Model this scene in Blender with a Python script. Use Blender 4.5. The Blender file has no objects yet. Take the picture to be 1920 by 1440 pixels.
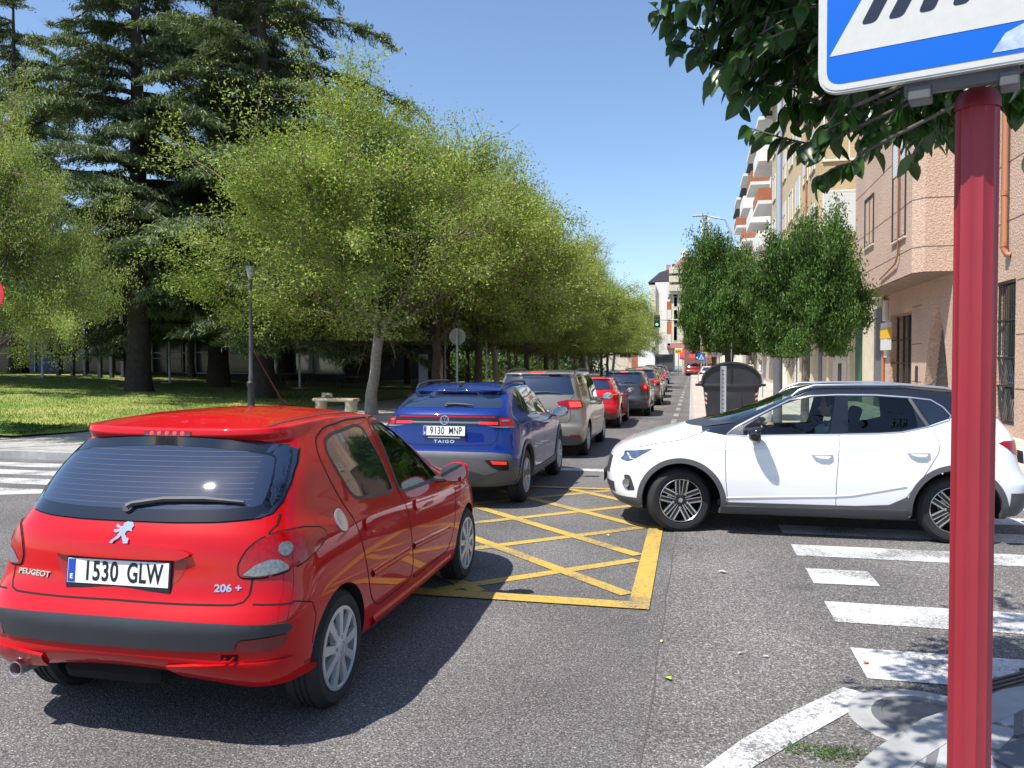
import bpy, bmesh, math, random, os
from mathutils import Vector, Matrix, Euler
from mathutils.bvhtree import BVHTree
from mathutils.geometry import delaunay_2d_cdt
from mathutils.interpolate import poly_3d_calc
R = math.radians
V = Vector
PI = math.pi
sc = bpy.context.scene
COL = sc.collection
rnd = random.Random(7)
DBG = ""

# ---------------------------------------------------------------- camera, world, sun, exposure
HCAM, FPX, HZ, VPX = 1.72, 1500.0, 685.0, 1296.0
pitch = math.atan((720 - HZ) / FPX)
yaw = math.atan((VPX - 960) / (FPX / math.cos(pitch)))
cam = bpy.data.cameras.new('camera')
cam.sensor_fit = 'HORIZONTAL'; cam.sensor_width = 36.0; cam.lens = FPX / 1920 * 36.0
cam.clip_start = 0.05; cam.clip_end = 3000
cam_o = bpy.data.objects.new('camera', cam); COL.objects.link(cam_o)
cam_o.location = (0, 0, HCAM)
cam_o.rotation_euler = (PI / 2 - pitch, 0, yaw)
sc.camera = cam_o
W = bpy.data.worlds.new('World'); sc.world = W; W.use_nodes = True
wn = W.node_tree.nodes; wn.clear()
sky = wn.new('ShaderNodeTexSky'); sky.sky_type = 'NISHITA'; sky.sun_disc = False
sky.sun_elevation = R(60); sky.sun_rotation = R(224); sky.altitude = 800; sky.air_density = 1.15; sky.dust_density = 1.0; sky.ozone_density = 4.0
bg = wn.new('ShaderNodeBackground'); bg.inputs['Strength'].default_value = 0.125
wo = wn.new('ShaderNodeOutputWorld')
W.node_tree.links.new(sky.outputs[0], bg.inputs['Color']); W.node_tree.links.new(bg.outputs[0], wo.inputs['Surface'])
sun = bpy.data.lights.new('sun', 'SUN'); sun.energy = 4.7; sun.angle = R(0.5); sun.color = (1.0, 0.955, 0.88)
sun_o = bpy.data.objects.new('sun', sun); COL.objects.link(sun_o)
SUNV = V((-0.40, -0.42, 1.0)).normalized()
sun_o.rotation_euler = SUNV.to_track_quat('Z', 'Y').to_euler(); sun_o.location = (-20, -20, 60)
sc.view_settings.view_transform = 'Standard'; sc.view_settings.look = 'None'
sc.view_settings.exposure = 0.64; sc.view_settings.gamma = 1.0
sc.cycles.use_denoising = True
sc.cycles.max_bounces = 8; sc.cycles.transparent_max_bounces = 24

# ---------------------------------------------------------------- helpers
def tag(o, label=None, cat=None, group=None, kind=None):
    if label: o['label'] = label
    if cat: o['category'] = cat
    if group: o['group'] = group
    if kind: o['kind'] = kind
    return o

def empty(name, loc=(0, 0, 0), rz=0.0, label=None, cat=None, group=None):
    o = bpy.data.objects.new(name, None); COL.objects.link(o)
    o.location = loc; o.rotation_euler = (0, 0, rz); o.empty_display_size = .2
    return tag(o, label, cat, group)

def obj(name, me, mats=None, parent=None, smooth=None):
    if isinstance(me, bmesh.types.BMesh):
        m = bpy.data.meshes.new(name); me.to_mesh(m); me.free(); me = m
    if mats is not None:
        if not isinstance(mats, (list, tuple)): mats = [mats]
        if len(me.materials): me.materials.clear()
        for x in mats: me.materials.append(x)
    if smooth is not None:
        me.polygons.foreach_set('use_smooth', [smooth] * len(me.polygons))
    o = bpy.data.objects.new(name, me); COL.objects.link(o)
    if parent: o.parent = parent
    return o

def copy_tree(o, parent=None, **kw):
    c = o.copy(); COL.objects.link(c); c.parent = parent
    for ch in o.children: copy_tree(ch, c)
    return c

def pymesh(name, vs, fs, mats=None, parent=None, smooth=None):
    me = bpy.data.meshes.new(name); me.from_pydata([tuple(v) for v in vs], [], fs); me.update()
    return obj(name, me, mats, parent, smooth)

class MB:
    """collects primitives into one mesh"""
    def __init__(s): s.v = []; s.f = []; s.m = []; s.mi = 0
    def add(s, vs, fs):
        b = len(s.v); s.v += [tuple(v) for v in vs]; s.f += [tuple(i + b for i in f) for f in fs]; s.m += [s.mi] * len(fs); return s
    def box(s, x0, x1, y0, y1, z0, z1, bev=0.0, M=None):
        if bev <= 0:
            vs = [(x0,y0,z0),(x1,y0,z0),(x1,y1,z0),(x0,y1,z0),(x0,y0,z1),(x1,y0,z1),(x1,y1,z1),(x0,y1,z1)]
            fs = [(0,3,2,1),(4,5,6,7),(0,1,5,4),(1,2,6,5),(2,3,7,6),(3,0,4,7)]
        else:
            b = bmesh.new(); bmesh.ops.create_cube(b, size=1)
            for v in b.verts: v.co = V(((x0+x1)/2 + v.co.x*(x1-x0), (y0+y1)/2 + v.co.y*(y1-y0), (z0+z1)/2 + v.co.z*(z1-z0)))
            bmesh.ops.bevel(b, geom=b.edges[:], offset=bev, segments=2, affect='EDGES', profile=.5)
            b.verts.index_update(); vs = [v.co.copy() for v in b.verts]; fs = [[v.index for v in f.verts] for f in b.faces]; b.free()
        if M is not None: vs = [M @ V(v) for v in vs]
        return s.add(vs, fs)
    def tube(s, pts, r, n=8, cap=True, closed=False):
        pts = [V(p) for p in pts]; rs = r if isinstance(r, (list, tuple)) else [r] * len(pts)
        L = len(pts); vs = []; fs = []; up = None
        for i, p in enumerate(pts):
            a = pts[i-1] if (i > 0 or closed) else p; b = pts[(i+1) % L] if (i < L-1 or closed) else p
            t = (b - a); t = t.normalized() if t.length > 1e-9 else V((0,0,1))
            if up is None: up = t.orthogonal().normalized()
            x = up - t * up.dot(t); x = x.normalized() if x.length > 1e-6 else t.orthogonal().normalized(); up = x; y = t.cross(x)
            for k in range(n):
                an = 2*PI*k/n; vs.append(p + (x*math.cos(an) + y*math.sin(an)) * rs[i])
        for i in range(L if closed else L-1):
            j = (i+1) % L
            for k in range(n): fs.append((i*n+k, i*n+(k+1) % n, j*n+(k+1) % n, j*n+k))
        if cap and not closed: fs.append(tuple(range(n-1, -1, -1))); fs.append(tuple((L-1)*n+k for k in range(n)))
        return s.add(vs, fs)
    def lathe(s, prof, n=24, M=None, ax='z'):
        """prof: list (r, h); closed if ends have r 0"""
        vs = []; fs = []
        for r, h in prof:
            for k in range(n):
                a = 2*PI*k/n; c, q = r*math.cos(a), r*math.sin(a)
                vs.append((c, q, h) if ax == 'z' else (c, h, q) if ax == 'y' else (h, c, q))
        for i in range(len(prof)-1):
            for k in range(n):
                f = (i*n+k, i*n+(k+1) % n, (i+1)*n+(k+1) % n, (i+1)*n+k)
                fs.append(f if ax != 'y' else f[::-1])
        if M is not None: vs = [M @ V(v) for v in vs]
        return s.add(vs, fs)
    def prism(s, pts, z0, z1, M=None):
        n = len(pts); vs = [(p[0], p[1], z0) for p in pts] + [(p[0], p[1], z1) for p in pts]
        fs = [tuple(range(n-1, -1, -1)), tuple(range(n, 2*n))] + [(i, (i+1) % n, n+(i+1) % n, n+i) for i in range(n)]
        if M is not None: vs = [M @ V(v) for v in vs]
        return s.add(vs, fs)
    def build(s, name, mats=None, parent=None, smooth=None, sharp=None):
        me = bpy.data.meshes.new(name); me.from_pydata(s.v, [], s.f); me.update()
        if len(set(s.m)) > 1: me.polygons.foreach_set('material_index', s.m)
        b = bmesh.new(); b.from_mesh(me); bmesh.ops.recalc_face_normals(b, faces=b.faces) if len(b.faces) < 200000 else None
        b.to_mesh(me); b.free()
        o = obj(name, me, mats, parent, smooth)
        if sharp is not None:
            me.polygons.foreach_set('use_smooth', [True] * len(me.polygons)); me.set_sharp_from_angle(angle=R(sharp))
        return o

def T(x, y, z): return Matrix.Translation((x, y, z))
def RX(a): return Matrix.Rotation(R(a), 4, 'X')
def RY(a): return Matrix.Rotation(R(a), 4, 'Y')
def RZ(a): return Matrix.Rotation(R(a), 4, 'Z')

# ---------------------------------------------------------------- materials
def new_mat(name):
    m = bpy.data.materials.new(name); m.use_nodes = True
    nt = m.node_tree; p = nt.nodes['Principled BSDF']; return m, nt, p
def N(nt, t, **kw):
    n = nt.nodes.new(t)
    for k, v in kw.items():
        if k in n.inputs: n.inputs[k].default_value = v
        else: setattr(n, k, v)
    return n
def c4(c): return (c[0], c[1], c[2], 1.0)
def mat(name, col, rough=.6, metal=0., coat=0., spec=.5, var=0., vs=3., bump=0., bs=60., emit=None, es=1., dirt=None):
    m, nt, p = new_mat(name)
    p.inputs['Base Color'].default_value = c4(col); p.inputs['Roughness'].default_value = rough
    p.inputs['Metallic'].default_value = metal; p.inputs['Coat Weight'].default_value = coat; p.inputs['Coat Roughness'].default_value = .03
    p.inputs['Specular IOR Level'].default_value = spec
    if emit: p.inputs['Emission Color'].default_value = c4(emit); p.inputs['Emission Strength'].default_value = es
    if var or bump:
        tc = N(nt, 'ShaderNodeTexCoord')
    if var:
        no = N(nt, 'ShaderNodeTexNoise', Scale=vs, Detail=6.0, Roughness=.65); nt.links.new(tc.outputs['Object'], no.inputs['Vector'])
        r = N(nt, 'ShaderNodeMapRange'); r.inputs[1].default_value = .3; r.inputs[2].default_value = .7
        r.inputs[3].default_value = 1 - var; r.inputs[4].default_value = 1 + var; nt.links.new(no.outputs[0], r.inputs[0])
        mx = N(nt, 'ShaderNodeVectorMath', operation='SCALE'); mx.inputs[0].default_value = col[:3]
        nt.links.new(r.outputs[0], mx.inputs['Scale']); nt.links.new(mx.outputs[0], p.inputs['Base Color'])
    if bump:
        nb = N(nt, 'ShaderNodeTexNoise', Scale=bs, Detail=4.0); nt.links.new(tc.outputs['Object'], nb.inputs['Vector'])
        b = N(nt, 'ShaderNodeBump', Strength=bump, Distance=.01); nt.links.new(nb.outputs[0], b.inputs['Height']); nt.links.new(b.outputs[0], p.inputs['Normal'])
    return m
def glass_mat(name, tint, refl=1.0, rough=.0, opac=0.0, base=(0,0,0)):
    """thin pane: tinted transparency mixed with mirror reflection by Fresnel; opac mixes in a dark body"""
    m = bpy.data.materials.new(name); m.use_nodes = True; nt = m.node_tree; nt.nodes.clear()
    tr = N(nt, 'ShaderNodeBsdfTransparent'); tr.inputs[0].default_value = c4(tint)
    gl = N(nt, 'ShaderNodeBsdfGlossy'); gl.inputs['Color'].default_value = c4((refl,)*3); gl.inputs['Roughness'].default_value = rough
    df = N(nt, 'ShaderNodeBsdfDiffuse'); df.inputs[0].default_value = c4(base)
    m1 = N(nt, 'ShaderNodeMixShader'); m1.inputs[0].default_value = opac
    nt.links.new(tr.outputs[0], m1.inputs[1]); nt.links.new(df.outputs[0], m1.inputs[2])
    fr = N(nt, 'ShaderNodeFresnel', IOR=1.55); m2 = N(nt, 'ShaderNodeMixShader')
    nt.links.new(fr.outputs[0], m2.inputs[0]); nt.links.new(m1.outputs[0], m2.inputs[1]); nt.links.new(gl.outputs[0], m2.inputs[2])
    o = N(nt, 'ShaderNodeOutputMaterial'); nt.links.new(m2.outputs[0], o.inputs[0]); return m

M = {}
M['red_paint'] = mat('red_paint', (.47, .0008, .0035), .5, 0, .8, .08, .04, 2.5)
M['blue_paint'] = mat('blue_paint', (.002, .021, .17), .45, .1, .8, .15, .04, 2.5)
M['beige_paint'] = mat('beige_paint', (.27, .24, .20), .38, .4, .9, .3, .04, 2)
M['red2_paint'] = mat('red2_paint', (.50, .004, .010), .4, .1, 1.0, .15)
M['dark_paint'] = mat('dark_paint', (.045, .05, .058), .3, .4, 1.0)
M['bronze_paint'] = mat('bronze_paint', (.17, .16, .15), .3, .5, 1.0)
M['white_paint'] = mat('white_paint', (.72, .73, .74), .4, 0, .9, .2, .03, 2.)
M['maroon_paint'] = mat('maroon_paint', (.30, .02, .025), .3, .1, 1.0)
M['black_gloss'] = mat('black_gloss', (.008, .009, .012), .12, 0, .6)
M['black_plastic'] = mat('black_plastic', (.035, .037, .042), .55, 0, 0, .5, .12, 8, .12, 600)
M['grey_plastic'] = mat('grey_plastic', (.075, .077, .082), .5, 0, 0, .5, .1, 8, .12, 600)
M['rubber'] = mat('rubber', (.025, .025, .027), .75, 0, 0, .3, .25, 9, .15, 250)
M['seam'] = mat('seam', (.006, .004, .004), .9)
M['well'] = mat('well', (.006, .006, .006), .95)
M['silver'] = mat('silver', (.55, .56, .58), .3, .8)
M['rim_silver'] = mat('rim_silver', (.50, .51, .52), .38, .35, .3)
M['machined'] = mat('machined', (.62, .62, .62), .25, .9)
M['rim_dark'] = mat('rim_dark', (.02, .02, .022), .35, .3, .4)
M['chrome'] = mat('chrome', (.78, .77, .75), .22, 1.0)
M['mirror_glass'] = mat('mirror_glass', (.7, .72, .75), .02, 1.0)
M['glass_dark'] = mat('glass_dark', (.006, .009, .016), .02, 0, 1.0, .9)
M['glass_rear'] = mat('glass_rear', (.012, .021, .050), .03, 0, 1.0, .9)
M['glass_clear'] = glass_mat('glass_clear', (.80, .88, .84), 1.0)
M['glass_tint'] = glass_mat('glass_tint', (.34, .46, .40), 1.0)
M['seat'] = mat('seat', (.03, .03, .033), .85, 0, 0, .3, .2, 12)
M['dash'] = mat('dash', (.035, .036, .04), .6)
M['lamp_red'] = mat('lamp_red', (.33, .002, .004), .2, 0, .7, .2, .35, 45)
M['lamp_red_dark'] = mat('lamp_red_dark', (.14, .003, .006), .15, 0, 1.0)
M['lamp_lit'] = mat('lamp_lit', (.7, .01, .01), .2, 0, 1.0, emit=(1, .04, .02), es=1.6)
M['lamp_dim'] = mat('lamp_dim', (.55, .01, .01), .2, 0, 1.0, emit=(1, .03, .02), es=.45)
M['lens_clear'] = mat('lens_clear', (.20, .20, .205), .15, .3, 1.0, .5, .5, 60)
M['headlamp'] = mat('headlamp', (.10, .13, .19), .08, .5, 1.0, .5, .6, 14)
M['plate_white'] = mat('plate_white', (.78, .79, .80), .4)
M['plate_black'] = mat('plate_black', (.01, .01, .012), .5)
M['plate_blue'] = mat('plate_blue', (.01, .06, .42), .4)
M['plate_light'] = M['plate_white']
# ---------------------------------------------------------------- car body library
# local frame: x forward from the rear axle, y to the car's left, z up
FR = (0, .36, .70, .92)
def ip(t, x):
    if x <= t[0][0]: return t[0][1]
    for (a, p), (b, q) in zip(t, t[1:]):
        if x <= b: return p + (q - p) * (x - a) / (b - a)
    return t[-1][1]
NS = 12
def half_loop(d):
    n = 2.5; bow = lambda f: 1 - (1 - f**n) ** (1/n)
    pts = []; xr, xf, rr, rf = d['xr'], d['xf'], d['rr'], d['rf']
    wr, wf = ip(d['w'], xr+rr), ip(d['w'], xf-rf)
    def z(x, f, end):
        zz = ip(d['z'], x)
        if end == 'r' and 'zr' in d: zz = ip(d['z'], xr+rr)*f**2 + d['zr']*(1-f**2)
        return zz
    for f in FR: x = xr + rr*bow(f); pts.append((x, f*wr, z(x, f, 'r')))
    for j in range(NS+1):
        x = xr+rr + (xf-rf-xr-rr)*j/NS; pts.append((x, ip(d['w'], x), ip(d['z'], x)))
    for f in FR[::-1]: x = xf - rf*bow(f); pts.append((x, f*wf, z(x, f, 'f') + d.get('zc', 0)*(1-f*f)))
    return pts
def body_cage(rows, crown=.02):
    vs = []; fs = []; cr = {}
    H = 4 + NS + 1 + 4; RN = 2*H - 2
    for d in rows:
        h = half_loop(d); vs += h + [(x, -y, z) for x, y, z in h[H-2:0:-1]]
    def vid(r, c): return r*RN + c % RN
    for r in range(len(rows)-1):
        for c in range(RN): fs.append((vid(r, c), vid(r, c+1), vid(r+1, c+1), vid(r+1, c)))
        if rows[r].get('cr'):
            for c in range(RN):
                cc = min(c, RN-c)
                k = rows[r]['cr']
                e = k.get('rear', 0) if cc < 5 else k.get('front', 0) if cc >= H-5 else k.get('side', 0)
                if e: cr[(vid(r, c), vid(r, c+1))] = e
    def cap(r, crn, flip):
        g = {}
        for i in range(-4, 5):
            g[0, i] = vid(r, abs(i)) if i >= 0 else vid(r, -abs(i))
            g[NS, i] = vid(r, (H-1-abs(i)) if i >= 0 else (H-1+abs(i)))
        for j in range(NS+1):
            g[j, 4] = vid(r, 4+j); g[j, -4] = vid(r, -(4+j))
        fr = FR + (1.,)
        for j in range(1, NS):
            x, w, z = vs[vid(r, 4+j)]
            for i in range(-3, 4):
                f = fr[abs(i)]; vs.append((x, math.copysign(f*w, i) if i else 0, z + crn*(1-f*f))); g[j, i] = len(vs)-1
        for j in range(NS):
            for i in range(-4, 4):
                q = (g[j, i], g[j, i+1], g[j+1, i+1], g[j+1, i]); q = q if flip else q[::-1]
                fs.append(q)
    cap(0, 0, False); cap(len(rows)-1, crown, True)
    return vs, fs, cr
def smooth_mesh(name, vs, fs, cr, level=2):
    me = bpy.data.meshes.new(name); me.from_pydata(vs, [], fs); me.update()
    b = bmesh.new(); b.from_mesh(me); bmesh.ops.recalc_face_normals(b, faces=b.faces)
    b.verts.ensure_lookup_table(); lay = b.edges.layers.float.new('crease_edge')
    for (i, j), e in cr.items():
        ed = b.edges.get((b.verts[i], b.verts[j]))
        if ed: ed[lay] = e
    b.to_mesh(me); b.free()
    o = bpy.data.objects.new(name, me); COL.objects.link(o)
    m = o.modifiers.new('s', 'SUBSURF'); m.levels = level; m.render_levels = level
    dg = bpy.context.evaluated_depsgraph_get(); dg.update()
    out = bpy.data.meshes.new_from_object(o.evaluated_get(dg), depsgraph=dg)
    bpy.data.objects.remove(o); out.polygons.foreach_set('use_smooth', [True]*len(out.polygons))
    return out
class Surf:
    def __init__(s, me):
        s.me = me; s.vco = [v.co.copy() for v in me.vertices]; s.vn = [v.normal.copy() for v in me.vertices]
        s.fv = [tuple(p.vertices) for p in me.polygons]; s.bvh = BVHTree.FromPolygons(s.vco, s.fv)
    def nrm(s, loc, i):
        f = s.fv[i]; w = poly_3d_calc([s.vco[k] for k in f], loc); n = V((0,0,0))
        for k, a in zip(f, w): n += s.vn[k]*a
        return n.normalized()
    def cast(s, o, d):
        h = s.bvh.ray_cast(V(o), V(d))
        if h[0] is None: return None
        return h[0], s.nrm(h[0], h[2])
def RAY_SIDE(sgn): return lambda u, v: (V((u, sgn*3, v)), V((0, -sgn, 0)))
RAY_REAR = lambda u, v: (V((-4, u, v)), V((1, 0, 0)))
RAY_FRONT = lambda u, v: (V((8, u, v)), V((-1, 0, 0)))
RAY_TOP = lambda u, v: (V((u, v, 4)), V((0, 0, -1)))
def resample(p, st, closed=True):
    out = []; n = len(p)
    for i in range(n if closed else n-1):
        a, b = V(p[i]), V(p[(i+1) % n]); k = max(1, int((b-a).length/st))
        for j in range(k): out.append(a + (b-a)*j/k)
    if not closed: out.append(V(p[-1]))
    return out
def rounded(p, r, k=4):
    """round the corners of a 2D polygon"""
    out = []; n = len(p)
    for i in range(n):
        a, b, c = V(p[i-1]), V(p[i]), V(p[(i+1) % n])
        r1 = min(r, (a-b).length*.45, (c-b).length*.45); s = b + (a-b).normalized()*r1; e = b + (c-b).normalized()*r1
        for j in range(k+1):
            t = j/k; out.append(s*(1-t)**2 + b*2*t*(1-t) + e*t*t)
    return out
def project(S, uv, ray, off):
    out = []; last = None; miss = []
    for i, (u, v) in enumerate(uv):
        o, d = ray(u, v); h = S.cast(o, d)
        if h is None or (h[1].dot(d) > -.02):
            p = o + d * (3 if last is None else (last - o).dot(d)); q = S.bvh.find_nearest(p)
            h = (q[0], S.nrm(q[0], q[2]))
        last = h[0]; out.append(h[0] + h[1]*off)
    return out
def patch(name, S, poly, ray, m, parent, off=.003, res=.03, skirt=0.0, holes=None):
    b = resample(poly, res); nb = len(b)
    xs = [p.x for p in b]; ys = [p.y for p in b]; pts = [p.to_2d() for p in b]
    def inside(q):
        c = False; j = nb-1
        for i in range(nb):
            if (b[i].y > q[1]) != (b[j].y > q[1]) and q[0] < (b[j].x-b[i].x)*(q[1]-b[i].y)/(b[j].y-b[i].y)+b[i].x: c = not c
            j = i
        return c
    nx = int((max(xs)-min(xs))/res)+1; ny = int((max(ys)-min(ys))/res)+1
    for i in range(nx):
        for j in range(ny):
            q = (min(xs)+(i+.5)*res, min(ys)+(j+.5)*res)
            if inside(q) and min((V(q)-p).length_squared for p in pts[:nb]) > (res*.45)**2: pts.append(V(q))
    vo, eo, fo = delaunay_2d_cdt(pts, [], [list(range(nb))], 1, 1e-6)[:3]
    co = project(S, [(p.x, p.y) for p in vo], ray, off)
    bm = bmesh.new(); vs = [bm.verts.new(c) for c in co]
    for f in fo:
        try: bm.faces.new([vs[i] for i in f])
        except ValueError: pass
    if bm.faces:
        bm.normal_update(); f0 = bm.faces[0] if hasattr(bm.faces, '__getitem__') and not bm.faces.ensure_lookup_table() else None
        n = sum((f.normal*f.calc_area() for f in bm.faces), V()); d = ray(*poly[0])[1]
        if n.dot(d) > 0: bmesh.ops.reverse_faces(bm, faces=bm.faces)
    if skirt:
        bm.normal_update()
        ed = [e for e in bm.edges if e.is_boundary]; ex = bmesh.ops.extrude_edge_only(bm, edges=ed)
        nv = [g for g in ex['geom'] if isinstance(g, bmesh.types.BMVert)]
        for v in nv:
            h = S.bvh.find_nearest(v.co); v.co = h[0] - S.nrm(h[0], h[2])*skirt
    o = obj(name, bm, m, parent, True)
    if skirt: o.data.set_sharp_from_angle(angle=R(50))
    return o
def strip(name, S, pts, ray, w, m, parent, off=.0015, closed=False, st=.03, prof=None):
    p = resample(pts, st, closed); n = len(p); L = []; Rr = []
    for i in range(n):
        a = p[i-1] if (i or closed) else p[i]; b = p[(i+1) % n] if (i < n-1 or closed) else p[i]
        t = (b-a).to_2d().normalized(); nn = V((-t.y, t.x)); L.append(p[i].to_2d()+nn*w/2); Rr.append(p[i].to_2d()-nn*w/2)
    if prof:   # raised rib: middle row lifted
        A = project(S, L, ray, -.002); B = project(S, [q.to_2d() for q in p], ray, prof); C = project(S, Rr, ray, -.002)
        vs = A+B+C; fs = []
        for i in range(n if closed else n-1):
            j = (i+1) % n; fs += [(i, j, n+j, n+i), (n+i, n+j, 2*n+j, 2*n+i)]
    else:
        A = project(S, L, ray, off); C = project(S, Rr, ray, off); vs = A+C; fs = []
        for i in range(n if closed else n-1):
            j = (i+1) % n; fs.append((i, j, n+j, n+i))
    o = pymesh(name, vs, fs, m, parent, True)
    bm = bmesh.new(); bm.from_mesh(o.data); bm.normal_update()
    s = sum((f.normal*f.calc_area() for f in bm.faces), V())
    if s.dot(ray(*pts[0])[1]) > 0: bmesh.ops.reverse_faces(bm, faces=bm.faces); bm.to_mesh(o.data)
    bm.free(); return o
def boolean(me, cut_vs, cut_fs, selfx=False):
    o = bpy.data.objects.new('tmp_a', me); COL.objects.link(o)
    cm = bpy.data.meshes.new('tmp_c'); cm.from_pydata([tuple(v) for v in cut_vs], [], cut_fs)
    b = bmesh.new(); b.from_mesh(cm); bmesh.ops.recalc_face_normals(b, faces=b.faces); b.to_mesh(cm); b.free()
    c = bpy.data.objects.new('tmp_c', cm); COL.objects.link(c)
    m = o.modifiers.new('b', 'BOOLEAN'); m.operation = 'DIFFERENCE'; m.object = c; m.solver = 'EXACT'; m.use_self = selfx
    dg = bpy.context.evaluated_depsgraph_get(); dg.update()
    out = bpy.data.meshes.new_from_object(o.evaluated_get(dg), depsgraph=dg)
    bpy.data.objects.remove(o); bpy.data.objects.remove(c); return out
def fix_normals(me, S, inner_index=1, tol=.0012):
    """faces on the original skin keep its smooth normals; cut faces get the inner material"""
    ln = [None]*len(me.loops); mi = []
    for p in me.polygons:
        h = S.bvh.find_nearest(p.center); on = h[3] < tol*3 and abs(S.nrm(h[0], h[2]).dot(p.normal)) > .5
        mi.append(0 if on else inner_index)
        for li in p.loop_indices:
            if on:
                co = me.vertices[me.loops[li].vertex_index].co; q = S.bvh.find_nearest(co); n = S.nrm(q[0], q[2])
                ln[li] = n if n.dot(p.normal) > .2 else p.normal.copy()
            else: ln[li] = p.normal.copy()
    me.polygons.foreach_set('use_smooth', [True]*len(me.polygons))
    me.normals_split_custom_set([tuple(n) for n in ln]); return mi
def cyl_y(cx, cz, r, y0, y1, n=40):
    vs = [(cx+r*math.cos(2*PI*k/n), y0, cz+r*math.sin(2*PI*k/n)) for k in range(n)] + [(cx+r*math.cos(2*PI*k/n), y1, cz+r*math.sin(2*PI*k/n)) for k in range(n)]
    return vs, [tuple(range(n)), tuple(range(2*n-1, n-1, -1))] + [(k, n+k, n+(k+1) % n, (k+1) % n) for k in range(n)]
def arch_poly(cx, cz, r, n=28):
    return [(cx+r*math.cos(a), cz+r*math.sin(a)) for a in [PI*k/n for k in range(n+1)]] + [(cx-r, -.3), (cx+r, -.3)]
def prism_y(poly, y0, y1):
    n = len(poly); vs = [(p[0], y0, p[1]) for p in poly] + [(p[0], y1, p[1]) for p in poly]
    return vs, [tuple(range(n)), tuple(range(2*n-1, n-1, -1))] + [(k, n+k, n+(k+1) % n, (k+1) % n) for k in range(n)]
def prism_x(poly, x0, x1):
    n = len(poly); vs = [(x0, p[0], p[1]) for p in poly] + [(x1, p[0], p[1]) for p in poly]
    return vs, [tuple(range(n)), tuple(range(2*n-1, n-1, -1))] + [(k, n+k, n+(k+1) % n, (k+1) % n) for k in range(n)]
def merge(*gs):
    vs = []; fs = []
    for v, f in gs:
        b = len(vs); vs += list(v); fs += [tuple(i+b for i in q) for q in f]
    return vs, fs

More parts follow.
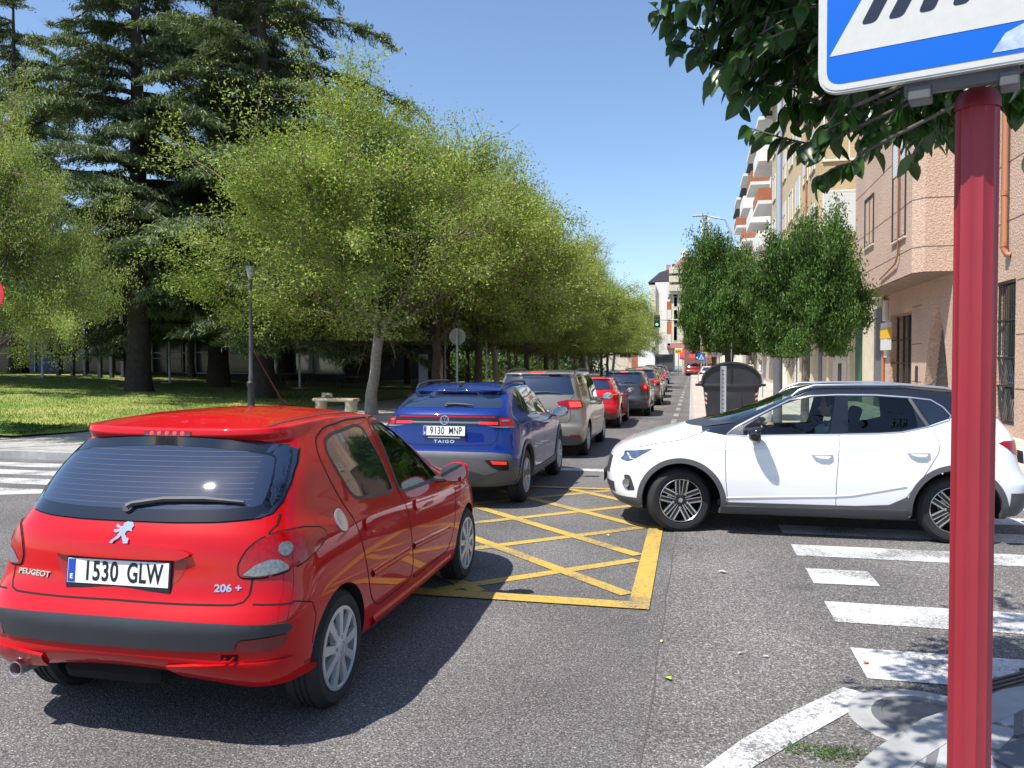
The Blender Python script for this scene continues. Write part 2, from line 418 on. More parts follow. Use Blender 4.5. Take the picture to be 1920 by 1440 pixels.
def hatch_rows(W, H, ro, wb, fo, gc=.2, bump=.60, hatch=.66, sh_r=.95, sh_f=.88, belt_r=1.02, belt_f=.93, nose=.70, hood_z=None,
               cowl=2.08, wst=1.12, gb=-.50, gt=-.27, wroof=.60, wbelt=.76, lip=-.33, rr=.28, rf=.6, zro_r=1.37, zro_m=1.39, zro_f=1.34, hx=2.75, bl=-.57, crb=.5, tail=0.):
    """stack of plan-view loops from the underbody up to the roof"""
    F = wb + fo; a = F - 3.21   # front shift relative to a small hatch
    w2 = W - .005
    wt = lambda *q: [(x, v) for x, v in q]
    rows = [
     dict(z=[(-.5, gc+.02), (.5, gc), (F, gc)], w=wt((-.5, W*.80), (F, W*.80)), xr=-ro+.16, xf=F-.22, rr=.2, rf=.3),
     dict(z=[(-ro, gc+.10), (0, gc+.05), (.5, gc+.01), (wb-.4, gc+.01), (F, gc+.04)], w=wt((-.5, W*.955), (F-.6, W*.955)), xr=-ro+.07, xf=F-.09, rr=rr*.85, rf=rf*.8),
     dict(z=[(-ro, gc+.22), (.3, gc+.16), (wb, gc+.16), (F, gc+.20)], w=wt((-.5, w2*.985), (.3, w2*.99), (wb, w2*.99), (F-.5, w2*.97)), xr=-ro+.005, xf=F-.005, rr=rr, rf=rf*.95),
     dict(z=[(-ro, bump-.02), (.3, .58), (wb, .58), (F, .54)], w=wt((-.5, W*.99), (0, W), (wb, W), (F-.5, W*.97)), xr=-ro, xf=F, rr=rr, rf=rf, cr=dict(rear=crb)),
     dict(z=[(-ro, bump+.035), (.3, .63), (wb, .63), (F, .59)], w=wt((-.5, W*.985), (0, W*.998), (wb, W*.998), (F-.5, W*.96)), xr=-ro+.035, xf=F-.01, rr=rr*.95, rf=rf, cr=dict(rear=crb*.6)),
     dict(z=[(-ro, hatch+.04), (.3, .72), (wb, .72), (F, nose-.06)], w=wt((-.5, W*.98), (0, W*.995), (wb, W*.995), (F-.5, W*.95)), xr=bl, xf=F-.05, rr=rr*.95, rf=rf),
     dict(z=[(-.6, sh_r-.09), (.3, sh_r-.08), (1.6, sh_f-.06), (wb, sh_f-.07), (F, nose+.01)], w=wt((-.5, W*.955), (.2, W*.985), (wb, W*.985), (F-.4, W*.92)), xr=bl+.01+tail, xf=F-.16, rr=rr, rf=rf*.95),
     dict(z=[(-.6, sh_r), (.3, sh_r-.005), (1.7, sh_f+.01), (wb-.1, sh_f), (wb+.5, (sh_f+nose)/2+.03), (F, nose+.07)], w=wt((-.5, W*.915), (.3, W*.945), (wb-.3, W*.93), (F-.6, W*.84)), xr=bl+.03+tail*.6, xf=hx+a*.6, rr=rr, rf=rf*.75),
     dict(z=[(-.5, belt_r), (.3, (belt_r*.6+belt_f*.4)), (1.0, (belt_r*.35+belt_f*.65)), (1.7, belt_f), (cowl, belt_f+.025)], w=wt((-.35, wbelt*.93), (.3, wbelt), (1.0, wbelt*1.005), (cowl-.35, wbelt*.96)), xr=gb, xf=cowl, rr=rr*.9, rf=.36, zc=.03),
     dict(z=[(-.4, (belt_r+zro_r)/2+.01), (.3, (belt_r+zro_m)/2), (wst, (belt_f+zro_m)/2)], w=wt((-.35, (wbelt+wroof)/2*.965), (.3, (wbelt+wroof)/2+.012), (wst+.2, (wbelt+wroof)/2+.01)), xr=(gb+gt)/2-.02, xf=(cowl+wst)/2+.03, rr=rr*.85, rf=.30),
     dict(z=[(-.3, zro_r-.03), (.4, zro_m-.02), (wst-.15, zro_m-.03), (wst, zro_f)], w=wt((-.2, wroof*.945), (.4, wroof), (wst-.1, wroof*.99)), xr=gt, xf=wst, rr=rr*.7, rf=.16, cr=dict(rear=.55)),
     dict(z=[(-.4, zro_r+.005), (.4, zro_m+.012), (wst-.25, zro_m+.01), (wst, zro_f+.035)], w=wt((-.2, wroof*.93), (.4, wroof*.955), (wst-.1, wroof*.95)), xr=lip, xf=wst-.06, rr=rr*.6, rf=.14, cr=dict(rear=.5)),
     dict(z=[(-.3, zro_r+.035), (.4, H-.03), (wst-.25, H-.035), (wst-.1, zro_f+.06)], w=wt((-.2, wroof*.80), (.4, wroof*.84), (wst-.1, wroof*.82)), xr=lip+.06, xf=wst-.14, rr=rr*.4, rf=.12),
    ]
    return rows

def wheel(parent, name, x, side, y_out, r, rimr, style, width=.19, steer=0.0, spin=0.0):
    """one wheel: Empty 'wheel' with tyre and rim as sub-parts; side +1 = left"""
    w = bpy.data.objects.new(name, None); COL.objects.link(w); w.parent = parent; w.empty_display_size = .1
    w.location = (x, side*y_out, r); w.rotation_euler = (0, 0, (0 if side > 0 else PI) + R(steer))
    k = rimr
    t = MB(); hw = width
    prof = [(k*.98, -.012), (k*1.03, -.004), (k+(r-k)*.30, .002), (k+(r-k)*.62, .003), (r-.028, -.006), (r-.010, -.020), (r-.001, -.036)]
    gr = [-.055, -.085, -.115]
    for g in gr: prof += [(r, g+.007), (r-.007, g+.005), (r-.007, g-.005), (r, g-.007)]
    prof += [(r, -hw+.03), (r-.02, -hw+.008), (k+.02, -hw+.01), (k*.97, -hw+.02)]
    t.lathe(prof, 56, ax='y'); t.build('tyre', M['rubber'], w, sharp=35)
    b = MB(); rm = {'nine': 'rim_silver', 'twenty': 'machined', 'ten': 'rim_silver', 'five': 'rim_silver'}[style]
    # barrel
    b.mi = 1 if style == 'twenty' else 0
    b.lathe([(k*1.0, -.006), (k*1.01, -.001), (k*.985, .001), (k*.955, -.004), (k*.94, -.02), (k*.92, -hw*.8)], 56, ax='y')
    b.mi = 1; b.lathe([(k*.925, -hw*.72), (.001, -hw*.72)], 40, ax='y')
    b.mi = 2; b.lathe([(k*.60, -.075), (k*.60, -.066), (.02, -.066)], 32, ax='y')
    def bar(a0, r0, o0, w0, y0, r1, o1, w1, y1, th, mi):
        ca, sa = math.cos(a0), math.sin(a0)
        def pt(rr_, oo, yy): return (rr_*ca - oo*sa, yy, rr_*sa + oo*ca)
        q = [pt(r0, o0-w0/2, y0), pt(r0, o0+w0/2, y0), pt(r1, o1+w1/2, y1), pt(r1, o1-w1/2, y1)]
        e = [pt(r0, o0-w0/2-.002, y0-th), pt(r0, o0+w0/2+.002, y0-th), pt(r1, o1+w1/2+.002, y1-th), pt(r1, o1-w1/2-.002, y1-th)]
        b.mi = mi; b.add(q+e, [(0, 1, 2, 3), (4, 7, 6, 5), (0, 4, 5, 1), (1, 5, 6, 2), (2, 6, 7, 3), (3, 7, 4, 0)])
    if style == 'nine':
        b.mi = 0; b.lathe([(k*.99, .002), (k*.93, .004), (k*.90, -.006)], 56, ax='y')
        for i in range(9):
            a = 2*PI*(i+.3)/9+spin; bar(a, k*.2, 0, .030, .004, k*.93, 0, .048, .002, .022, 0)
        b.mi = 0; b.lathe([(k*.36, -.012), (k*.35, .004), (k*.17, .010), (k*.16, .002), (.001, .002)], 36, ax='y')
        b.mi = 2; b.lathe([(k*.15, .003), (k*.13, .007), (.001, .008)], 24, ax='y')
        for i in range(4): a = 2*PI*(i+.1)/4+spin; b.lathe([(.011, .0105), (.001, .0105)], 10, M=T(k*.26*math.cos(a), 0, k*.26*math.sin(a)), ax='y')
    elif style == 'twenty':
        for i in range(5):
            a = PI/2 + 2*PI*i/5 + spin
            for s in (-1, 1):
                bar(a, k*.22, s*k*.22, .012, -.020, k*.965, s*k*.30, .017, -.003, .02, 0)
                bar(a, k*.24, s*k*.045, .007, -.018, k*.965, s*k*.105, .011, -.004, .02, 0)
                bar(a, k*.22, s*k*.16, .05, -.024, k*.96, s*k*.21, .055, -.008, .016, 1)
            for s in (-1, 1):
                bar(a + s*PI/5*.0, k*.22, s*k*.21, .01, -.02, k*.40, s*k*.235, .01, -.016, .018, 0)
        b.mi = 1; b.lathe([(k*.33, -.04), (k*.31, -.022), (k*.18, -.018), (.001, -.018)], 32, ax='y')
        b.mi = 0; b.lathe([(k*.115, -.017), (k*.105, -.012), (.001, -.011)], 24, ax='y')
        for i in range(5): a = -PI/2+2*PI*i/5+spin; b.mi = 1; b.lathe([(.012, -.018), (.010, -.006), (.001, -.005)], 10, M=T(k*.25*math.cos(a), 0, k*.25*math.sin(a)), ax='y')
        b.mi = 0; b.lathe([(k*1.005, 0), (k*.985, .003), (k*.965, -.002)], 56, ax='y')
    elif style == 'ten':
        for i in range(5):
            a = PI/2+2*PI*i/5+spin
            for s in (-1, 1): bar(a, k*.16, s*.012, .020, -.012, k*.95, s*.040, .030, -.002, .02, 0)
        b.mi = 0; b.lathe([(k*.28, -.03), (k*.27, -.008), (k*.14, -.004), (.001, -.003)], 28, ax='y')
    else:
        for i in range(5): bar(PI/2+2*PI*i/5+spin, k*.1, 0, .06, -.01, k*.95, 0, .07, -.002, .02, 0)
        b.mi = 0; b.lathe([(k*.26, -.01), (.001, -.004)], 20, ax='y')
    b.build('rim', [M[rm], M['rim_dark'], M['silver']], w, sharp=35)
    return w

def text_mesh(name, s, size, m, parent, mtx, ext=.001, xs=1.0, align='CENTER', sp=1.0, bold=0.0):
    cu = bpy.data.curves.new(name, 'FONT'); cu.body = s; cu.size = size; cu.extrude = ext; cu.align_x = align; cu.align_y = 'CENTER'; cu.space_character = sp; cu.offset = bold
    o = bpy.data.objects.new(name, cu); COL.objects.link(o)
    dg = bpy.context.evaluated_depsgraph_get(); dg.update()
    me = bpy.data.meshes.new_from_object(o.evaluated_get(dg), depsgraph=dg); bpy.data.objects.remove(o)
    me.transform(mtx @ Matrix.Diagonal((xs, 1, 1, 1))); return obj(name, me, m, parent)

def plate(parent, x, z, text, tilt=0.0, dealer=None, w=.52, h=.11, y=0.0, frame=True, front=False):
    """Spanish number plate facing backwards (-x)"""
    p = bpy.data.objects.new('number_plate', None); COL.objects.link(p); p.parent = parent; p.location = (x, y, z)
    p.rotation_euler = (R(90 - tilt), 0, R(-90 if not front else 90))   # local x -> -y(car), local y -> up
    mb = MB()
    if frame:
        mb.box(-w/2-.008, w/2+.008, -h/2-(.022 if dealer is not None else .008), h/2+.008, -.012, .001, .003); mb.build('plate_frame', M['plate_black'], p)
    mb = MB(); mb.box(-w/2, w/2, -h/2, h/2, .0012, .004, .001); mb.build('plate_panel', M['plate_white'], p)
    mb = MB(); mb.box(-w/2+.003, -w/2+.042, -h/2+.003, h/2-.003, .0042, .0048); mb.build('country_band', M['plate_blue'], p)
    text_mesh('country_letter', 'E', .030, M['plate_white'], p, T(-w/2+.022, -h/2+.028, .0052), .0004, bold=.0012)
    a, b = text.split(' ')
    text_mesh('plate_digits', a, .122, M['plate_black'], p, T(-w/2+.175, -.001, .0052), .0006, .70, sp=1.08, bold=.0022)
    text_mesh('plate_letters', b, .122, M['plate_black'], p, T(-w/2+.400, -.001, .0052), .0006, .64, sp=1.05, bold=.0022)
    if dealer: text_mesh('dealer_text', dealer, .014, M['plate_white'], p, T(-.02, -h/2-.012, .0022), .0004, 1.1)
    return p

def mirror(parent, x, side, y, z, m_shell, m_base, sz=1.0):
    e = bpy.data.objects.new('side_mirror', None); COL.objects.link(e); e.parent = parent; e.location = (x, side*y, z)
    if side < 0: e.scale = (1, -1, 1)
    b = bmesh.new(); bmesh.ops.create_uvsphere(b, u_segments=20, v_segments=12, radius=1)
    for v in b.verts:
        X, Y, Z = v.co; X = X if X > -.25 else -.25 - (X+.25)*.05
        k = 1 - .25*max(0, -Y)
        v.co = V((X*.085*k - .0, (math.copysign(abs(Y)**.8, Y))*.105, (math.copysign(abs(Z)**.85, Z))*.072*k + .012*Y)) * sz
    obj('mirror_shell', b, m_shell, e, True)
    g = bmesh.new(); bmesh.ops.create_circle(g, cap_ends=True, segments=24, radius=1)
    for v in g.verts: X, Y = v.co.x, v.co.y; v.co = V((-.0275, math.copysign(abs(X)**.8, X)*.096, math.copysign(abs(Y)**.85, Y)*.062*(1+.12*X)+.010*X))*sz
    for f in g.faces: f.normal_update()
    obj('mirror_glass', g, M['mirror_glass'], e)
    a = MB(); a.box(-.02, .05, -.17, -.06, -.075, -.035, .012); a.build('mirror_arm', m_base, e)
    return e

def interior(parent, wb, zb, wroof, seatm, steer_side=1, zroof=1.3, rear=True):
    e = bpy.data.objects.new('cabin_interior', None); COL.objects.link(e); e.parent = parent
    d = MB(); x0 = wb*.70; d.box(x0, x0+.45, -.66, .66, zb-.30, zb-.06, .06); d.box(x0-.04, x0+.2, steer_side*.37-.16, steer_side*.37+.16, zb-.08, zb+.01, .03)
    d.box(-.3, x0+.4, -.66, .66, .28, .34); d.build('dashboard', M['dash'], e, sharp=40)
    w = MB(); n = 24; ca = T(x0-.13, steer_side*.37, zb-.06) @ RY(-65)
    w.tube([ca @ V((.175*math.cos(2*PI*k/n), .175*math.sin(2*PI*k/n), 0)) for k in range(n)], .014, 8, closed=True)
    w.tube([ca @ V((0, -.17, 0)), ca @ V((0, 0, -.02)), ca @ V((0, .17, 0))], .016, 6); w.tube([ca @ V((0, 0, 0)), ca @ V((0, 0, -.25))], .03, 8)
    w.build('steering_wheel', M['seat'], e, sharp=40)
    for s in (-1, 1):
        q = MB(); sx = wb*.42
        q.box(sx-.05, sx+.48, s*.37-.24, s*.37+.24, .42, .58, .05)
        q.box(-.07, .07, -.24, .24, 0, .60, .055, M=T(sx-.02, s*.37, .52) @ RY(-18))
        q.box(-.05, .05, -.13, .13, .62, .82, .04, M=T(sx-.02, s*.37, .52) @ RY(-18)); q.build('front_seat', seatm, e, sharp=40)
    if rear:
        q = MB(); sx = wb*.08; q.box(sx, sx+.48, -.62, .62, .42, .58, .05); q.box(-.08, .06, -.62, .62, 0, .56, .05, M=T(sx, 0, .52) @ RY(-22))
        for s in (-1, 1): q.box(-.05, .04, -.12, .12, .57, .72, .03, M=T(sx, s*.38, .52) @ RY(-22))
        q.build('rear_seat', seatm, e, sharp=40)
    return e

def make_body(parent, rows, wheels, paint, level=2, crown=.02, cabin=None, cuts=(), paint2=None, name='body'):
    """wheels: list (x, z, radius); cabin: inner rows -> hollow; cuts: prisms through the shell"""
    vs, fs, cr = body_cage(rows, crown); me = smooth_mesh(name, vs, fs, cr, level); S = Surf(me.copy())
    gs = []
    for (x, z, r) in wheels:
        gs += [prism_y(arch_poly(x, z, r), .52, 1.4), prism_y(arch_poly(x, z, r), -1.4, -.52)]
    out = boolean(me, *merge(*gs))
    if cabin:
        cv, cf, _ = body_cage(cabin, .0); out = boolean(out, cv, cf)
        for c in cuts: out = boolean(out, *c)
    mi = fix_normals(out, S)
    o = obj(name, out, [paint, M['well']], parent)
    out.polygons.foreach_set('material_index', mi)
    if paint2: paint2(o, S)
    return o, S
def AZ(az):
    a = R(az); d = V((math.cos(a), math.sin(a), 0)); u_ = V((-math.sin(a), math.cos(a), 0))
    return lambda u, v: (d*(-4.5) + u_*u + V((0, 0, v)), d)
def inner_rows(wst, cowl, gb, gt, wbelt, wroof, H, x1):
    return [dict(z=[(0, .34)], w=[(0, wbelt-.10)], xr=-.35, xf=x1, rr=.15, rf=.2),
            dict(z=[(0, .80)], w=[(0, wbelt-.09)], xr=gb+.10, xf=x1, rr=.15, rf=.2),
            dict(z=[(0, .96)], w=[(0, wbelt-.075)], xr=gb+.11, xf=cowl-.10, rr=.2, rf=.3),
            dict(z=[(0, H-.13)], w=[(0, wroof-.045)], xr=gt+.14, xf=wst-.03, rr=.12, rf=.14),
            dict(z=[(0, H-.065)], w=[(0, wroof-.12)], xr=gt+.2, xf=wst-.13, rr=.1, rf=.1)]
# ---------------------------------------------------------------- car detailing
def mir(poly, s): return [(-a, b) for a, b in poly] if s < 0 else list(poly)
def band(name, S, cx, a0, a1, z0, z1, m, parent, off=.01, na=60, nz=6, skirt=.02):
    """wrap-around strip between heights z0(a) and z1(a), azimuth measured from +x in degrees about (cx,0)"""
    f0 = z0 if callable(z0) else (lambda a: z0); f1 = z1 if callable(z1) else (lambda a: z1)
    g = []; 
    for i in range(na+1):
        a = a0+(a1-a0)*i/na; d = V((math.cos(R(a)), math.sin(R(a)), 0)); col = []
        for j in range(nz+1):
            z = f0(a)+(f1(a)-f0(a))*j/nz; h = S.cast(V((cx, 0, z))+d*4, -d)
            if h is None: q = S.bvh.find_nearest(V((cx, 0, z))+d*1.0); h = (q[0], S.nrm(q[0], q[2]))
            col.append(h)
        g.append(col)
    vs = []; fs = []
    for i, col in enumerate(g):
        vs.append(col[0][0]-col[0][1]*skirt); vs += [h[0]+h[1]*off for h in col]; vs.append(col[-1][0]-col[-1][1]*skirt)
    k = nz+3
    for i in range(na):
        for j in range(k-1): fs.append((i*k+j, (i+1)*k+j, (i+1)*k+j+1, i*k+j+1))
    fs += [tuple(range(k)), tuple(range(na*k+k-1, na*k-1, -1))]
    me = bpy.data.meshes.new(name); me.from_pydata(vs, [], fs)
    b = bmesh.new(); b.from_mesh(me); bmesh.ops.recalc_face_normals(b, faces=b.faces); b.to_mesh(me); b.free()
    o = obj(name, me, m, parent, True); me.set_sharp_from_angle(angle=R(50)); return o
def arch_ring(name, S, cx, cz, r0, r1, m, parent, s, a0=-8, a1=188, off=.012):
    n = 36; A = [a0+(a1-a0)*i/n for i in range(n+1)]
    poly = [(cx+r1*math.cos(R(a)), cz+r1*math.sin(R(a))) for a in A] + [(cx+r0*math.cos(R(a)), cz+r0*math.sin(R(a))) for a in A[::-1]]
    return patch(name, S, poly, RAY_SIDE(s), m, parent, off, .04, .03)
def on(S, ray, u, v, off=0):
    o, d = ray(u, v); h = S.cast(o, d)
    if h is None: q = S.bvh.find_nearest(o+d*3.6); return q[0], S.nrm(q[0], q[2])
    return h[0]+h[1]*off, h[1]
def facing(loc, n, up=V((0, 0, 1)), out=0.):
    z = n.normalized(); x = up.cross(z).normalized(); y = z.cross(x)
    m = Matrix((x, y, z)).transposed().to_4x4(); m.translation = loc+z*out; return m
def handle(c, S, x, z, s, m, L=.19, flat=False):
    p, n = on(S, RAY_SIDE(s), x, z); Mx = facing(p, n)
    patch('handle_recess', S, [(x+.055*math.cos(a), z-.004+.03*math.sin(a)) for a in [2*PI*k/16 for k in range(16)]], RAY_SIDE(s), M['seam'] if flat else m, c, .0012, .02)
    b = MB(); b.tube([Mx @ V(q) for q in [(-L/2, 0, -.005), (-L*.42, 0, .022), (-L*.2, 0, .034), (L*.2, 0, .034), (L*.42, 0, .022), (L/2, 0, -.005)]], [.010, .012, .013, .013, .012, .010], 8)
    return b.build('door_handle', m, c, sharp=60)
def round_handle(c, S, x, z, s, m):
    ray = RAY_SIDE(s); e = [(x+.045*math.cos(a), z+.048*math.sin(a)) for a in [2*PI*k/20 for k in range(20)]]
    patch('handle_recess', S, e, ray, M['red_dark'], c, .0012, .02)  # flat patch, the recess shade is put into its darker red
    e2 = [(x+.047*math.cos(a), z+.012+.036*math.sin(a)) for a in [2*PI*k/20 for k in range(20)]]
    return patch('door_handle', S, e2, ray, m, c, .013, .02, .01)
M['red_dark'] = mat('red_shadow_paint', (.30, .004, .007), .4, 0, .8)  # darker copy of the red paint, shade painted onto the recess patches
def emblem_mesh(parent, name, Mx, polys, m, h=.006):
    b = MB()
    for p in polys: b.prism(p, 0, h, M=Mx)
    return b.build(name, m, parent)
def wiper(c, S, ray, pts, w=.022, off=.02):
    P = [on(S, ray, u, v, off)[0] for u, v in pts]; b = MB(); n = len(P)
    b.tube(P, [w*.9] + [w*.62]*(n-2) + [w*.3], 6); p, nn = on(S, ray, *pts[0]); b.lathe([(w*1.2, -.01), (w*1.1, off), (.001, off+.006)], 14, M=facing(p, nn))
    return b.build('rear_wiper', M['black_plastic'], c, sharp=50)
def build_206():
    c = empty('red_hatchback', (-2.535, 3.72, 0), R(90.7), 'glossy red five door hatchback with plate 1530 GLW, nearest car in the queue', 'car', 'cars queued in the left lane')
    rows = hatch_rows(.826, 1.475, .69, 2.442, .80, wst=1.25, cowl=2.2, lip=-.21, gt=-.21, zro_r=1.365, zro_m=1.40, wroof=.61, gb=-.51, bl=-.60)
    rows[1]['zr'] = .37; rows[0]['zr'] = .34; rows[2]['z'][0] = (-.69, .455); rows[2]['zr'] = .475; rows[2]['xr'] = -.675
    rows.insert(2, dict(z=[(-.69, .395), (.3, .30), (2.4, .30), (3.24, .34)], w=[(-.5, .815), (.3, .80), (2.4, .80), (3, .79)], xr=-.675, xf=3.22, rr=.27, rf=.55, cr=dict(rear=.6), zr=.44))
    rows[-2]['z'] = [(-.3, 1.38), (.1, 1.415), (.4, 1.425), (1.0, 1.41), (1.12, 1.38)]
    rows[-1]['z'] = [(-.2, 1.415), (.1, 1.435), (.4, 1.445), (.8, 1.44), (1.0, 1.40)]
    rows[-2]['z'][0] = (-.3, 1.365); rows[-2]['xr'] = -.235; rows[-2]['cr'] = dict(rear=.8); up_ = dict(rows[-2]); up_['z'] = [(-.3, 1.402), (.1, 1.425), (.4, 1.432), (1.0, 1.413), (1.12, 1.383)]; up_['xr'] = -.225; rows.insert(-1, up_)
    fw = rounded([(.93, 1.365), (1.10, 1.36), (1.25, 1.295), (1.72, 1.0), (1.84, .915), (1.78, .90), (1.03, .925), (.975, .96)], .03, 3)
    fw = [(p[0], p[1]) for p in fw]
    ws = [(-.60, 1.0), (.60, 1.0), (.50, 1.335), (-.50, 1.335)]
    body, S = make_body(c, rows, [(0, .29, .325), (2.442, .29, .325)], M['red_paint'], cabin=inner_rows(1.25, 2.2, -.5, -.27, .76, .60, 1.45, 2.0),
                        cuts=[prism_y(fw, .3, 1.3), prism_y(fw, -1.3, -.3), prism_x(ws, 1.2, 3)], crown=.035)
    for s in (-1, 1):
        ray = RAY_SIDE(s)
        patch('front_window', S, fw, ray, M['glass_clear'], c, -.004, .05)
        strip('window_trim', S, [V(p) for p in fw], ray, .022, M['black_plastic'], c, .002, True)
        rw = rounded([(.215, 1.32), (.31, 1.345), (.66, 1.368), (.745, 1.35), (.82, 1.19), (.885, .955), (.546, .97), (.34, .995), (.285, 1.03), (.213, 1.152), (.178, 1.262)], .03, 3)
        patch('rear_door_window', S, rw, ray, M['glass_dark'], c, .0012, .04); strip('window_trim', S, rw, ray, .018, M['black_plastic'], c, .0022, True)
        rd = rounded([(.081, 1.25), (.13, 1.335), (.268, 1.385), (.564, 1.405), (.89, 1.40), (.875, 1.34), (.89, 1.18), (.955, .96), (1.02, .79), (1.108, .437), (1.06, .36), (.50, .36), (.396, .434), (.341, .567), (.273, .758), (.203, .928), (.108, 1.12)], .05, 4)
        strip('door_seam', S, rd, ray, .009, M['seam'], c, .0012, True)
        fd = rounded([(.90, 1.40), (1.12, 1.395), (1.29, 1.325), (1.9, .965), (2.05, .90), (2.09, .75), (2.03, .47), (1.9, .355), (1.12, .352)], .05, 4)
        strip('door_seam', S, fd, ray, .009, M['seam'], c, .0012, False)
        # B pillar body-colour molding block and side protection ribs
        for a, b in (((.40, .568), (1.01, .558)), ((1.10, .565), (1.90, .515))):
            strip('door_molding', S, [a, b], ray, .055, M['red_paint'], c, prof=.016)
        strip('sill_rib', S, [(.45, .285), (1.2, .275), (1.98, .285)], ray, .07, M['red_paint'], c, prof=.02)
        round_handle(c, S, .362, .835, s, M['red_paint']); round_handle(c, S, 1.19, .80, s, M['red_paint'])
        strip('roof_molding', S, [(-.12, s*.485), (.1, s*.503), (.6, s*.518), (1.0, s*.512), (1.22, s*.49)], RAY_TOP, .020, M['black_plastic'], c, .002)
        bm_, nn = on(S, ray, 2.139, .665); p = MB(); p.lathe([(.022, -.004), (.018, .006), (.001, .008)], 16, M=facing(bm_, nn) @ Matrix.Diagonal((1.3, .8, 1, 1))); p.build('side_repeater', M['lens_clear'], c, sharp=50)
        patch('headlight', S, mir(rounded([(.40, .74), (.72, .80), (.80, .88), (.60, .80), (.42, .68)], .03), s) if False else mir([(.45, .66), (.62, .70), (.76, .80), (.70, .86), (.55, .80), (.45, .74)], -s), AZ(180), M['headlamp'], c, .004, .03, .01)
        # tail light
        az = -40*s; q = lambda P: mir(P, -s)
        L = rounded([(-.092, .775), (-.093, .83), (-.131, .893), (-.185, .931), (-.275, .955), (-.398, .952), (-.5, .928), (-.532, .899), (-.51, .866), (-.444, .835), (-.366, .807), (-.274, .785), (-.181, .770)], .02, 3)
        strip('lamp_gap', S, q(L), AZ(az), .017, M['seam'], c, .0012, True)
        lp = patch('tail_light', S, q(L), AZ(az), M['lamp_red'], c, .007, .02, .01)
        patch('reversing_lens', S, q([(-.292+.034*math.cos(a), .884+.030*math.sin(a)) for a in [2*PI*k/20 for k in range(20)]]), AZ(az), M['lens_clear'], lp, .0095, .015)
        patch('indicator_lens', S, q(rounded([(-.105, .783), (-.16, .826), (-.217, .845), (-.264, .840), (-.299, .812), (-.300, .795), (-.237, .782), (-.159, .776)], .01, 2)), AZ(az), M['lens_clear'], lp, .0095, .015)
        # tailgate seams
        strip('tailgate_seam', S, mir([(-.665, 1.03), (-.672, .985), (-.655, .955)], -s), RAY_REAR, .007, M['seam'], c, .003)
        strip('tailgate_seam', S, mir([(-.622, .775), (-.618, .70), (-.600, .672), (-.56, .662), (-.3, .664), (0, .668)], -s), RAY_REAR, .008, M['seam'], c, .0012)
        strip('bumper_seam', S, mir([(-.64, .662), (-.72, .655), (-.78, .648)], -s), RAY_REAR, .006, M['seam'], c, .0025)
        strip('bumper_seam', S, [(-.44, .655), (-.32, .62), (-.285, .55), (-.31, .42)], ray, .006, M['seam'], c, .0012)
        patch('rear_reflector', S, mir(rounded([(-.592, .470), (-.606, .520), (-.775, .526), (-.755, .470), (-.70, .460)], .012, 2), -s), RAY_REAR, M['lamp_red_dark'], c, .011, .02, .01)
        patch('bumper_lip', S, mir(rounded([(-.27, .405), (-.42, .415), (-.79, .415), (-.80, .30), (-.45, .285), (-.34, .325)], .02, 3), -s) if s < 0 else [(.79, .415), (.50, .415), (.36, .405), (.40, .33), (.80, .30)], RAY_REAR, M['red_paint'], c, .016, .03, .012)
        mirror(c, 1.76, s, .905, .955, M['red_paint'], M['black_plastic'], 1.0)
    # rear glass
    hg = [(0, 1.372), (.25, 1.362), (.45, 1.345), (.575, 1.322), (.612, 1.30), (.635, 1.24), (.652, 1.16), (.655, 1.08), (.64, 1.035), (.60, 1.018), (.45, 1.008), (.25, 1.004)]
    G = hg + [(0, 1.004)] + [(-a, b) for a, b in hg[:0:-1]]
    patch('rear_window', S, G, RAY_REAR, M['glass_rear'], c, .005, .02, .004)
    strip('window_border', S, [(a*.945, 1.185+(b_-1.185)*.87) for a, b_ in G], RAY_REAR, .05, M['glass_border'], c, .0062, True)
    strip('window_seal', S, G, RAY_REAR, .010, M['seam'], c, .0014, True)
    for k in range(12):
        z = 1.05+k*.0225; w = .55-.05*k/12; strip('heating_wire', S, [(-w, z), (0, z), (w, z)], RAY_REAR, .0014, M['wire'], c, .0056)
    b3 = rounded([(-.13, 1.372), (-.13, 1.394), (.13, 1.394), (.13, 1.372)], .008, 3)
    patch('brake_light', S, b3, RAY_REAR, M['lamp_red_dark'], c, .004, .02, .004)
    for k in range(5):
        b = MB(); p, n = on(S, RAY_REAR, -.085+.0425*k, 1.383, .005); b.lathe([(.010, 0), (.001, .003)], 10, M=facing(p, n)); b.build('brake_bulb', M['lamp_lit'], c)
    wiper(c, S, RAY_REAR, [(.02, 1.052), (.0, 1.066), (-.15, 1.088), (-.34, 1.092), (-.52, 1.078)])
    # handle ledge over the plate
    led = rounded([(.36, .872), (.30, .895), (.10, .907), (-.10, .907), (-.30, .895), (-.36, .872), (-.30, .848), (-.1, .846), (.1, .846), (.30, .848)], .02, 3)
    patch('tailgate_handle', S, led, RAY_REAR, M['red_paint'], c, .024, .02, .01)
    patch('plate_recess', S, rounded([(.345, .85), (.31, .77), (.27, .735), (-.27, .735), (-.31, .77), (-.345, .85)], .03, 3), RAY_REAR, M['red_dark'], c, .0012, .03)  # flat patch with the shade under the ledge put into its colour
    p, n = on(S, RAY_REAR, 0, .785); plate(c, p.x-.004, .782, '1530 GLW', tilt=6, dealer='')
    text_mesh('maker_badge', 'PEUGEOT', .036, M['chrome'], c, facing(*on(S, RAY_REAR, .475, .748), out=.001) @ Matrix.Identity(4), .002, 1.35, bold=.001)
    text_mesh('model_badge', '206 +', .045, M['chrome'], c, facing(*on(S, RAY_REAR, -.525, .728), out=.001), .002, 1.15, bold=.0012)
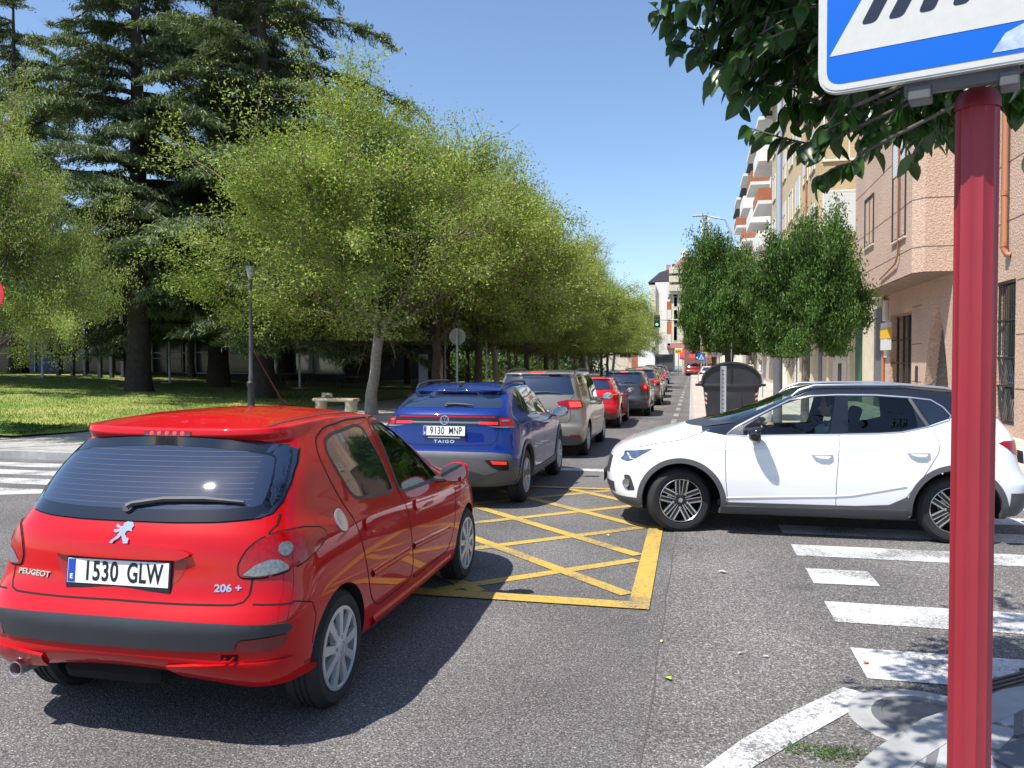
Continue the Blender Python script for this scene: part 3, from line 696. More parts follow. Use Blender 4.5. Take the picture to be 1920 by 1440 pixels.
    lion = [[(.030, .046), (.040, .030), (.034, .018), (.040, .004), (.026, .010), (.014, .006), (.010, -.006), (.022, -.020), (.034, -.024), (.036, -.044), (.016, -.046), (.012, -.036), (.004, -.024), (-.004, -.012), (-.014, -.026), (-.030, -.036), (-.034, -.046), (-.048, -.044), (-.042, -.034), (-.024, -.016), (-.016, .004), (-.034, -.002), (-.046, .004), (-.044, .012), (-.030, .012), (-.018, .018), (-.034, .020), (-.044, .030), (-.034, .034), (-.022, .026), (-.008, .026), (-.010, .038), (.006, .048), (.020, .046)]]
    p, n = on(S, RAY_REAR, 0, .955); emblem_mesh(c, 'maker_emblem', facing(p, n, out=-.001) @ Matrix.Diagonal((1.12, 1.12, 1, 1)), lion, M['chrome'], .006)
    st = [(.775, .575), (.55, .592), (.25, .602), (0, .604), (-.25, .602), (-.55, .592), (-.775, .575), (-.785, .548), (-.778, .532), (-.60, .524), (-.585, .472), (-.3, .477), (0, .480), (.3, .477), (.585, .472), (.60, .524), (.778, .532), (.785, .548)]
    patch('bumper_strip', S, rounded(st, .02, 2), RAY_REAR, M['bumper_black'], c, .012, .03, .01)
    b = MB(); b.tube([(-.60, -.585, .442), (-.645, -.585, .435), (-.648, -.55, .432), (-.62, -.55, .44)], .007, 6); b.build('tow_hook', M['red_paint'], c, sharp=60)
    patch('tow_cover', S, [(-.53, .425), (-.53, .455), (-.60, .455), (-.60, .425)], RAY_REAR, M['seam'], c, .002, .02)
    b = MB(); b.lathe([(.040, .30), (.042, .0), (.040, -.006), (.036, -.003), (.034, .03), (.034, .28)], 24, M=T(-.60, .55, .30) @ RY(90) @ Matrix.Diagonal((.85, .85, .6, 1))); b.build('tailpipe', M['silver'], c, sharp=50)
    ray = RAY_SIDE(-1); p, n = on(S, ray, .075, .925)
    b = MB(); Mx = facing(p, n); b.lathe([(.062, -.004), (.062, .005), (.055, .008), (.045, .006), (.001, .007)], 28, M=Mx @ Matrix.Diagonal((.9, 1.0, 1, 1)))
    for k in range(8): b.lathe([(.005, .007), (.001, .010)], 8, M=Mx @ T(.045*math.cos(k*PI/4), .05*math.sin(k*PI/4), 0))
    b.build('fuel_cap', M['silver'], c, sharp=50)
    b = MB(); b.tube([(.98, 0, 1.475), (.93, 0, 1.50), (.60, 0, 1.80)], [.012, .006, .002], 6); b.build('roof_antenna', M['black_plastic'], c)
    patch('windscreen', S, [(-.62, 1.0), (.62, 1.0), (.51, 1.34), (-.51, 1.34)], AZ(180), M['glass_clear'], c, -.004, .06)
    for x, s in ((0, 1), (0, -1), (2.442, 1), (2.442, -1)): wheel(c, 'wheel', x, s, .812, .292, .205, 'nine', .185)
    interior(c, 2.442, .92, .6, M['seat'])
    b = MB(); b.box(-.3, 2.9, -.55, .55, .16, .30, .05); b.tube([(-.4, .52, .285), (0, .45, .25), (.4, .3, .2)], .035, 8); b.box(-.5, -.2, -.15, .4, .22, .34, .06); b.build('underbody', M['well'], c)
    return c
def poly_circle(x, z, r, n=20, k=1.0): return [(x+r*k*math.cos(2*PI*i/n), z+r*math.sin(2*PI*i/n)) for i in range(n)]
M['glass_border'] = mat('glass_border', (.004, .005, .009), .03, 0, .7, .6); M['wire'] = mat('heating_wire', (.075, .055, .06), .6)
M['bumper_black'] = mat('bumper_black', (.030, .033, .040), .42, 0, 0, .5, .1, 6, .08, 500)

def two_tone(name, base, black, line):
    """black above a height that varies along the car"""
    m, nt, p = new_mat(name); tc = N(nt, 'ShaderNodeTexCoord'); sx = N(nt, 'ShaderNodeSeparateXYZ'); nt.links.new(tc.outputs['Object'], sx.inputs[0])
    mr = N(nt, 'ShaderNodeMapRange'); mr.inputs[1].default_value = -1; mr.inputs[2].default_value = 4; nt.links.new(sx.outputs[0], mr.inputs[0])
    fc = N(nt, 'ShaderNodeFloatCurve'); cm = fc.mapping.curves[0]
    pts = [((x+1)/5, z/2) for x, z in line]
    while len(cm.points) < len(pts): cm.points.new(.5, .5)
    for q, (a, b) in zip(cm.points, pts): q.location = (a, b); q.handle_type = 'VECTOR'
    fc.mapping.update(); nt.links.new(mr.outputs[0], fc.inputs['Value'])
    mu = N(nt, 'ShaderNodeMath', operation='MULTIPLY'); mu.inputs[1].default_value = 2; nt.links.new(fc.outputs[0], mu.inputs[0])
    gt = N(nt, 'ShaderNodeMath', operation='GREATER_THAN'); nt.links.new(sx.outputs[2], gt.inputs[0]); nt.links.new(mu.outputs[0], gt.inputs[1])
    mx = N(nt, 'ShaderNodeMix', data_type='RGBA'); mx.inputs[6].default_value = c4(base); mx.inputs[7].default_value = c4(black)
    nt.links.new(gt.outputs[0], mx.inputs[0]); nt.links.new(mx.outputs[2], p.inputs['Base Color'])
    p.inputs['Roughness'].default_value = .25; p.inputs['Coat Weight'].default_value = 1; p.inputs['Coat Roughness'].default_value = .03
    return m
def build_arona():
    c = empty('white_crossover', (2.47, 9.17, 0), R(180), 'white crossover with black roof crossing the road from the right', 'car')
    rows = hatch_rows(.89, 1.545, .76, 2.566, .84, gc=.22, bump=.62, hatch=.72, sh_r=1.05, sh_f=1.00, belt_r=1.16, belt_f=1.02, nose=.84, cowl=2.32, wst=1.50, gb=-.55, gt=-.28, wroof=.645, wbelt=.80, lip=-.40, zro_r=1.42, zro_m=1.46, zro_f=1.41, hx=2.95, bl=-.66)
    rows[7]['z'] = [(-.6, 1.05), (.3, 1.045), (1.7, .985), (2.3, 1.045), (2.7, 1.05), (3.0, .99), (3.4, .88)]; rows[7]['xf'] = 3.12
    rows[8]['z'] = [(-.5, 1.16), (.3, 1.10), (1.0, 1.06), (1.7, 1.025), (2.0, 1.04), (2.32, 1.10)]
    rows[6]['z'] = [(-.6, .96), (.3, .95), (1.6, .93), (2.3, .97), (2.7, .96), (3.4, .80)]; rows[6]['xf'] = 3.30
    fw = [tuple(p)[:2] for p in rounded([(1.945, 1.022), (1.94, 1.10), (1.76, 1.215), (1.55, 1.325), (1.396, 1.378), (1.243, 1.402), (1.061, 1.41), (1.134, 1.05)], .02, 2)]
    rw = [tuple(p)[:2] for p in rounded([(.967, 1.061), (.945, 1.408), (.695, 1.408), (.382, 1.391), (.36, 1.305), (.328, 1.128), (.483, 1.088), (.676, 1.07)], .015, 2)]
    qw = [tuple(p)[:2] for p in rounded([(.305, 1.378), (.192, 1.365), (.105, 1.307), (.052, 1.232), (.069, 1.197), (.216, 1.15), (.262, 1.255)], .02, 2)]
    line = [(-1, .97), (-.55, 1.20), (-.006, 1.225), (.24, 1.135), (.44, 1.083), (.68, 1.052), (1.135, 1.035), (2.12, 1.012), (2.36, 1.05), (2.42, 1.9), (4, 1.9)]
    line = [(-1, 1.3)] + line[1:]
    m = two_tone('white_black_paint', (.80, .81, .82), (.008, .009, .014), line)
    cab = inner_rows(1.50, 2.32, -.55, -.28, .80, .645, 1.52, 2.15); cab[2]['z'] = [(0, 1.05)]; cab[1]['z'] = [(0, .85)]
    body, S = make_body(c, rows, [(0, .33, .40), (2.566, .33, .40)], m, cabin=cab,
        cuts=[prism_y(fw, .3, 1.3), prism_y(fw, -1.3, -.3), prism_y(rw, .3, 1.3), prism_y(rw, -1.3, -.3), prism_x([(-.6, 1.13), (.6, 1.13), (.52, 1.40), (-.52, 1.40)], 1.4, 3), prism_x([(-.5, 1.16), (.5, 1.16), (.46, 1.36), (-.46, 1.36)], -1.2, -.3)])
    for s in (-1, 1):
        ray = RAY_SIDE(s)
        patch('front_window', S, fw, ray, M['glass_clear'], c, -.004, .05); patch('rear_door_window', S, rw, ray, M['glass_tint'], c, -.004, .05)
        patch('quarter_window', S, qw, ray, M['glass_dark'], c, .0015, .04)
        patch('window_frame', S, [(1.135, 1.04), (1.063, 1.412), (.945, 1.412), (.967, 1.058)], ray, M['black_gloss'], c, .003, .05)
        strip('window_trim', S, [(2.12, 1.018), (2.022, 1.092), (1.704, 1.262), (1.493, 1.368), (1.293, 1.412), (1.045, 1.425), (.69, 1.425), (.38, 1.405), (.19, 1.382), (.09, 1.315), (.03, 1.235), (.05, 1.19), (.21, 1.135), (.48, 1.072), (.68, 1.055), (1.13, 1.036), (1.94, 1.008)], ray, .012, M['silver'], c, .004, True)
        strip('window_divider', S, [(.385, 1.395), (.315, 1.255), (.245, 1.14)], ray, .03, M['grey_plastic'], c, .004)
        patch('mirror_triangle', S, [(2.10, 1.02), (2.02, 1.08), (1.955, 1.115), (1.955, 1.02)], ray, M['grey_plastic'], c, .004, .03)
        for P in ([(2.12, 1.01), (2.131, .837), (2.125, .569), (2.101, .324)], [(1.05, 1.035), (1.06, .862), (1.083, .55), (1.083, .337)], [(.205, 1.12), (.175, 1.03), (.152, .974), (.169, .883), (.286, .678), (.43, .48), (.50, .387), (.60, .345), (1.08, .325), (2.10, .322)]):
            strip('door_seam', S, P, ray, .006, M['grey_seam'], c, .0013)
        strip('shoulder_crease', S, [(2.50, .870), (2.13, .878), (1.52, .893), (1.06, .903), (.69, .907)], ray, .035, m, c, prof=.007)
        strip('lower_crease', S, [(2.118, .388), (1.086, .440), (.925, .456), (.449, .56)], ray, .03, m, c, prof=.008)
        handle(c, S, 1.215, .845, s, m); handle(c, S, .345, .882, s, m)
        mh = M['grey_plastic']
        arch_ring('arch_cladding', S, 2.566, .33, .395, .447, mh, c, s); arch_ring('arch_cladding', S, 0, .33, .395, .447, mh, c, s, a0=-8, a1=188)
        patch('sill_cladding', S, [(2.16, .315), (2.14, .345), (1.41, .350), (.90, .353), (.60, .375), (.44, .46), (.42, .40), (.44, .315)], ray, mh, c, .009, .04, .02)
        patch('sill_cladding', S, [(2.19, .225), (2.16, .305), (1.08, .325), (.44, .335), (.40, .23), (1.3, .222)], ray, mh, c, .016, .04, .03)
        az = 120*s; az = (180-60)*s
        hl = [(3.071, .775), (3.054, .822), (2.885, .862), (2.962, .797), (3.031, .735), (3.07, .711), (3.092, .73)]
        hr = lambda P: P if s < 0 else P
        A60 = AZ(-60) if s > 0 else AZ(60)
        mm = lambda P: P if s > 0 else [(-a, b) for a, b in P]
        lamp = patch('headlight', S, mm(rounded(hl, .012, 3)), A60, M['headlamp'], c, .004, .02, .008)
        strip('daytime_light', S, mm([(3.05, .80), (3.04, .745), (3.01, .742), (2.95, .80)]), A60, .008, M['plate_white'], lamp, .0065)
        patch('fog_surround', S, mm(rounded([(3.098, .575), (3.075, .580), (3.06, .566), (3.03, .425), (3.075, .415), (3.095, .50)], .008, 2)), A60, M['black_plastic'], c, .004, .02, .006)
        p, n = on(S, A60, *(mm([(3.085, .490)])[0])); b = MB(); b.lathe([(.045, -.01), (.045, .016), (.036, .012), (.001, .010)], 24, M=facing(p, n)); b.build('fog_lamp', M['lens_clear'], c, sharp=40)
        A120 = AZ(-120*1) if s > 0 else AZ(120)
        strip('bonnet_seam', S, mm([(3.007, .86), (2.85, .915), (2.666, .955), (2.462, 1.030), (2.34, 1.06)]), A60, .006, M['grey_seam'], c, .0013)
        R60 = AZ(60*-1+0) if False else (AZ(-40) if s > 0 else AZ(40))
        tl = [(.30, 1.0), (.40, 1.02), (.62, 1.01), (.70, .98), (.66, .88), (.50, .845), (.36, .88)]
        R2 = AZ(-45*s)
        tq = [(a*s, b) for a, b in [(.33, .985), (.28, 1.005), (-.05, 1.0), (-.20, .985), (-.17, .87), (.0, .85), (.18, .875)]]
        patch('tail_light', S, tq, R2, M['lamp_red'], c, .006, .03, .01)
        for P in [[(s*.62, 1.50)]]: pass
        b = MB(); rp = [(1.47, 1.415), (1.40, 1.465), (1.25, 1.502), (.85, 1.530), (.40, 1.522), (.05, 1.488), (-.15, 1.445)]
        PP = []
        for i, (x, z) in enumerate(rp):
            h = S.cast((x, s*.565, 3), (0, 0, -1))[0]; PP.append((x, s*.575, h.z + (.0 if i in (0, len(rp)-1) else .028)))
        b.tube(PP, [.012]+[.016]*5+[.010], 8); b.build('roof_rail', M['silver'], c, sharp=60)
        mirror(c, 1.83, s, .98, 1.035, M['black_gloss'], M['black_plastic'], 1.12)
    band('front_skirt', S, 2.566, -62, 62, .235, .345, M['grey_plastic'], c, .010, 50, 4)
    band('rear_skirt', S, 0, 118, 242, .30, .52, M['grey_plastic'], c, .010, 50, 5)
    band('front_grille', S, 2.3, -24, 24, .56, .74, M['black_plastic'], c, .004, 30, 4, .01)
    band('lower_grille', S, 2.3, -32, 32, .37, .48, M['black_plastic'], c, .004, 30, 3, .01)
    patch('windscreen', S, [(-.66, 1.12), (.66, 1.12), (.56, 1.43), (-.56, 1.43)], AZ(180), M['glass_clear'], c, -.004, .06)
    patch('scuttle_panel', S, [(-.62, 1.085), (.62, 1.085), (.68, 1.135), (-.68, 1.135)], AZ(180), M['black_plastic'], c, .004, .05)
    patch('rear_window', S, rounded([(-.60, 1.12), (.60, 1.12), (.52, 1.38), (-.52, 1.38)], .05), RAY_REAR, M['glass_dark'], c, .002, .05)
    plate(c, -.775, .80, '4471 KZB', tilt=5); plate(c, 3.415, .50, '4471 KZB', front=True)
    for x, s, st in ((0, 1, 0), (0, -1, 0), (2.566, 1, 16), (2.566, -1, 16)): wheel(c, 'wheel', x, s, .80 if not st else .79, .33, .222, 'twenty', .205, steer=st, spin=.05 if x else .35)
    interior(c, 2.566, 1.04, .62, M['seat'])
    b = MB(); b.box(-.35, 3.0, -.62, .62, .19, .32, .05); b.build('underbody', M['well'], c)
    b = MB(); b.tube([(.02, -.10, 1.50), (-.02, -.10, 1.515), (-.17, -.10, 1.66)], [.014, .006, .004], 6); b.build('roof_antenna', M['black_plastic'], c)
    return c
M['grey_seam'] = mat('grey_seam', (.10, .10, .105), .9)
def build_taigo():
    c = empty('blue_crossover', (-2.88, 9.88, 0), R(90), 'metallic blue coupe crossover with plate 9130 MNP behind the red hatchback', 'car', 'cars queued in the left lane')
    rows = hatch_rows(.88, 1.50, .80, 2.566, .85, gc=.22, bump=.66, hatch=.72, sh_r=1.06, sh_f=.98, belt_r=1.15, belt_f=1.0, nose=.80, cowl=2.35, wst=1.50, gb=-.70, gt=-.20, wroof=.63, wbelt=.79, lip=-.28, zro_r=1.38, zro_m=1.44, zro_f=1.38, hx=2.9, bl=-.74)
    body, S = make_body(c, rows, [(0, .34, .40), (2.566, .34, .40)], M['blue_paint'])
    G = [(0, 1.402), (.25, 1.395), (.43, 1.375), (.54, 1.34), (.61, 1.29), (.645, 1.22), (.63, 1.20), (.3, 1.205)]; G = G + [(0, 1.207)] + [(-a, b) for a, b in G[:0:-1]]
    patch('rear_window', S, G, RAY_REAR, M['glass_rear'], c, .003, .04, .004)
    patch('spoiler_shade', S, [(-.50, 1.40), (0, 1.425), (.50, 1.40), (.60, 1.345), (.45, 1.37), (0, 1.39), (-.45, 1.37), (-.60, 1.345)], RAY_REAR, M['black_gloss'], c, .006, .04)
    patch('light_bar', S, [(-.66, 1.115), (0, 1.128), (.66, 1.115), (.66, 1.0), (.35, 1.0), (0, .995), (-.35, 1.0), (-.66, 1.0)], RAY_REAR, M['black_gloss'], c, .005, .04, .006)
    strip('light_strip', S, [(-.60, 1.098), (0, 1.106), (.60, 1.098)], RAY_REAR, .016, M['lamp_red'], c, .008)
    strip('bar_trim', S, [(-.5, 1.035), (0, 1.038), (.5, 1.035)], RAY_REAR, .02, M['silver_dark'], c, .008)
    for s in (-1, 1):
        ray = RAY_SIDE(s); A = AZ(-30*s); q = lambda P: [(a*s, b) for a, b in P]
        patch('tail_light', S, q(rounded([(.17, 1.095), (.42, 1.092), (.47, 1.02), (.45, .97), (.25, .985), (.17, 1.005)], .01, 2)), A, M['black_gloss'], c, .007, .03, .01)
        patch('tail_light_lens', S, q([(.02, 1.050), (.235, 1.042), (.235, 1.010), (.02, 1.018)]), A, M['lamp_dim'], c, .0095, .03)
        patch('tail_light_lens', S, q([(.255, 1.085), (.40, 1.085), (.455, 1.01), (.44, .985), (.255, 1.0)]), A, M['lamp_red'], c, .0095, .03)
        patch('indicator_lens', S, q([(.28, 1.065), (.37, 1.065), (.385, 1.045), (.28, 1.045)]), A, M['lens_clear'], c, .0115, .02)
        patch('reversing_lens', S, q([(.10, .998), (.44, .985), (.44, .972), (.25, .975)]), A, M['lens_clear'], c, .0115, .02)
        strip('tailgate_seam', S, [(s*.63, 1.20), (s*.652, 1.05), (s*.645, .90), (s*.63, .83), (s*.57, .778), (s*.3, .765), (0, .762)], RAY_REAR, .008, M['seam'], c, .0012)
        patch('reflector_pocket', S, [(s*a, b) for a, b in rounded([(.50, .605), (.765, .59), (.775, .475), (.66, .478), (.58, .52)], .015, 2)], RAY_REAR, M['seam'], c, .0105, .03)
        patch('rear_reflector', S, [(s*a, b) for a, b in [(.57, .592), (.75, .580), (.75, .545), (.60, .552)]], RAY_REAR, M['lamp_dim'], c, .014, .03, .004)  # reflector holds no lamp, its faint red glow is put into the material
        w1 = rounded([(.03, 1.29), (.08, 1.345), (.22, 1.392), (.33, 1.40), (.18, 1.17), (.06, 1.19)], .02, 3); w2 = rounded([(.36, 1.405), (.95, 1.425), (1.12, 1.08), (.60, 1.115), (.22, 1.165)], .02, 3)
        w3 = rounded([(.99, 1.425), (1.25, 1.405), (1.50, 1.30), (1.98, 1.06), (1.90, 1.02), (1.16, 1.07)], .02, 3)
        for w_ in (w1, w2, w3): patch('side_window', S, w_, ray, M['glass_dark'], c, .002, .05)
        strip('window_trim', S, rounded([(.0, 1.28), (.06, 1.36), (.22, 1.408), (.5, 1.425), (.95, 1.445), (1.25, 1.425), (1.5, 1.32), (2.05, 1.045), (1.95, 1.0), (1.1, 1.055), (.5, 1.105), (.15, 1.15), (.03, 1.18)], .03, 3), ray, .02, M['black_gloss'], c, .0018, True)
        strip('window_divider', S, [(.345, 1.403), (.20, 1.168)], ray, .014, M['silver'], c, .004)
        strip('window_divider', S, [(.97, 1.425), (1.14, 1.075)], ray, .03, M['black_gloss'], c, .004)
        for P in ([(1.16, 1.05), (1.18, .86), (1.18, .40)], [(.24, 1.13), (.26, .95), (.38, .72), (.47, .45), (.6, .36), (2.06, .34)], [(2.09, 1.0), (2.12, .8), (2.06, .34)]): strip('door_seam', S, P, ray, .007, M['seam'], c, .0013)
        arch_ring('arch_cladding', S, 2.566, .34, .395, .455, M['grey_plastic'], c, s); arch_ring('arch_cladding', S, 0, .34, .395, .455, M['grey_plastic'], c, s)
        patch('sill_cladding', S, [(2.2, .23), (2.15, .37), (1.2, .36), (.42, .37), (.40, .23)], ray, M['grey_plastic'], c, .012, .05, .03)
        strip('sill_trim', S, [(2.1, .30), (.5, .30)], ray, .022, M['silver_dark'], c, .016)
        handle(c, S, 1.32, .90, s, M['blue_paint']); handle(c, S, .50, .94, s, M['blue_paint'])
        mirror(c, 2.02, s, .97, 1.03, M['black_gloss'], M['black_plastic'], 1.1)
        b = MB(); PP = []
        for x in (-.12, -.02, .35, .85, 1.25, 1.35): h = S.cast((x, s*.55, 3), (0, 0, -1))[0]; PP.append((x, s*.56, h.z+(0 if x in (-.12, 1.35) else .045)))
        b.tube(PP, [.012]+[.016]*4+[.012], 8); b.build('roof_rail', M['black_plastic'], c, sharp=60)
    patch('lower_bumper', S, rounded([(-.86, .30), (-.86, .50), (-.80, .66), (-.60, .685), (0, .69), (.60, .685), (.80, .66), (.86, .50), (.86, .30), (.5, .27), (-.5, .27)], .04, 3), RAY_REAR, M['grey_plastic'], c, .008, .04, .02)
    patch('skid_plate', S, rounded([(-.66, .47), (-.46, .585), (-.3, .60), (.3, .60), (.46, .585), (.66, .47), (.5, .42), (.35, .47), (-.35, .47), (-.5, .42)], .02, 3), RAY_REAR, M['skid'], c, .016, .04, .01)
    p, n = on(S, RAY_REAR, 0, .93); plate(c, p.x-.012, .937, '9130 MNP', tilt=8, dealer=''); 
    q, n2 = on(S, RAY_REAR, 0, .868); b = MB(); b.box(-.20, .20, -.017, .017, 0, .012, .003, M=facing(q, n2, out=.004)); b.build('dealer_strip', M['plate_white'], c)
    text_mesh('dealer_text', 'URAL MOTOR', .021, M['plate_black'], c, facing(q, n2, out=.0165), .0004, 1.2, bold=.0008)
    text_mesh('model_badge', 'TAIGO', .05, M['chrome'], c, facing(*on(S, RAY_REAR, 0, .808), out=.001), .002, 1.35, sp=1.35, bold=.0012)
    p, n = on(S, RAY_REAR, 0, 1.062); Mx = facing(p, n, out=.004); b = MB()
    b.tube([Mx @ V((.052*math.cos(a), .052*math.sin(a), .004)) for a in [2*PI*k/32 for k in range(32)]], .006, 6, closed=True)
    for P in ([(-.022, .044), (0, .006), (.022, .044)], [(-.042, .022), (-.020, -.036), (0, .0), (.020, -.036), (.042, .022)]): b.tube([Mx @ V((x, y, .004)) for x, y in P], .005, 6)
    b.build('maker_emblem', M['chrome'], c, sharp=60); b = MB(); b.lathe([(.05, 0), (.05, .002), (.001, .002)], 28, M=Mx); b.build('emblem_back', M['black_gloss'], c)
    wiper(c, S, RAY_REAR, [(.02, 1.225), (-.08, 1.232), (-.2, 1.226), (-.32, 1.218)], .026)
    b = MB(); h = S.cast((.0, 0, 3), (0, 0, -1))[0]; b.box(-.06, .05, -.02, .02, h.z-.01, h.z+.035, .012); b.build('roof_antenna', M['black_gloss'], c)
    patch('windscreen', S, [(-.66, 1.06), (.66, 1.06), (.56, 1.40), (-.56, 1.40)], AZ(180), M['glass_dark'], c, .003, .06)
    patch('grille', S, [(-.5, .6), (.5, .6), (.6, .72), (-.6, .72)], AZ(180), M['black_plastic'], c, .003, .06)
    for x, s in ((0, 1), (0, -1), (2.566, 1), (2.566, -1)): wheel(c, 'wheel', x, s, .86, .335, .215, 'ten', .205, spin=.3)
    b = MB(); b.box(-.45, 3.0, -.62, .62, .19, .33, .05); b.build('underbody', M['well'], c)
    return c
M['silver_dark'] = mat('silver_dark', (.22, .23, .24), .4, .5)
M['skid'] = mat('skid_plate', (.10, .10, .105), .45)

def simple_car(name, label, W, H, ro, wb, fo, paint, loc, rz, P, tail, wr=.33, rim=.21, rows_kw={}, tailgate=None, rails=False, group='cars queued in the left lane', style='ten', lit=None, plate_t='', dark_low=False):
    """a car seen from far enough that glass is closed; P: dict of glass outlines"""
    c = empty(name, loc, R(rz), label, 'car', group)
    kw = dict(gc=.2, bump=.62, hatch=.70); kw.update(rows_kw)
    rows = hatch_rows(W, H, ro, wb, fo, **kw); body, S = make_body(c, rows, [(0, wr, wr+.045), (wb, wr, wr+.045)], paint)
    G = P['rear']; G = G + [(-a, b) for a, b in G[::-1] if a > 0]
    patch('rear_window', S, rounded(G, .03, 3), RAY_REAR, M['glass_rear'], c, .003, .05, .004)
    for s in (-1, 1):
        ray = RAY_SIDE(s)
        for w_ in P['side']: patch('side_window', S, rounded(w_, .03, 3), ray, M['glass_dark'], c, .002, .05)
        for w_ in P.get('seam', []): strip('door_seam', S, w_, ray, .007, M['seam'], c, .0013)
        az, tp, tm = tail; tl = patch('tail_light', S, [(a*s, b) for a, b in rounded(tp, .012, 2)], AZ(-az*s), tm, c, .006, .03, .01)
        if lit:
            patch('brake_lens', S, [(a*s, b) for a, b in lit], AZ(-az*s), M['lamp_lit'], tl, .0085, .03)
        handle(c, S, P['hd'][0][0], P['hd'][0][1], s, paint); handle(c, S, P['hd'][1][0], P['hd'][1][1], s, paint)
        mirror(c, P['mir'][0], s, P['mir'][1], P['mir'][2], paint, M['black_plastic'], 1.05)
        if dark_low: patch('sill_cladding', S, [(wb-.4, .22), (wb-.42, .33), (.44, .33), (.42, .22)], ray, M['grey_plastic'], c, .01, .06, .03)
        if 'refl' in P: patch('rear_reflector', S, [(s*a, b) for a, b in P['refl']], RAY_REAR, M['lamp_red'], c, .006, .03, .006)
        if tailgate: strip('tailgate_seam', S, [(s*a, b) for a, b in tailgate], RAY_REAR, .008, M['seam'], c, .0013)
        if rails:
            b = MB(); PP = []; xs = [gx*1.0 for gx in (-.25, -.12, .5, 1.1, 1.45, 1.55)]
            for x in xs: h = S.cast((x, s*(kw.get('wroof', .62)-.07), 3), (0, 0, -1))[0]; PP.append((x, s*(kw.get('wroof', .62)-.06), h.z+(0 if x in (xs[0], xs[-1]) else .04)))
            b.tube(PP, .015, 8); b.build('roof_rail', M['black_plastic'] if rails == 'k' else M['silver_dark'], c, sharp=60)
        patch('headlight', S, [(s*a, b) for a, b in [(W*.55, .66), (W*.85, .70), (W*.92, .80), (W*.6, .74)]], AZ(180), M['headlamp'], c, .004, .05, .008)
    patch('brake_light', S, [(-.13, P['bz']), (.13, P['bz']), (.13, P['bz']-.02), (-.13, P['bz']-.02)], RAY_REAR, M['lamp_lit'], c, .005, .03, .006)
    patch('windscreen', S, [(-W*.72, kw['belt_f']+.06), (W*.72, kw['belt_f']+.06), (W*.6, H-.12), (-W*.6, H-.12)], AZ(180), M['glass_dark'], c, .003, .07)
    patch('lower_bumper', S, rounded([(-W*.9, .28), (-W*.93, .40), (-.5, .44), (.5, .44), (W*.93, .40), (W*.9, .28)], .03, 2), RAY_REAR, M['grey_plastic'], c, .006, .05, .01)
    patch('grille', S, [(-.5, .42), (.5, .42), (.5, .60), (-.5, .60)], AZ(180), M['black_plastic'], c, .004, .06)
    if plate_t: p, n = on(S, RAY_REAR, 0, P['plz']); plate(c, p.x-.014, P['plz'], plate_t, tilt=6)
    wiper(c, S, RAY_REAR, P['wip'], .022)
    for x, s in ((0, 1), (0, -1), (wb, 1), (wb, -1)): wheel(c, 'wheel', x, s, W-.025, wr, rim, style, .205, spin=rnd.random())
    b = MB(); b.box(-.4, wb+.4, -.6, .6, .17, .32, .05); b.build('underbody', M['well'], c)
    return c
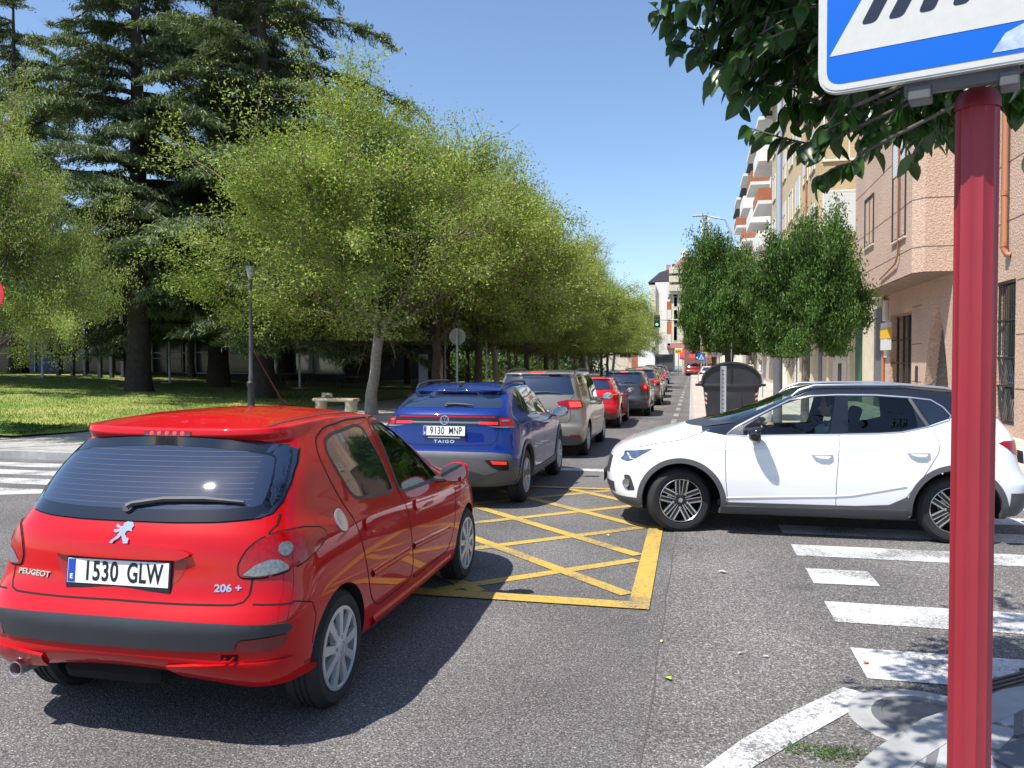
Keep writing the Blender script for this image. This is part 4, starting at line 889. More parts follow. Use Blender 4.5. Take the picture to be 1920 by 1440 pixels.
def build_queue():
    side = lambda b0, b1, t, x0, xr, xf: [[(x0, b0+.06), (x0+.10, t-.03), (xr-.03, t), (xr+.10, (b0+b1)/2+.0), (x0+.05, b0)], [(xr+.02, t), (xf-.62, t-.01), (xf-.30, (t+b1)/2+.02), (xf, b1+.03), (xf-.06, b1), (xr+.15, (b0+b1)/2-.01)]]
    simple_car('beige_minivan', 'beige metallic minivan with roof rails behind the blue crossover', .915, 1.64, .85, 2.786, .89, M['beige_paint'], (-2.80, 15.25, 0), 90,
        dict(rear=[(0, 1.565), (.45, 1.56), (.60, 1.53), (.70, 1.20), (.68, 1.18), (0, 1.185)], side=[[(-.42, 1.20), (-.36, 1.44), (-.26, 1.48), (.02, 1.495), (.10, 1.16), (-.3, 1.17)], [(.06, 1.495), (.98, 1.51), (1.05, 1.10), (.15, 1.15)], [(1.02, 1.51), (1.55, 1.49), (1.85, 1.38), (2.45, 1.07), (2.40, 1.03), (1.10, 1.09)]],
             seam=[[(1.08, 1.08), (1.10, .35)], [(.12, 1.14), (.25, .85), (.43, .50), (.6, .33), (2.25, .32), (2.35, .8), (2.40, 1.02)]], hd=[(1.28, .95), (.40, .98)], mir=(2.28, 1.02, 1.05), bz=1.60, plz=.84, wip=[(0, 1.215), (-.2, 1.222), (-.45, 1.205)], refl=[(.64, .45), (.82, .445), (.82, .39), (.66, .395)]),
        (20, [(.11, 1.05), (.29, 1.085), (.58, 1.07), (.61, .94), (.46, .912), (.17, .925)], M['lamp_red']), rows_kw=dict(sh_r=1.06, sh_f=.98, belt_r=1.14, belt_f=1.0, nose=.75, cowl=2.75, wst=1.85, gb=-.78, gt=-.60, wroof=.71, wbelt=.83, lip=-.64, zro_r=1.555, zro_m=1.59, zro_f=1.53, hx=3.1, bl=-.82),
        lit=[(.33, 1.05), (.55, 1.045), (.57, .96), (.35, .955)], tailgate=[(.70, 1.17), (.62, 1.05), (.66, .75), (.60, .68), (0, .675)], rails='k', plate_t='6204 JVN')
    # red compact
    simple_car('red_compact_car', 'bright red compact with dark rear window and lit brake light behind the beige minivan', .885, 1.42, .78, 2.69, .85, M['red2_paint'], (-2.76, 22.3, 0), 90,
        dict(rear=[(0, 1.33), (.42, 1.32), (.55, 1.27), (.64, 1.06), (0, 1.05)], side=side(1.02, .95, 1.31, .02, .98, 2.12), seam=[[(1.10, .95), (1.12, .35)], [(.15, 1.0), (.42, .5), (.6, .32), (2.1, .32), (2.15, .8)]], hd=[(1.28, .86), (.45, .88)], mir=(1.98, .98, .98), bz=1.365, plz=.75, wip=[(0, 1.08), (-.2, 1.085), (-.4, 1.07)], refl=[(.60, .42), (.78, .415), (.78, .39), (.62, .395)]),
        (35, [(.02, .95), (.25, .985), (.46, .965), (.52, .90), (.44, .80), (.22, .79), (.06, .84)], M['lamp_red']), rows_kw=dict(sh_r=.98, sh_f=.90, belt_r=1.04, belt_f=.95, nose=.72, cowl=2.25, wst=1.30, gb=-.62, gt=-.32, wroof=.60, wbelt=.77, lip=-.36, zro_r=1.34, zro_m=1.36, zro_f=1.31, bl=-.72),
        lit=[(.10, .93), (.40, .945), (.42, .925), (.12, .905)], tailgate=[(.66, 1.04), (.60, .85), (.58, .68), (0, .665)], plate_t='')
    simple_car('dark_hatchback', 'dark grey hatchback with round lit brake lamps behind the red compact', .89, 1.56, .80, 2.58, .80, M['dark_paint'], (-2.22, 27.7, 0), 90,
        dict(rear=[(0, 1.47), (.40, 1.46), (.56, 1.41), (.64, 1.22), (.55, 1.12), (0, 1.10)], side=side(1.14, 1.0, 1.42, -.05, .95, 2.15), seam=[[(1.06, 1.02), (1.08, .35)], [(.12, 1.1), (.40, .55), (.6, .32), (2.1, .32), (2.15, .8)]], hd=[(1.22, .90), (.40, .93)], mir=(2.0, 1.0, 1.03), bz=1.505, plz=.80, wip=[(0, 1.13), (-.2, 1.14), (-.4, 1.12)], refl=[(.60, .42), (.78, .415), (.78, .39), (.62, .395)]),
        (35, poly_circle(.27, .99, .12, 16, 1.0), M['lamp_red']), rows_kw=dict(sh_r=1.05, sh_f=.95, belt_r=1.13, belt_f=1.0, nose=.76, cowl=2.35, wst=1.45, gb=-.62, gt=-.38, wroof=.63, wbelt=.79, lip=-.42, zro_r=1.47, zro_m=1.49, zro_f=1.43, bl=-.70),
        lit=poly_circle(.27, .99, .055, 12), tailgate=[(.66, 1.15), (.60, .85), (.58, .70), (0, .685)], plate_t='')
    simple_car('bronze_crossover', 'bronze grey crossover with slanted tail lamps behind the dark hatchback', .92, 1.63, .90, 2.66, .95, M['bronze_paint'], (-2.15, 34.8, 0), 90,
        dict(rear=[(0, 1.52), (.42, 1.51), (.58, 1.46), (.68, 1.24), (.6, 1.17), (0, 1.16)], side=side(1.18, 1.05, 1.48, -.02, 1.0, 2.2), seam=[[(1.12, 1.05), (1.14, .38)]], hd=[(1.3, .95), (.45, .98)], mir=(2.1, 1.05, 1.08), bz=1.575, plz=.88, wip=[(0, 1.19), (-.2, 1.20), (-.4, 1.18)], refl=[(.60, .46), (.78, .455), (.78, .42), (.62, .425)]),
        (35, [(-.05, 1.07), (.20, 1.12), (.46, 1.13), (.42, 1.03), (.22, .96), (.0, 1.0)], M['lamp_red']), rows_kw=dict(gc=.24, sh_r=1.08, sh_f=1.0, belt_r=1.18, belt_f=1.06, nose=.84, cowl=2.4, wst=1.5, gb=-.70, gt=-.42, wroof=.65, wbelt=.82, lip=-.50, zro_r=1.53, zro_m=1.55, zro_f=1.50, bl=-.80, bump=.66, hatch=.75), wr=.36, rim=.24, dark_low=True,
        lit=[(.10, 1.07), (.40, 1.10), (.38, 1.06), (.12, 1.02)], tailgate=[(.68, 1.2), (.62, .9), (.58, .76), (0, .74)], rails='k', plate_t='')
M['silver_paint'] = mat('silver_paint', (.34, .34, .34), .3, .5, 1.0)
M['navy_paint'] = mat('navy_paint', (.012, .035, .16), .3, .4, 1.0)
def far_car(name, label, paint, loc, rz, kind='hatch', group='cars queued in the left lane', lit=True):
    sd = [[(.0, 1.12), (.12, 1.40), (.95, 1.43), (1.05, 1.05)], [(1.0, 1.43), (1.45, 1.40), (2.15, 1.03), (1.12, 1.03)]]
    H = 1.6 if kind == 'suv' else 1.5; k = .06 if kind == 'suv' else 0
    sd = [[(a, b-.06+k) for a, b in w_] for w_ in sd]
    return simple_car(name, label, .90, H, .85, 2.62, .88, paint, loc, rz,
        dict(rear=[(0, H-.10), (.45, H-.11), (.58, H-.16), (.66, 1.14), (0, 1.12)], side=sd, hd=[(1.25, .90), (.42, .92)], mir=(2.05, 1.0, 1.02), bz=H-.055, plz=.80, wip=[(0, 1.15), (-.2, 1.16), (-.4, 1.14)]),
        (35, [(.05, 1.02), (.25, 1.06), (.48, 1.03), (.46, .92), (.22, .88), (.08, .92)], M['lamp_red']), rows_kw=dict(sh_r=1.02, sh_f=.95, belt_r=1.10, belt_f=1.0, nose=.76, cowl=2.3, wst=1.4, gb=-.68, gt=-.40, wroof=.64, wbelt=.79, lip=-.45, zro_r=H-.095, zro_m=H-.075, zro_f=H-.13, bl=-.76),
        lit=[(.12, 1.0), (.40, 1.0), (.40, .95), (.14, .94)] if lit else None, group=group, plate_t='')
# ---------------------------------------------------------------- ground, road, markings
import numpy as np
def rise(y): return 0.0 if y < 30 else min(.0062*(y-30), .62)
def park_z(x, y): return .14 + min(max(-13.6-x, 0)*.052, 1.08) + rise(y)*.3
def asphalt(name, base, speck, warm=0.):
    m, nt, p = new_mat(name); tc = N(nt, 'ShaderNodeTexCoord'); L = nt.links.new
    n1 = N(nt, 'ShaderNodeTexNoise', Scale=95.0, Detail=3.0, Roughness=.7); n2 = N(nt, 'ShaderNodeTexNoise', Scale=.55, Detail=5.0, Roughness=.6); n3 = N(nt, 'ShaderNodeTexVoronoi', Scale=120.0)
    n4 = N(nt, 'ShaderNodeTexNoise', Scale=34.0, Detail=4.0, Roughness=.8)
    for n in (n1, n2, n3, n4): L(tc.outputs['Object'], n.inputs['Vector'])
    r1 = N(nt, 'ShaderNodeValToRGB'); r1.color_ramp.elements[0].position = .32; r1.color_ramp.elements[1].position = .72
    r1.color_ramp.elements[0].color = c4([v*.38 for v in base]); r1.color_ramp.elements[1].color = c4(speck); e = r1.color_ramp.elements.new(.52); e.color = c4(base)
    L(n1.outputs[0], r1.inputs[0])
    mr = N(nt, 'ShaderNodeMapRange'); mr.inputs[1].default_value = .3; mr.inputs[2].default_value = .7; mr.inputs[3].default_value = .74; mr.inputs[4].default_value = 1.2; L(n2.outputs[0], mr.inputs[0])
    m4 = N(nt, 'ShaderNodeMapRange'); m4.inputs[1].default_value = .3; m4.inputs[2].default_value = .7; m4.inputs[3].default_value = .68; m4.inputs[4].default_value = 1.3; L(n4.outputs[0], m4.inputs[0])
    mm = N(nt, 'ShaderNodeMath', operation='MULTIPLY'); L(mr.outputs[0], mm.inputs[0]); L(m4.outputs[0], mm.inputs[1])
    sc_ = N(nt, 'ShaderNodeVectorMath', operation='SCALE'); L(r1.outputs[0], sc_.inputs[0]); L(mm.outputs[0], sc_.inputs['Scale']); L(sc_.outputs[0], p.inputs['Base Color'])
    p.inputs['Roughness'].default_value = .88; p.inputs['Specular IOR Level'].default_value = .3
    # polished wheel tracks and oil drips along the lanes
    sx_ = N(nt, 'ShaderNodeSeparateXYZ'); L(tc.outputs['Object'], sx_.inputs[0]); wv = N(nt, 'ShaderNodeMath', operation='SINE'); ml = N(nt, 'ShaderNodeMath', operation='MULTIPLY_ADD'); ml.inputs[1].default_value = 3.7; nw = N(nt, 'ShaderNodeTexNoise', Scale=.25, Detail=2.); L(tc.outputs['Object'], nw.inputs['Vector']); L(sx_.outputs[0], ml.inputs[0]); L(nw.outputs[0], ml.inputs[2]); L(ml.outputs[0], wv.inputs[0])
    wr_ = N(nt, 'ShaderNodeMapRange'); wr_.inputs[1].default_value = -1; wr_.inputs[2].default_value = 1; wr_.inputs[3].default_value = .90; wr_.inputs[4].default_value = 1.08; L(wv.outputs[0], wr_.inputs[0])
    ob = N(nt, 'ShaderNodeTexVoronoi', Scale=.9); ob.inputs['Randomness'].default_value = 1.; L(tc.outputs['Object'], ob.inputs['Vector']); orr = N(nt, 'ShaderNodeMapRange'); orr.inputs[1].default_value = .03; orr.inputs[2].default_value = .13; orr.inputs[3].default_value = .74; orr.inputs[4].default_value = 1.; L(ob.outputs['Distance'], orr.inputs[0])
    m5 = N(nt, 'ShaderNodeMath', operation='MULTIPLY'); L(wr_.outputs[0], m5.inputs[0]); L(orr.outputs[0], m5.inputs[1]); m6 = N(nt, 'ShaderNodeVectorMath', operation='SCALE'); L(sc_.outputs[0], m6.inputs[0]); L(m5.outputs[0], m6.inputs['Scale']); L(m6.outputs[0], p.inputs['Base Color'])
    # pale and dark aggregate stones
    vc = N(nt, 'ShaderNodeTexVoronoi', Scale=105.0); L(tc.outputs['Object'], vc.inputs['Vector']); sr = N(nt, 'ShaderNodeSeparateColor'); L(vc.outputs['Color'], sr.inputs[0]); ag = N(nt, 'ShaderNodeValToRGB'); ag.color_ramp.interpolation = 'CONSTANT'; e0 = ag.color_ramp.elements; e0[0].color = (.62, .62, .62, 1); e0[1].position = .17; e0[1].color = (.95, .95, .95, 1); e2 = e0.new(.84); e2.color = (1.5, 1.48, 1.45, 1); L(sr.outputs[0], ag.inputs[0])
    m7 = N(nt, 'ShaderNodeVectorMath', operation='MULTIPLY'); L(m6.outputs[0], m7.inputs[0]); L(ag.outputs[0], m7.inputs[1]); L(m7.outputs[0], p.inputs['Base Color'])
    b = N(nt, 'ShaderNodeBump', Strength=.7, Distance=.006); L(n3.outputs['Distance'], b.inputs['Height']); L(b.outputs[0], p.inputs['Normal'])
    return m
def paint_mat(name, col, wear=.52, under=(.12, .115, .11)):
    m, nt, p = new_mat(name); tc = N(nt, 'ShaderNodeTexCoord'); L = nt.links.new
    n1 = N(nt, 'ShaderNodeTexNoise', Scale=52.0, Detail=8.0, Roughness=.85); n2 = N(nt, 'ShaderNodeTexNoise', Scale=1.6, Detail=3.0); v = N(nt, 'ShaderNodeTexVoronoi', Scale=9.0, feature='DISTANCE_TO_EDGE')
    ds = N(nt, 'ShaderNodeTexNoise', Scale=12., Detail=4.); 
    for n in (n1, n2, ds): L(tc.outputs['Object'], n.inputs['Vector'])
    mixv = N(nt, 'ShaderNodeMix', data_type='VECTOR'); mixv.inputs[0].default_value = .12; L(tc.outputs['Object'], mixv.inputs[4]); L(ds.outputs['Color'], mixv.inputs[5]); L(mixv.outputs[1], v.inputs['Vector'])
    ad = N(nt, 'ShaderNodeMath', operation='MULTIPLY_ADD'); ad.inputs[1].default_value = .45; L(n2.outputs[0], ad.inputs[0]); L(n1.outputs[0], ad.inputs[2])
    r = N(nt, 'ShaderNodeValToRGB'); r.color_ramp.elements[0].position = wear+.20; r.color_ramp.elements[1].position = wear+.30; L(ad.outputs[0], r.inputs[0])
    cr_ = N(nt, 'ShaderNodeMath', operation='LESS_THAN'); cr_.inputs[1].default_value = .018; L(v.outputs['Distance'], cr_.inputs[0])
    mx0 = N(nt, 'ShaderNodeMath', operation='MAXIMUM'); L(r.outputs[0], mx0.inputs[0]); sc2 = N(nt, 'ShaderNodeMath', operation='MULTIPLY'); sc2.inputs[1].default_value = .55; L(cr_.outputs[0], sc2.inputs[0]); L(sc2.outputs[0], mx0.inputs[1])
    mx = N(nt, 'ShaderNodeMix', data_type='RGBA'); mx.inputs[6].default_value = c4(col); mx.inputs[7].default_value = c4(under); L(mx0.outputs[0], mx.inputs[0]); L(mx.outputs[2], p.inputs['Base Color'])
    p.inputs['Roughness'].default_value = .7; b = N(nt, 'ShaderNodeBump', Strength=.4, Distance=.004); L(n1.outputs[0], b.inputs['Height']); L(b.outputs[0], p.inputs['Normal'])
    return m
def paving(name, col, sx, sy, mortar=.012, var=.12, rot=0., stripes=0.):
    m, nt, p = new_mat(name); tc = N(nt, 'ShaderNodeTexCoord'); L = nt.links.new; mp = N(nt, 'ShaderNodeMapping'); mp.inputs['Rotation'].default_value = (0, 0, R(rot)); L(tc.outputs['Object'], mp.inputs[0])
    b = N(nt, 'ShaderNodeTexBrick', Scale=1.0); b.inputs['Brick Width'].default_value = sx; b.inputs['Row Height'].default_value = sy; b.inputs['Mortar Size'].default_value = mortar; b.inputs['Mortar Smooth'].default_value = .1
    b.offset = 0.; b.inputs['Color1'].default_value = c4([c*(1-var) for c in col]); b.inputs['Color2'].default_value = c4([c*(1+var) for c in col]); b.inputs['Mortar'].default_value = c4([c*.42 for c in col]); L(mp.outputs[0], b.inputs['Vector'])
    n = N(nt, 'ShaderNodeTexNoise', Scale=3.0, Detail=8.0, Roughness=.75); L(tc.outputs['Object'], n.inputs['Vector']); mr = N(nt, 'ShaderNodeMapRange'); mr.inputs[1].default_value = .3; mr.inputs[2].default_value = .7; mr.inputs[3].default_value = .75; mr.inputs[4].default_value = 1.2; L(n.outputs[0], mr.inputs[0])
    s = N(nt, 'ShaderNodeVectorMath', operation='SCALE'); L(b.outputs['Color'], s.inputs[0]); L(mr.outputs[0], s.inputs['Scale'])
    out = s
    if stripes:
        w = N(nt, 'ShaderNodeTexWave', Scale=stripes, Distortion=0.); L(mp.outputs[0], w.inputs['Vector']); r = N(nt, 'ShaderNodeMapRange'); r.inputs[1].default_value = .25; r.inputs[2].default_value = .6; r.inputs[3].default_value = .55; r.inputs[4].default_value = 1.08; L(w.outputs[1], r.inputs[0])
        s2 = N(nt, 'ShaderNodeVectorMath', operation='SCALE'); L(s.outputs[0], s2.inputs[0]); L(r.outputs[0], s2.inputs['Scale']); out = s2
    L(out.outputs[0], p.inputs['Base Color']); p.inputs['Roughness'].default_value = .85
    bp = N(nt, 'ShaderNodeBump', Strength=.4, Distance=.01); L(b.outputs['Fac'], bp.inputs['Height']); bp.invert = True; L(bp.outputs[0], p.inputs['Normal']); return m
M['asphalt'] = asphalt('asphalt', (.135, .128, .124), (.40, .38, .37))
M['asphalt_patch'] = asphalt('asphalt_old', (.146, .137, .131), (.42, .40, .38))
M['far_ground'] = mat('far_ground', (.22, .20, .17), .95, var=.2, vs=.05)
M['white_line'] = paint_mat('white_line', (.54, .54, .54), .515); M['yellow_line'] = paint_mat('yellow_line', (.50, .33, .055), .54)
M['crack'] = mat('crack', (.085, .08, .076), .95)
M['pave_l'] = paving('pave_l', (.40, .38, .35), .4, .4); M['pave_tac'] = paving('pave_tactile', (.42, .41, .39), .6, .4, .01, .06, 0, 6.0)
M['pave_r'] = paving('pave_r', (.50, .45, .40), .6, .4, .012, .10); M['cycle'] = paving('pave_cycle', (.46, .38, .33), 1.2, .6, .010, .08)
M['pave_c'] = paving('pave_corner', (.36, .37, .38), .3, .3, .02, .10, 20, 0); M['kerb'] = mat('kerb_stone', (.33, .33, .325), .85, var=.18, vs=5, bump=.2, bs=90)
M['pave_dark'] = paving('pave_dark', (.13, .14, .155), .42, .42, .012, .15, 58, 0)
def ngrid(name, xs, ys, zf, m, kind='structure', parent=None):
    vs = [(x, y, zf(x, y)) for y in ys for x in xs]; nx = len(xs)
    fs = [(j*nx+i, j*nx+i+1, (j+1)*nx+i+1, (j+1)*nx+i) for j in range(len(ys)-1) for i in range(nx-1)]
    o = pymesh(name, vs, fs, m, parent); 
    if kind: o['kind'] = kind
    return o
YS = [-25, -10, 0, 10, 20, 30, 50, 70, 90, 110, 132, 160, 200, 260]
def build_ground():
    ngrid('ground', [-1500, -200, 200, 1500], [-400, -25, 300, 2400], lambda x, y: -.35, M['far_ground'])
    ngrid('road', [-90, -50, -20, -14, -8, -4, 0, 4, 8, 20, 60], YS, lambda x, y: rise(y), M['asphalt'])
    # older strip of asphalt on the right of the seam
    pymesh('road_patch', [(-.16, -6, .004), (14, -6, .004), (14, 11.6, .004), (-.14, 11.6, .004), (-.18, 5.5, .004), (-.22, 3.6, .004)], [(0, 1, 2, 3, 4, 5)], M['asphalt_patch'])['kind'] = 'structure'
    pts = [(-.24+.012*math.sin(i*1.7)+.006*i, 2.6+i*.42) for i in range(15)]; vs = []
    for i, (x, y) in enumerate(pts): x = -.21+.007*math.sin(i*2.1)+.005*i; w = .002+.004*abs(math.sin(i*1.3)); vs += [(x-w, y, .0065), (x+w, y, .0065)]
    pymesh('road_seam', vs, [(2*i, 2*i+1, 2*i+3, 2*i+2) for i in range(len(pts)-1)], M['crack'])['kind'] = 'structure'
    def slab(name, poly, z, m, dz=.18, kind='structure'):
        mb = MB(); mb.prism(poly, z-dz, z); o = mb.build(name, m); o['kind'] = kind; return o
    # left pavement: corner with radius, tactile strip along the crossing
    def arc(cx, cy, r, a0, a1, n=10): return [(cx+r*math.cos(R(a0+(a1-a0)*i/n)), cy+r*math.sin(R(a0+(a1-a0)*i/n))) for i in range(n+1)]
    inner = [(-90, 12.45)] + [(-13.5, 12.45)] + arc(-11.2, 15.6, 3.15, -105, 0)
    L = inner + [(-8.05, 60), (-8.05, 150), (-15, 150), (-15, 60), (-13.6, 35), (-14.1, 17.2), (-14.5, 15.2), (-20, 14.6), (-90, 14.6)]
    slab('sidewalk', L, .13, M['pave_l'])
    tac = [(-90, 12.62), (-13.5, 12.62)] + arc(-11.2, 15.6, 2.98, -105, -60, 6) + arc(-11.2, 15.6, 2.2, -60, -105, 6) + [(-13.5, 13.4), (-90, 13.4)]
    pymesh('sidewalk', [(x, y, .134) for x, y in tac], [tuple(range(len(tac)))], M['pave_tac'])['kind'] = 'structure'
    k = MB(); off = [(-90, 12.30), (-13.5, 12.30)] + arc(-11.2, 15.6, 3.30, -105, 0) + [(-7.90, 60), (-7.90, 150)]
    inn = inner + [(-8.05, 60), (-8.05, 150)]
    for i in range(len(off)-1):
        a, b, c_, d = off[i], off[i+1], inn[i+1], inn[i]; k.prism([a, b, c_, d], -.02, .137)
    k.build('kerb', M['kerb'])['kind'] = 'structure'
    # right pavement beyond the side street
    def strip_y(name, x0, x1, y0, y1, z, m):
        ys = [y0] + [y for y in YS if y0 < y < y1] + [y1]; vs = []; fs = []
        for y in ys: vs += [(x0, y, rise(y)-.1), (x0, y, rise(y)+z), (x1, y, rise(y)+z), (x1, y, rise(y)-.1)]
        for i in range(len(ys)-1):
            for j in range(3): fs.append((4*i+j, 4*i+j+1, 4*i+j+5, 4*i+j+4))
        fs += [(0, 1, 2, 3)]; o = pymesh(name, vs, fs, m); o['kind'] = 'structure'
    strip_y('kerb', -.05, .10, 12.6, 150, .115, M['kerb']); strip_y('sidewalk', .10, 1.9, 12.6, 150, .12, M['cycle']); strip_y('sidewalk', 1.9, 9.5, 12.4, 150, .122, M['pave_r'])
    strip_y('sidewalk', 9.5, 40, 14.4, 16.6, .10, M['pave_r'])
    # near corner pavement with its kerb and drain
    c_in = [(.66, 3.12), (.90, 3.50), (1.16, 3.82), (1.37, 4.0), (1.62, 4.25), (2.0, 4.50), (2.6, 4.68), (14, 4.75), (14, -6), (-1.5, -6), (-.5, .2), (.1, 2.0)]
    c_out = [(.52, 3.20), (.77, 3.60), (1.04, 3.95), (1.27, 4.15), (1.53, 4.40), (1.93, 4.65), (2.57, 4.83), (14, 4.90)]
    slab('corner_pavement', c_in, .10, M['pave_c']); k = MB(); ci = c_in[:8]
    pre_o = [(-1.65, -6), (-.65, .25), (-.04, 2.1)]; pre_i = [(-1.5, -6), (-.5, .2), (.1, 2.0)]
    co = pre_o + c_out; ci = pre_i + c_in[:8]
    for i in range(len(co)-1): k.prism([ci[i], ci[i+1], co[i+1], co[i]], -.02, .103)
    k.build('kerb', M['kerb'])['kind'] = 'structure'
    pymesh('paving_inlay', [(1.02, 2.2, .1045), (2.6, 2.9, .1045), (2.6, 4.45, .1045), (2.0, 4.3, .1045), (1.45, 3.95, .1045), (1.22, 3.62, .1045)], [(0, 1, 2, 3, 4, 5)], M['pave_dark'])['kind'] = 'structure'
    # markings
    def sheet(name, polys, m, z=.0085):
        vs = []; fs = []
        for P in polys: b = len(vs); vs += [(x, y, z+rise(y)) for x, y in P]; fs.append(tuple(range(b, b+len(P))))
        o = pymesh(name, vs, fs, m); o['kind'] = 'structure'; return o
    bars = [(.95, 4.66, 5.15), (.95, 5.65, 6.13), (.94, 7.56, 8.02), (.92, 8.54, 8.98), (.90, 9.50, 9.94), (.9, 10.5, 10.95), (.9, 11.4, 11.85)]
    sheet('crosswalk', [[(x, a), (x+4.2, a), (x+4.2, b), (x, b)] for x, a, b in bars] + [[(.95, 6.62), (1.44, 6.64), (1.44, 7.10), (.95, 7.10)]], M['white_line'])
    lb = [(8.80, 9.35), (9.72, 10.2), (10.55, 11.02), (11.38, 11.85)]
    sheet('crosswalk', [[(-14.5, a), (-8.95 if i == 0 else -7.9, a), (-7.9, b), (-14.5, b)] for i, (a, b) in enumerate(lb)] + [[(-10.9, 12.08), (-7.9, 12.2), (-7.9, 12.5), (-10.5, 12.26)]], M['white_line'], .0045)
    cu_o = [(.0, 3.38), (.07, 3.48), (.23, 3.76), (.48, 4.11), (.80, 4.50)]; cu_i = [(.20, 3.40), (.27, 3.52), (.50, 3.83), (.73, 4.13), (.94, 4.42)]
    cu_o = [(-.25, 2.7), (-.1, 3.12)] + cu_o; cu_i = [(-.05, 2.7), (.08, 3.12)] + cu_i
    sheet('road_marking', [cu_o + cu_i[::-1]], M['white_line'], .0085)
    # yellow box: clipped diagonal lines and a frame
    X0, X1, Y0, Y1 = -4.1, -.46, 5.83, 11.0; P = []
    def clip_line(k_, c_, w):
        pts = []
        for x in (X0, X1):
            y = k_*x+c_
            if Y0 <= y <= Y1: pts.append((x, y))
        for y in (Y0, Y1):
            x = (y-c_)/k_
            if X0 < x < X1: pts.append((x, y))
        if len(pts) >= 2:
            (x1, y1), (x2, y2) = pts[0], pts[1]; dx, dy = x2-x1, y2-y1; l = math.hypot(dx, dy)
            if l > .2: nx, ny = -dy/l*w/2, dx/l*w/2; return [(x1+nx, y1+ny), (x2+nx, y2+ny), (x2-nx, y2-ny), (x1-nx, y1-ny)]
    asc = [clip_line(.90, c_+.90*.46, .12) for c_ in [7.10+1.475*i for i in range(-1, 8)]]; des = [clip_line(-1.0, c_-.46, .125) for c_ in [6.0+1.27*i for i in range(-3, 5)]]
    sheet('road_marking', [p for p in asc if p], M['yellow_line'], .0045); sheet('road_marking', [p for p in des if p], M['yellow_line'], .0065)
    sheet('road_marking', [[(-.43, 5.645), (-.28, 5.645), (-.28, 8.62), (-.43, 8.60)], [(-4.2, 5.645), (-.43, 5.645), (-.43, 5.81), (-4.2, 5.83)], [(-4.2, 11.0), (-.5, 11.0), (-.5, 11.12), (-4.2, 11.12)]], M['yellow_line'], .0105)
    # cycle lane dots in pairs, and lane dashes
    D = []
    y = 14.0
    while y < 110:
        for k_ in range(3 if y < 60 else 2): x = -.62+.0035*(y-16)+.0; D.append([(x, y+k_*.62), (x+.16, y+k_*.62), (x+.16, y+k_*.62+.3), (x, y+k_*.62+.3)])
        y += 3.4
    sheet('road_marking', D, M['white_line'], .0045)
    sheet('road_marking', [[(-4.5, y), (-4.38, y), (-4.38, y+1.6), (-4.5, y+1.6)] for y in [14+4.5*i for i in range(20)]] + [[(-4.4, 12.9), (-.6, 12.9), (-.6, 13.2), (-4.4, 13.2)]], M['white_line'], .0045)
    # iron drain and round cover at the corner kerb
    t = empty('street_drain', (1.68, 4.66, 0), R(38), 'rusty slotted street drain against the near corner kerb', 'drain'); b = MB()
    b.box(-.30, .30, -.15, .15, -.05, .008); b.build('drain_pit', M['seam'], t); b = MB()
    for i in range(8): b.box(-.29, .29, -.14+i*.036, -.122+i*.036, .006, .022)
    b.box(-.31, -.28, -.16, .16, .004, .024); b.box(.28, .31, -.16, .16, .004, .024); b.build('drain_grate', M['rust'], t)
    t = empty('manhole_cover', (1.12, 4.18, 0), 0, 'round grey manhole cover set in concrete beside the corner kerb', 'manhole cover'); b = MB(); b.lathe([(.36, .0), (.35, .012), (.001, .012)], 36); b.build('concrete_collar', M['kerb'], t)
    b = MB(); b.lathe([(.245, .0125), (.24, .022), (.20, .022), (.195, .016), (.13, .016), (.125, .022), (.001, .022)], 36); b.build('iron_lid', M['iron'], t, sharp=30)
M['rust'] = mat('rusty_iron', (.12, .10, .09), .8, .3, var=.3, vs=20); M['iron'] = mat('iron', (.16, .165, .17), .6, .4, var=.2, vs=15)

# ---------------------------------------------------------------- vegetation
def leaf_mat(name, c1, c2, trans=.35, rough=.5, c3=None, spec=.4):
    m = bpy.data.materials.new(name); m.use_nodes = True; nt = m.node_tree; nt.nodes.clear(); L = nt.links.new
    g = N(nt, 'ShaderNodeNewGeometry'); r = N(nt, 'ShaderNodeValToRGB'); r.color_ramp.elements[0].color = c4(c1); r.color_ramp.elements[1].color = c4(c2)
    if c3: e = r.color_ramp.elements.new(.93); e.color = c4(c2); r.color_ramp.elements[2].color = c4(c3)
    L(g.outputs['Random Per Island'], r.inputs[0])
    tc = N(nt, 'ShaderNodeTexCoord'); n = N(nt, 'ShaderNodeTexNoise', Scale=.8, Detail=3.); L(tc.outputs['Object'], n.inputs['Vector']); mr = N(nt, 'ShaderNodeMapRange'); mr.inputs[1].default_value = .3; mr.inputs[2].default_value = .7; mr.inputs[3].default_value = .72; mr.inputs[4].default_value = 1.3; L(n.outputs[0], mr.inputs[0])
    s = N(nt, 'ShaderNodeVectorMath', operation='SCALE'); L(r.outputs[0], s.inputs[0]); L(mr.outputs[0], s.inputs['Scale'])
    p = N(nt, 'ShaderNodeBsdfPrincipled'); p.inputs['Roughness'].default_value = rough; p.inputs['Specular IOR Level'].default_value = spec; L(s.outputs[0], p.inputs['Base Color'])
    t = N(nt, 'ShaderNodeBsdfTranslucent'); ts = N(nt, 'ShaderNodeVectorMath', operation='MULTIPLY'); ts.inputs[1].default_value = (1.25, 1.35, .55); L(s.outputs[0], ts.inputs[0]); L(ts.outputs[0], t.inputs[0])
    mx = N(nt, 'ShaderNodeMixShader'); mx.inputs[0].default_value = trans; L(p.outputs[0], mx.inputs[1]); L(t.outputs[0], mx.inputs[2])
    o = N(nt, 'ShaderNodeOutputMaterial'); L(mx.outputs[0], o.inputs[0]); return m
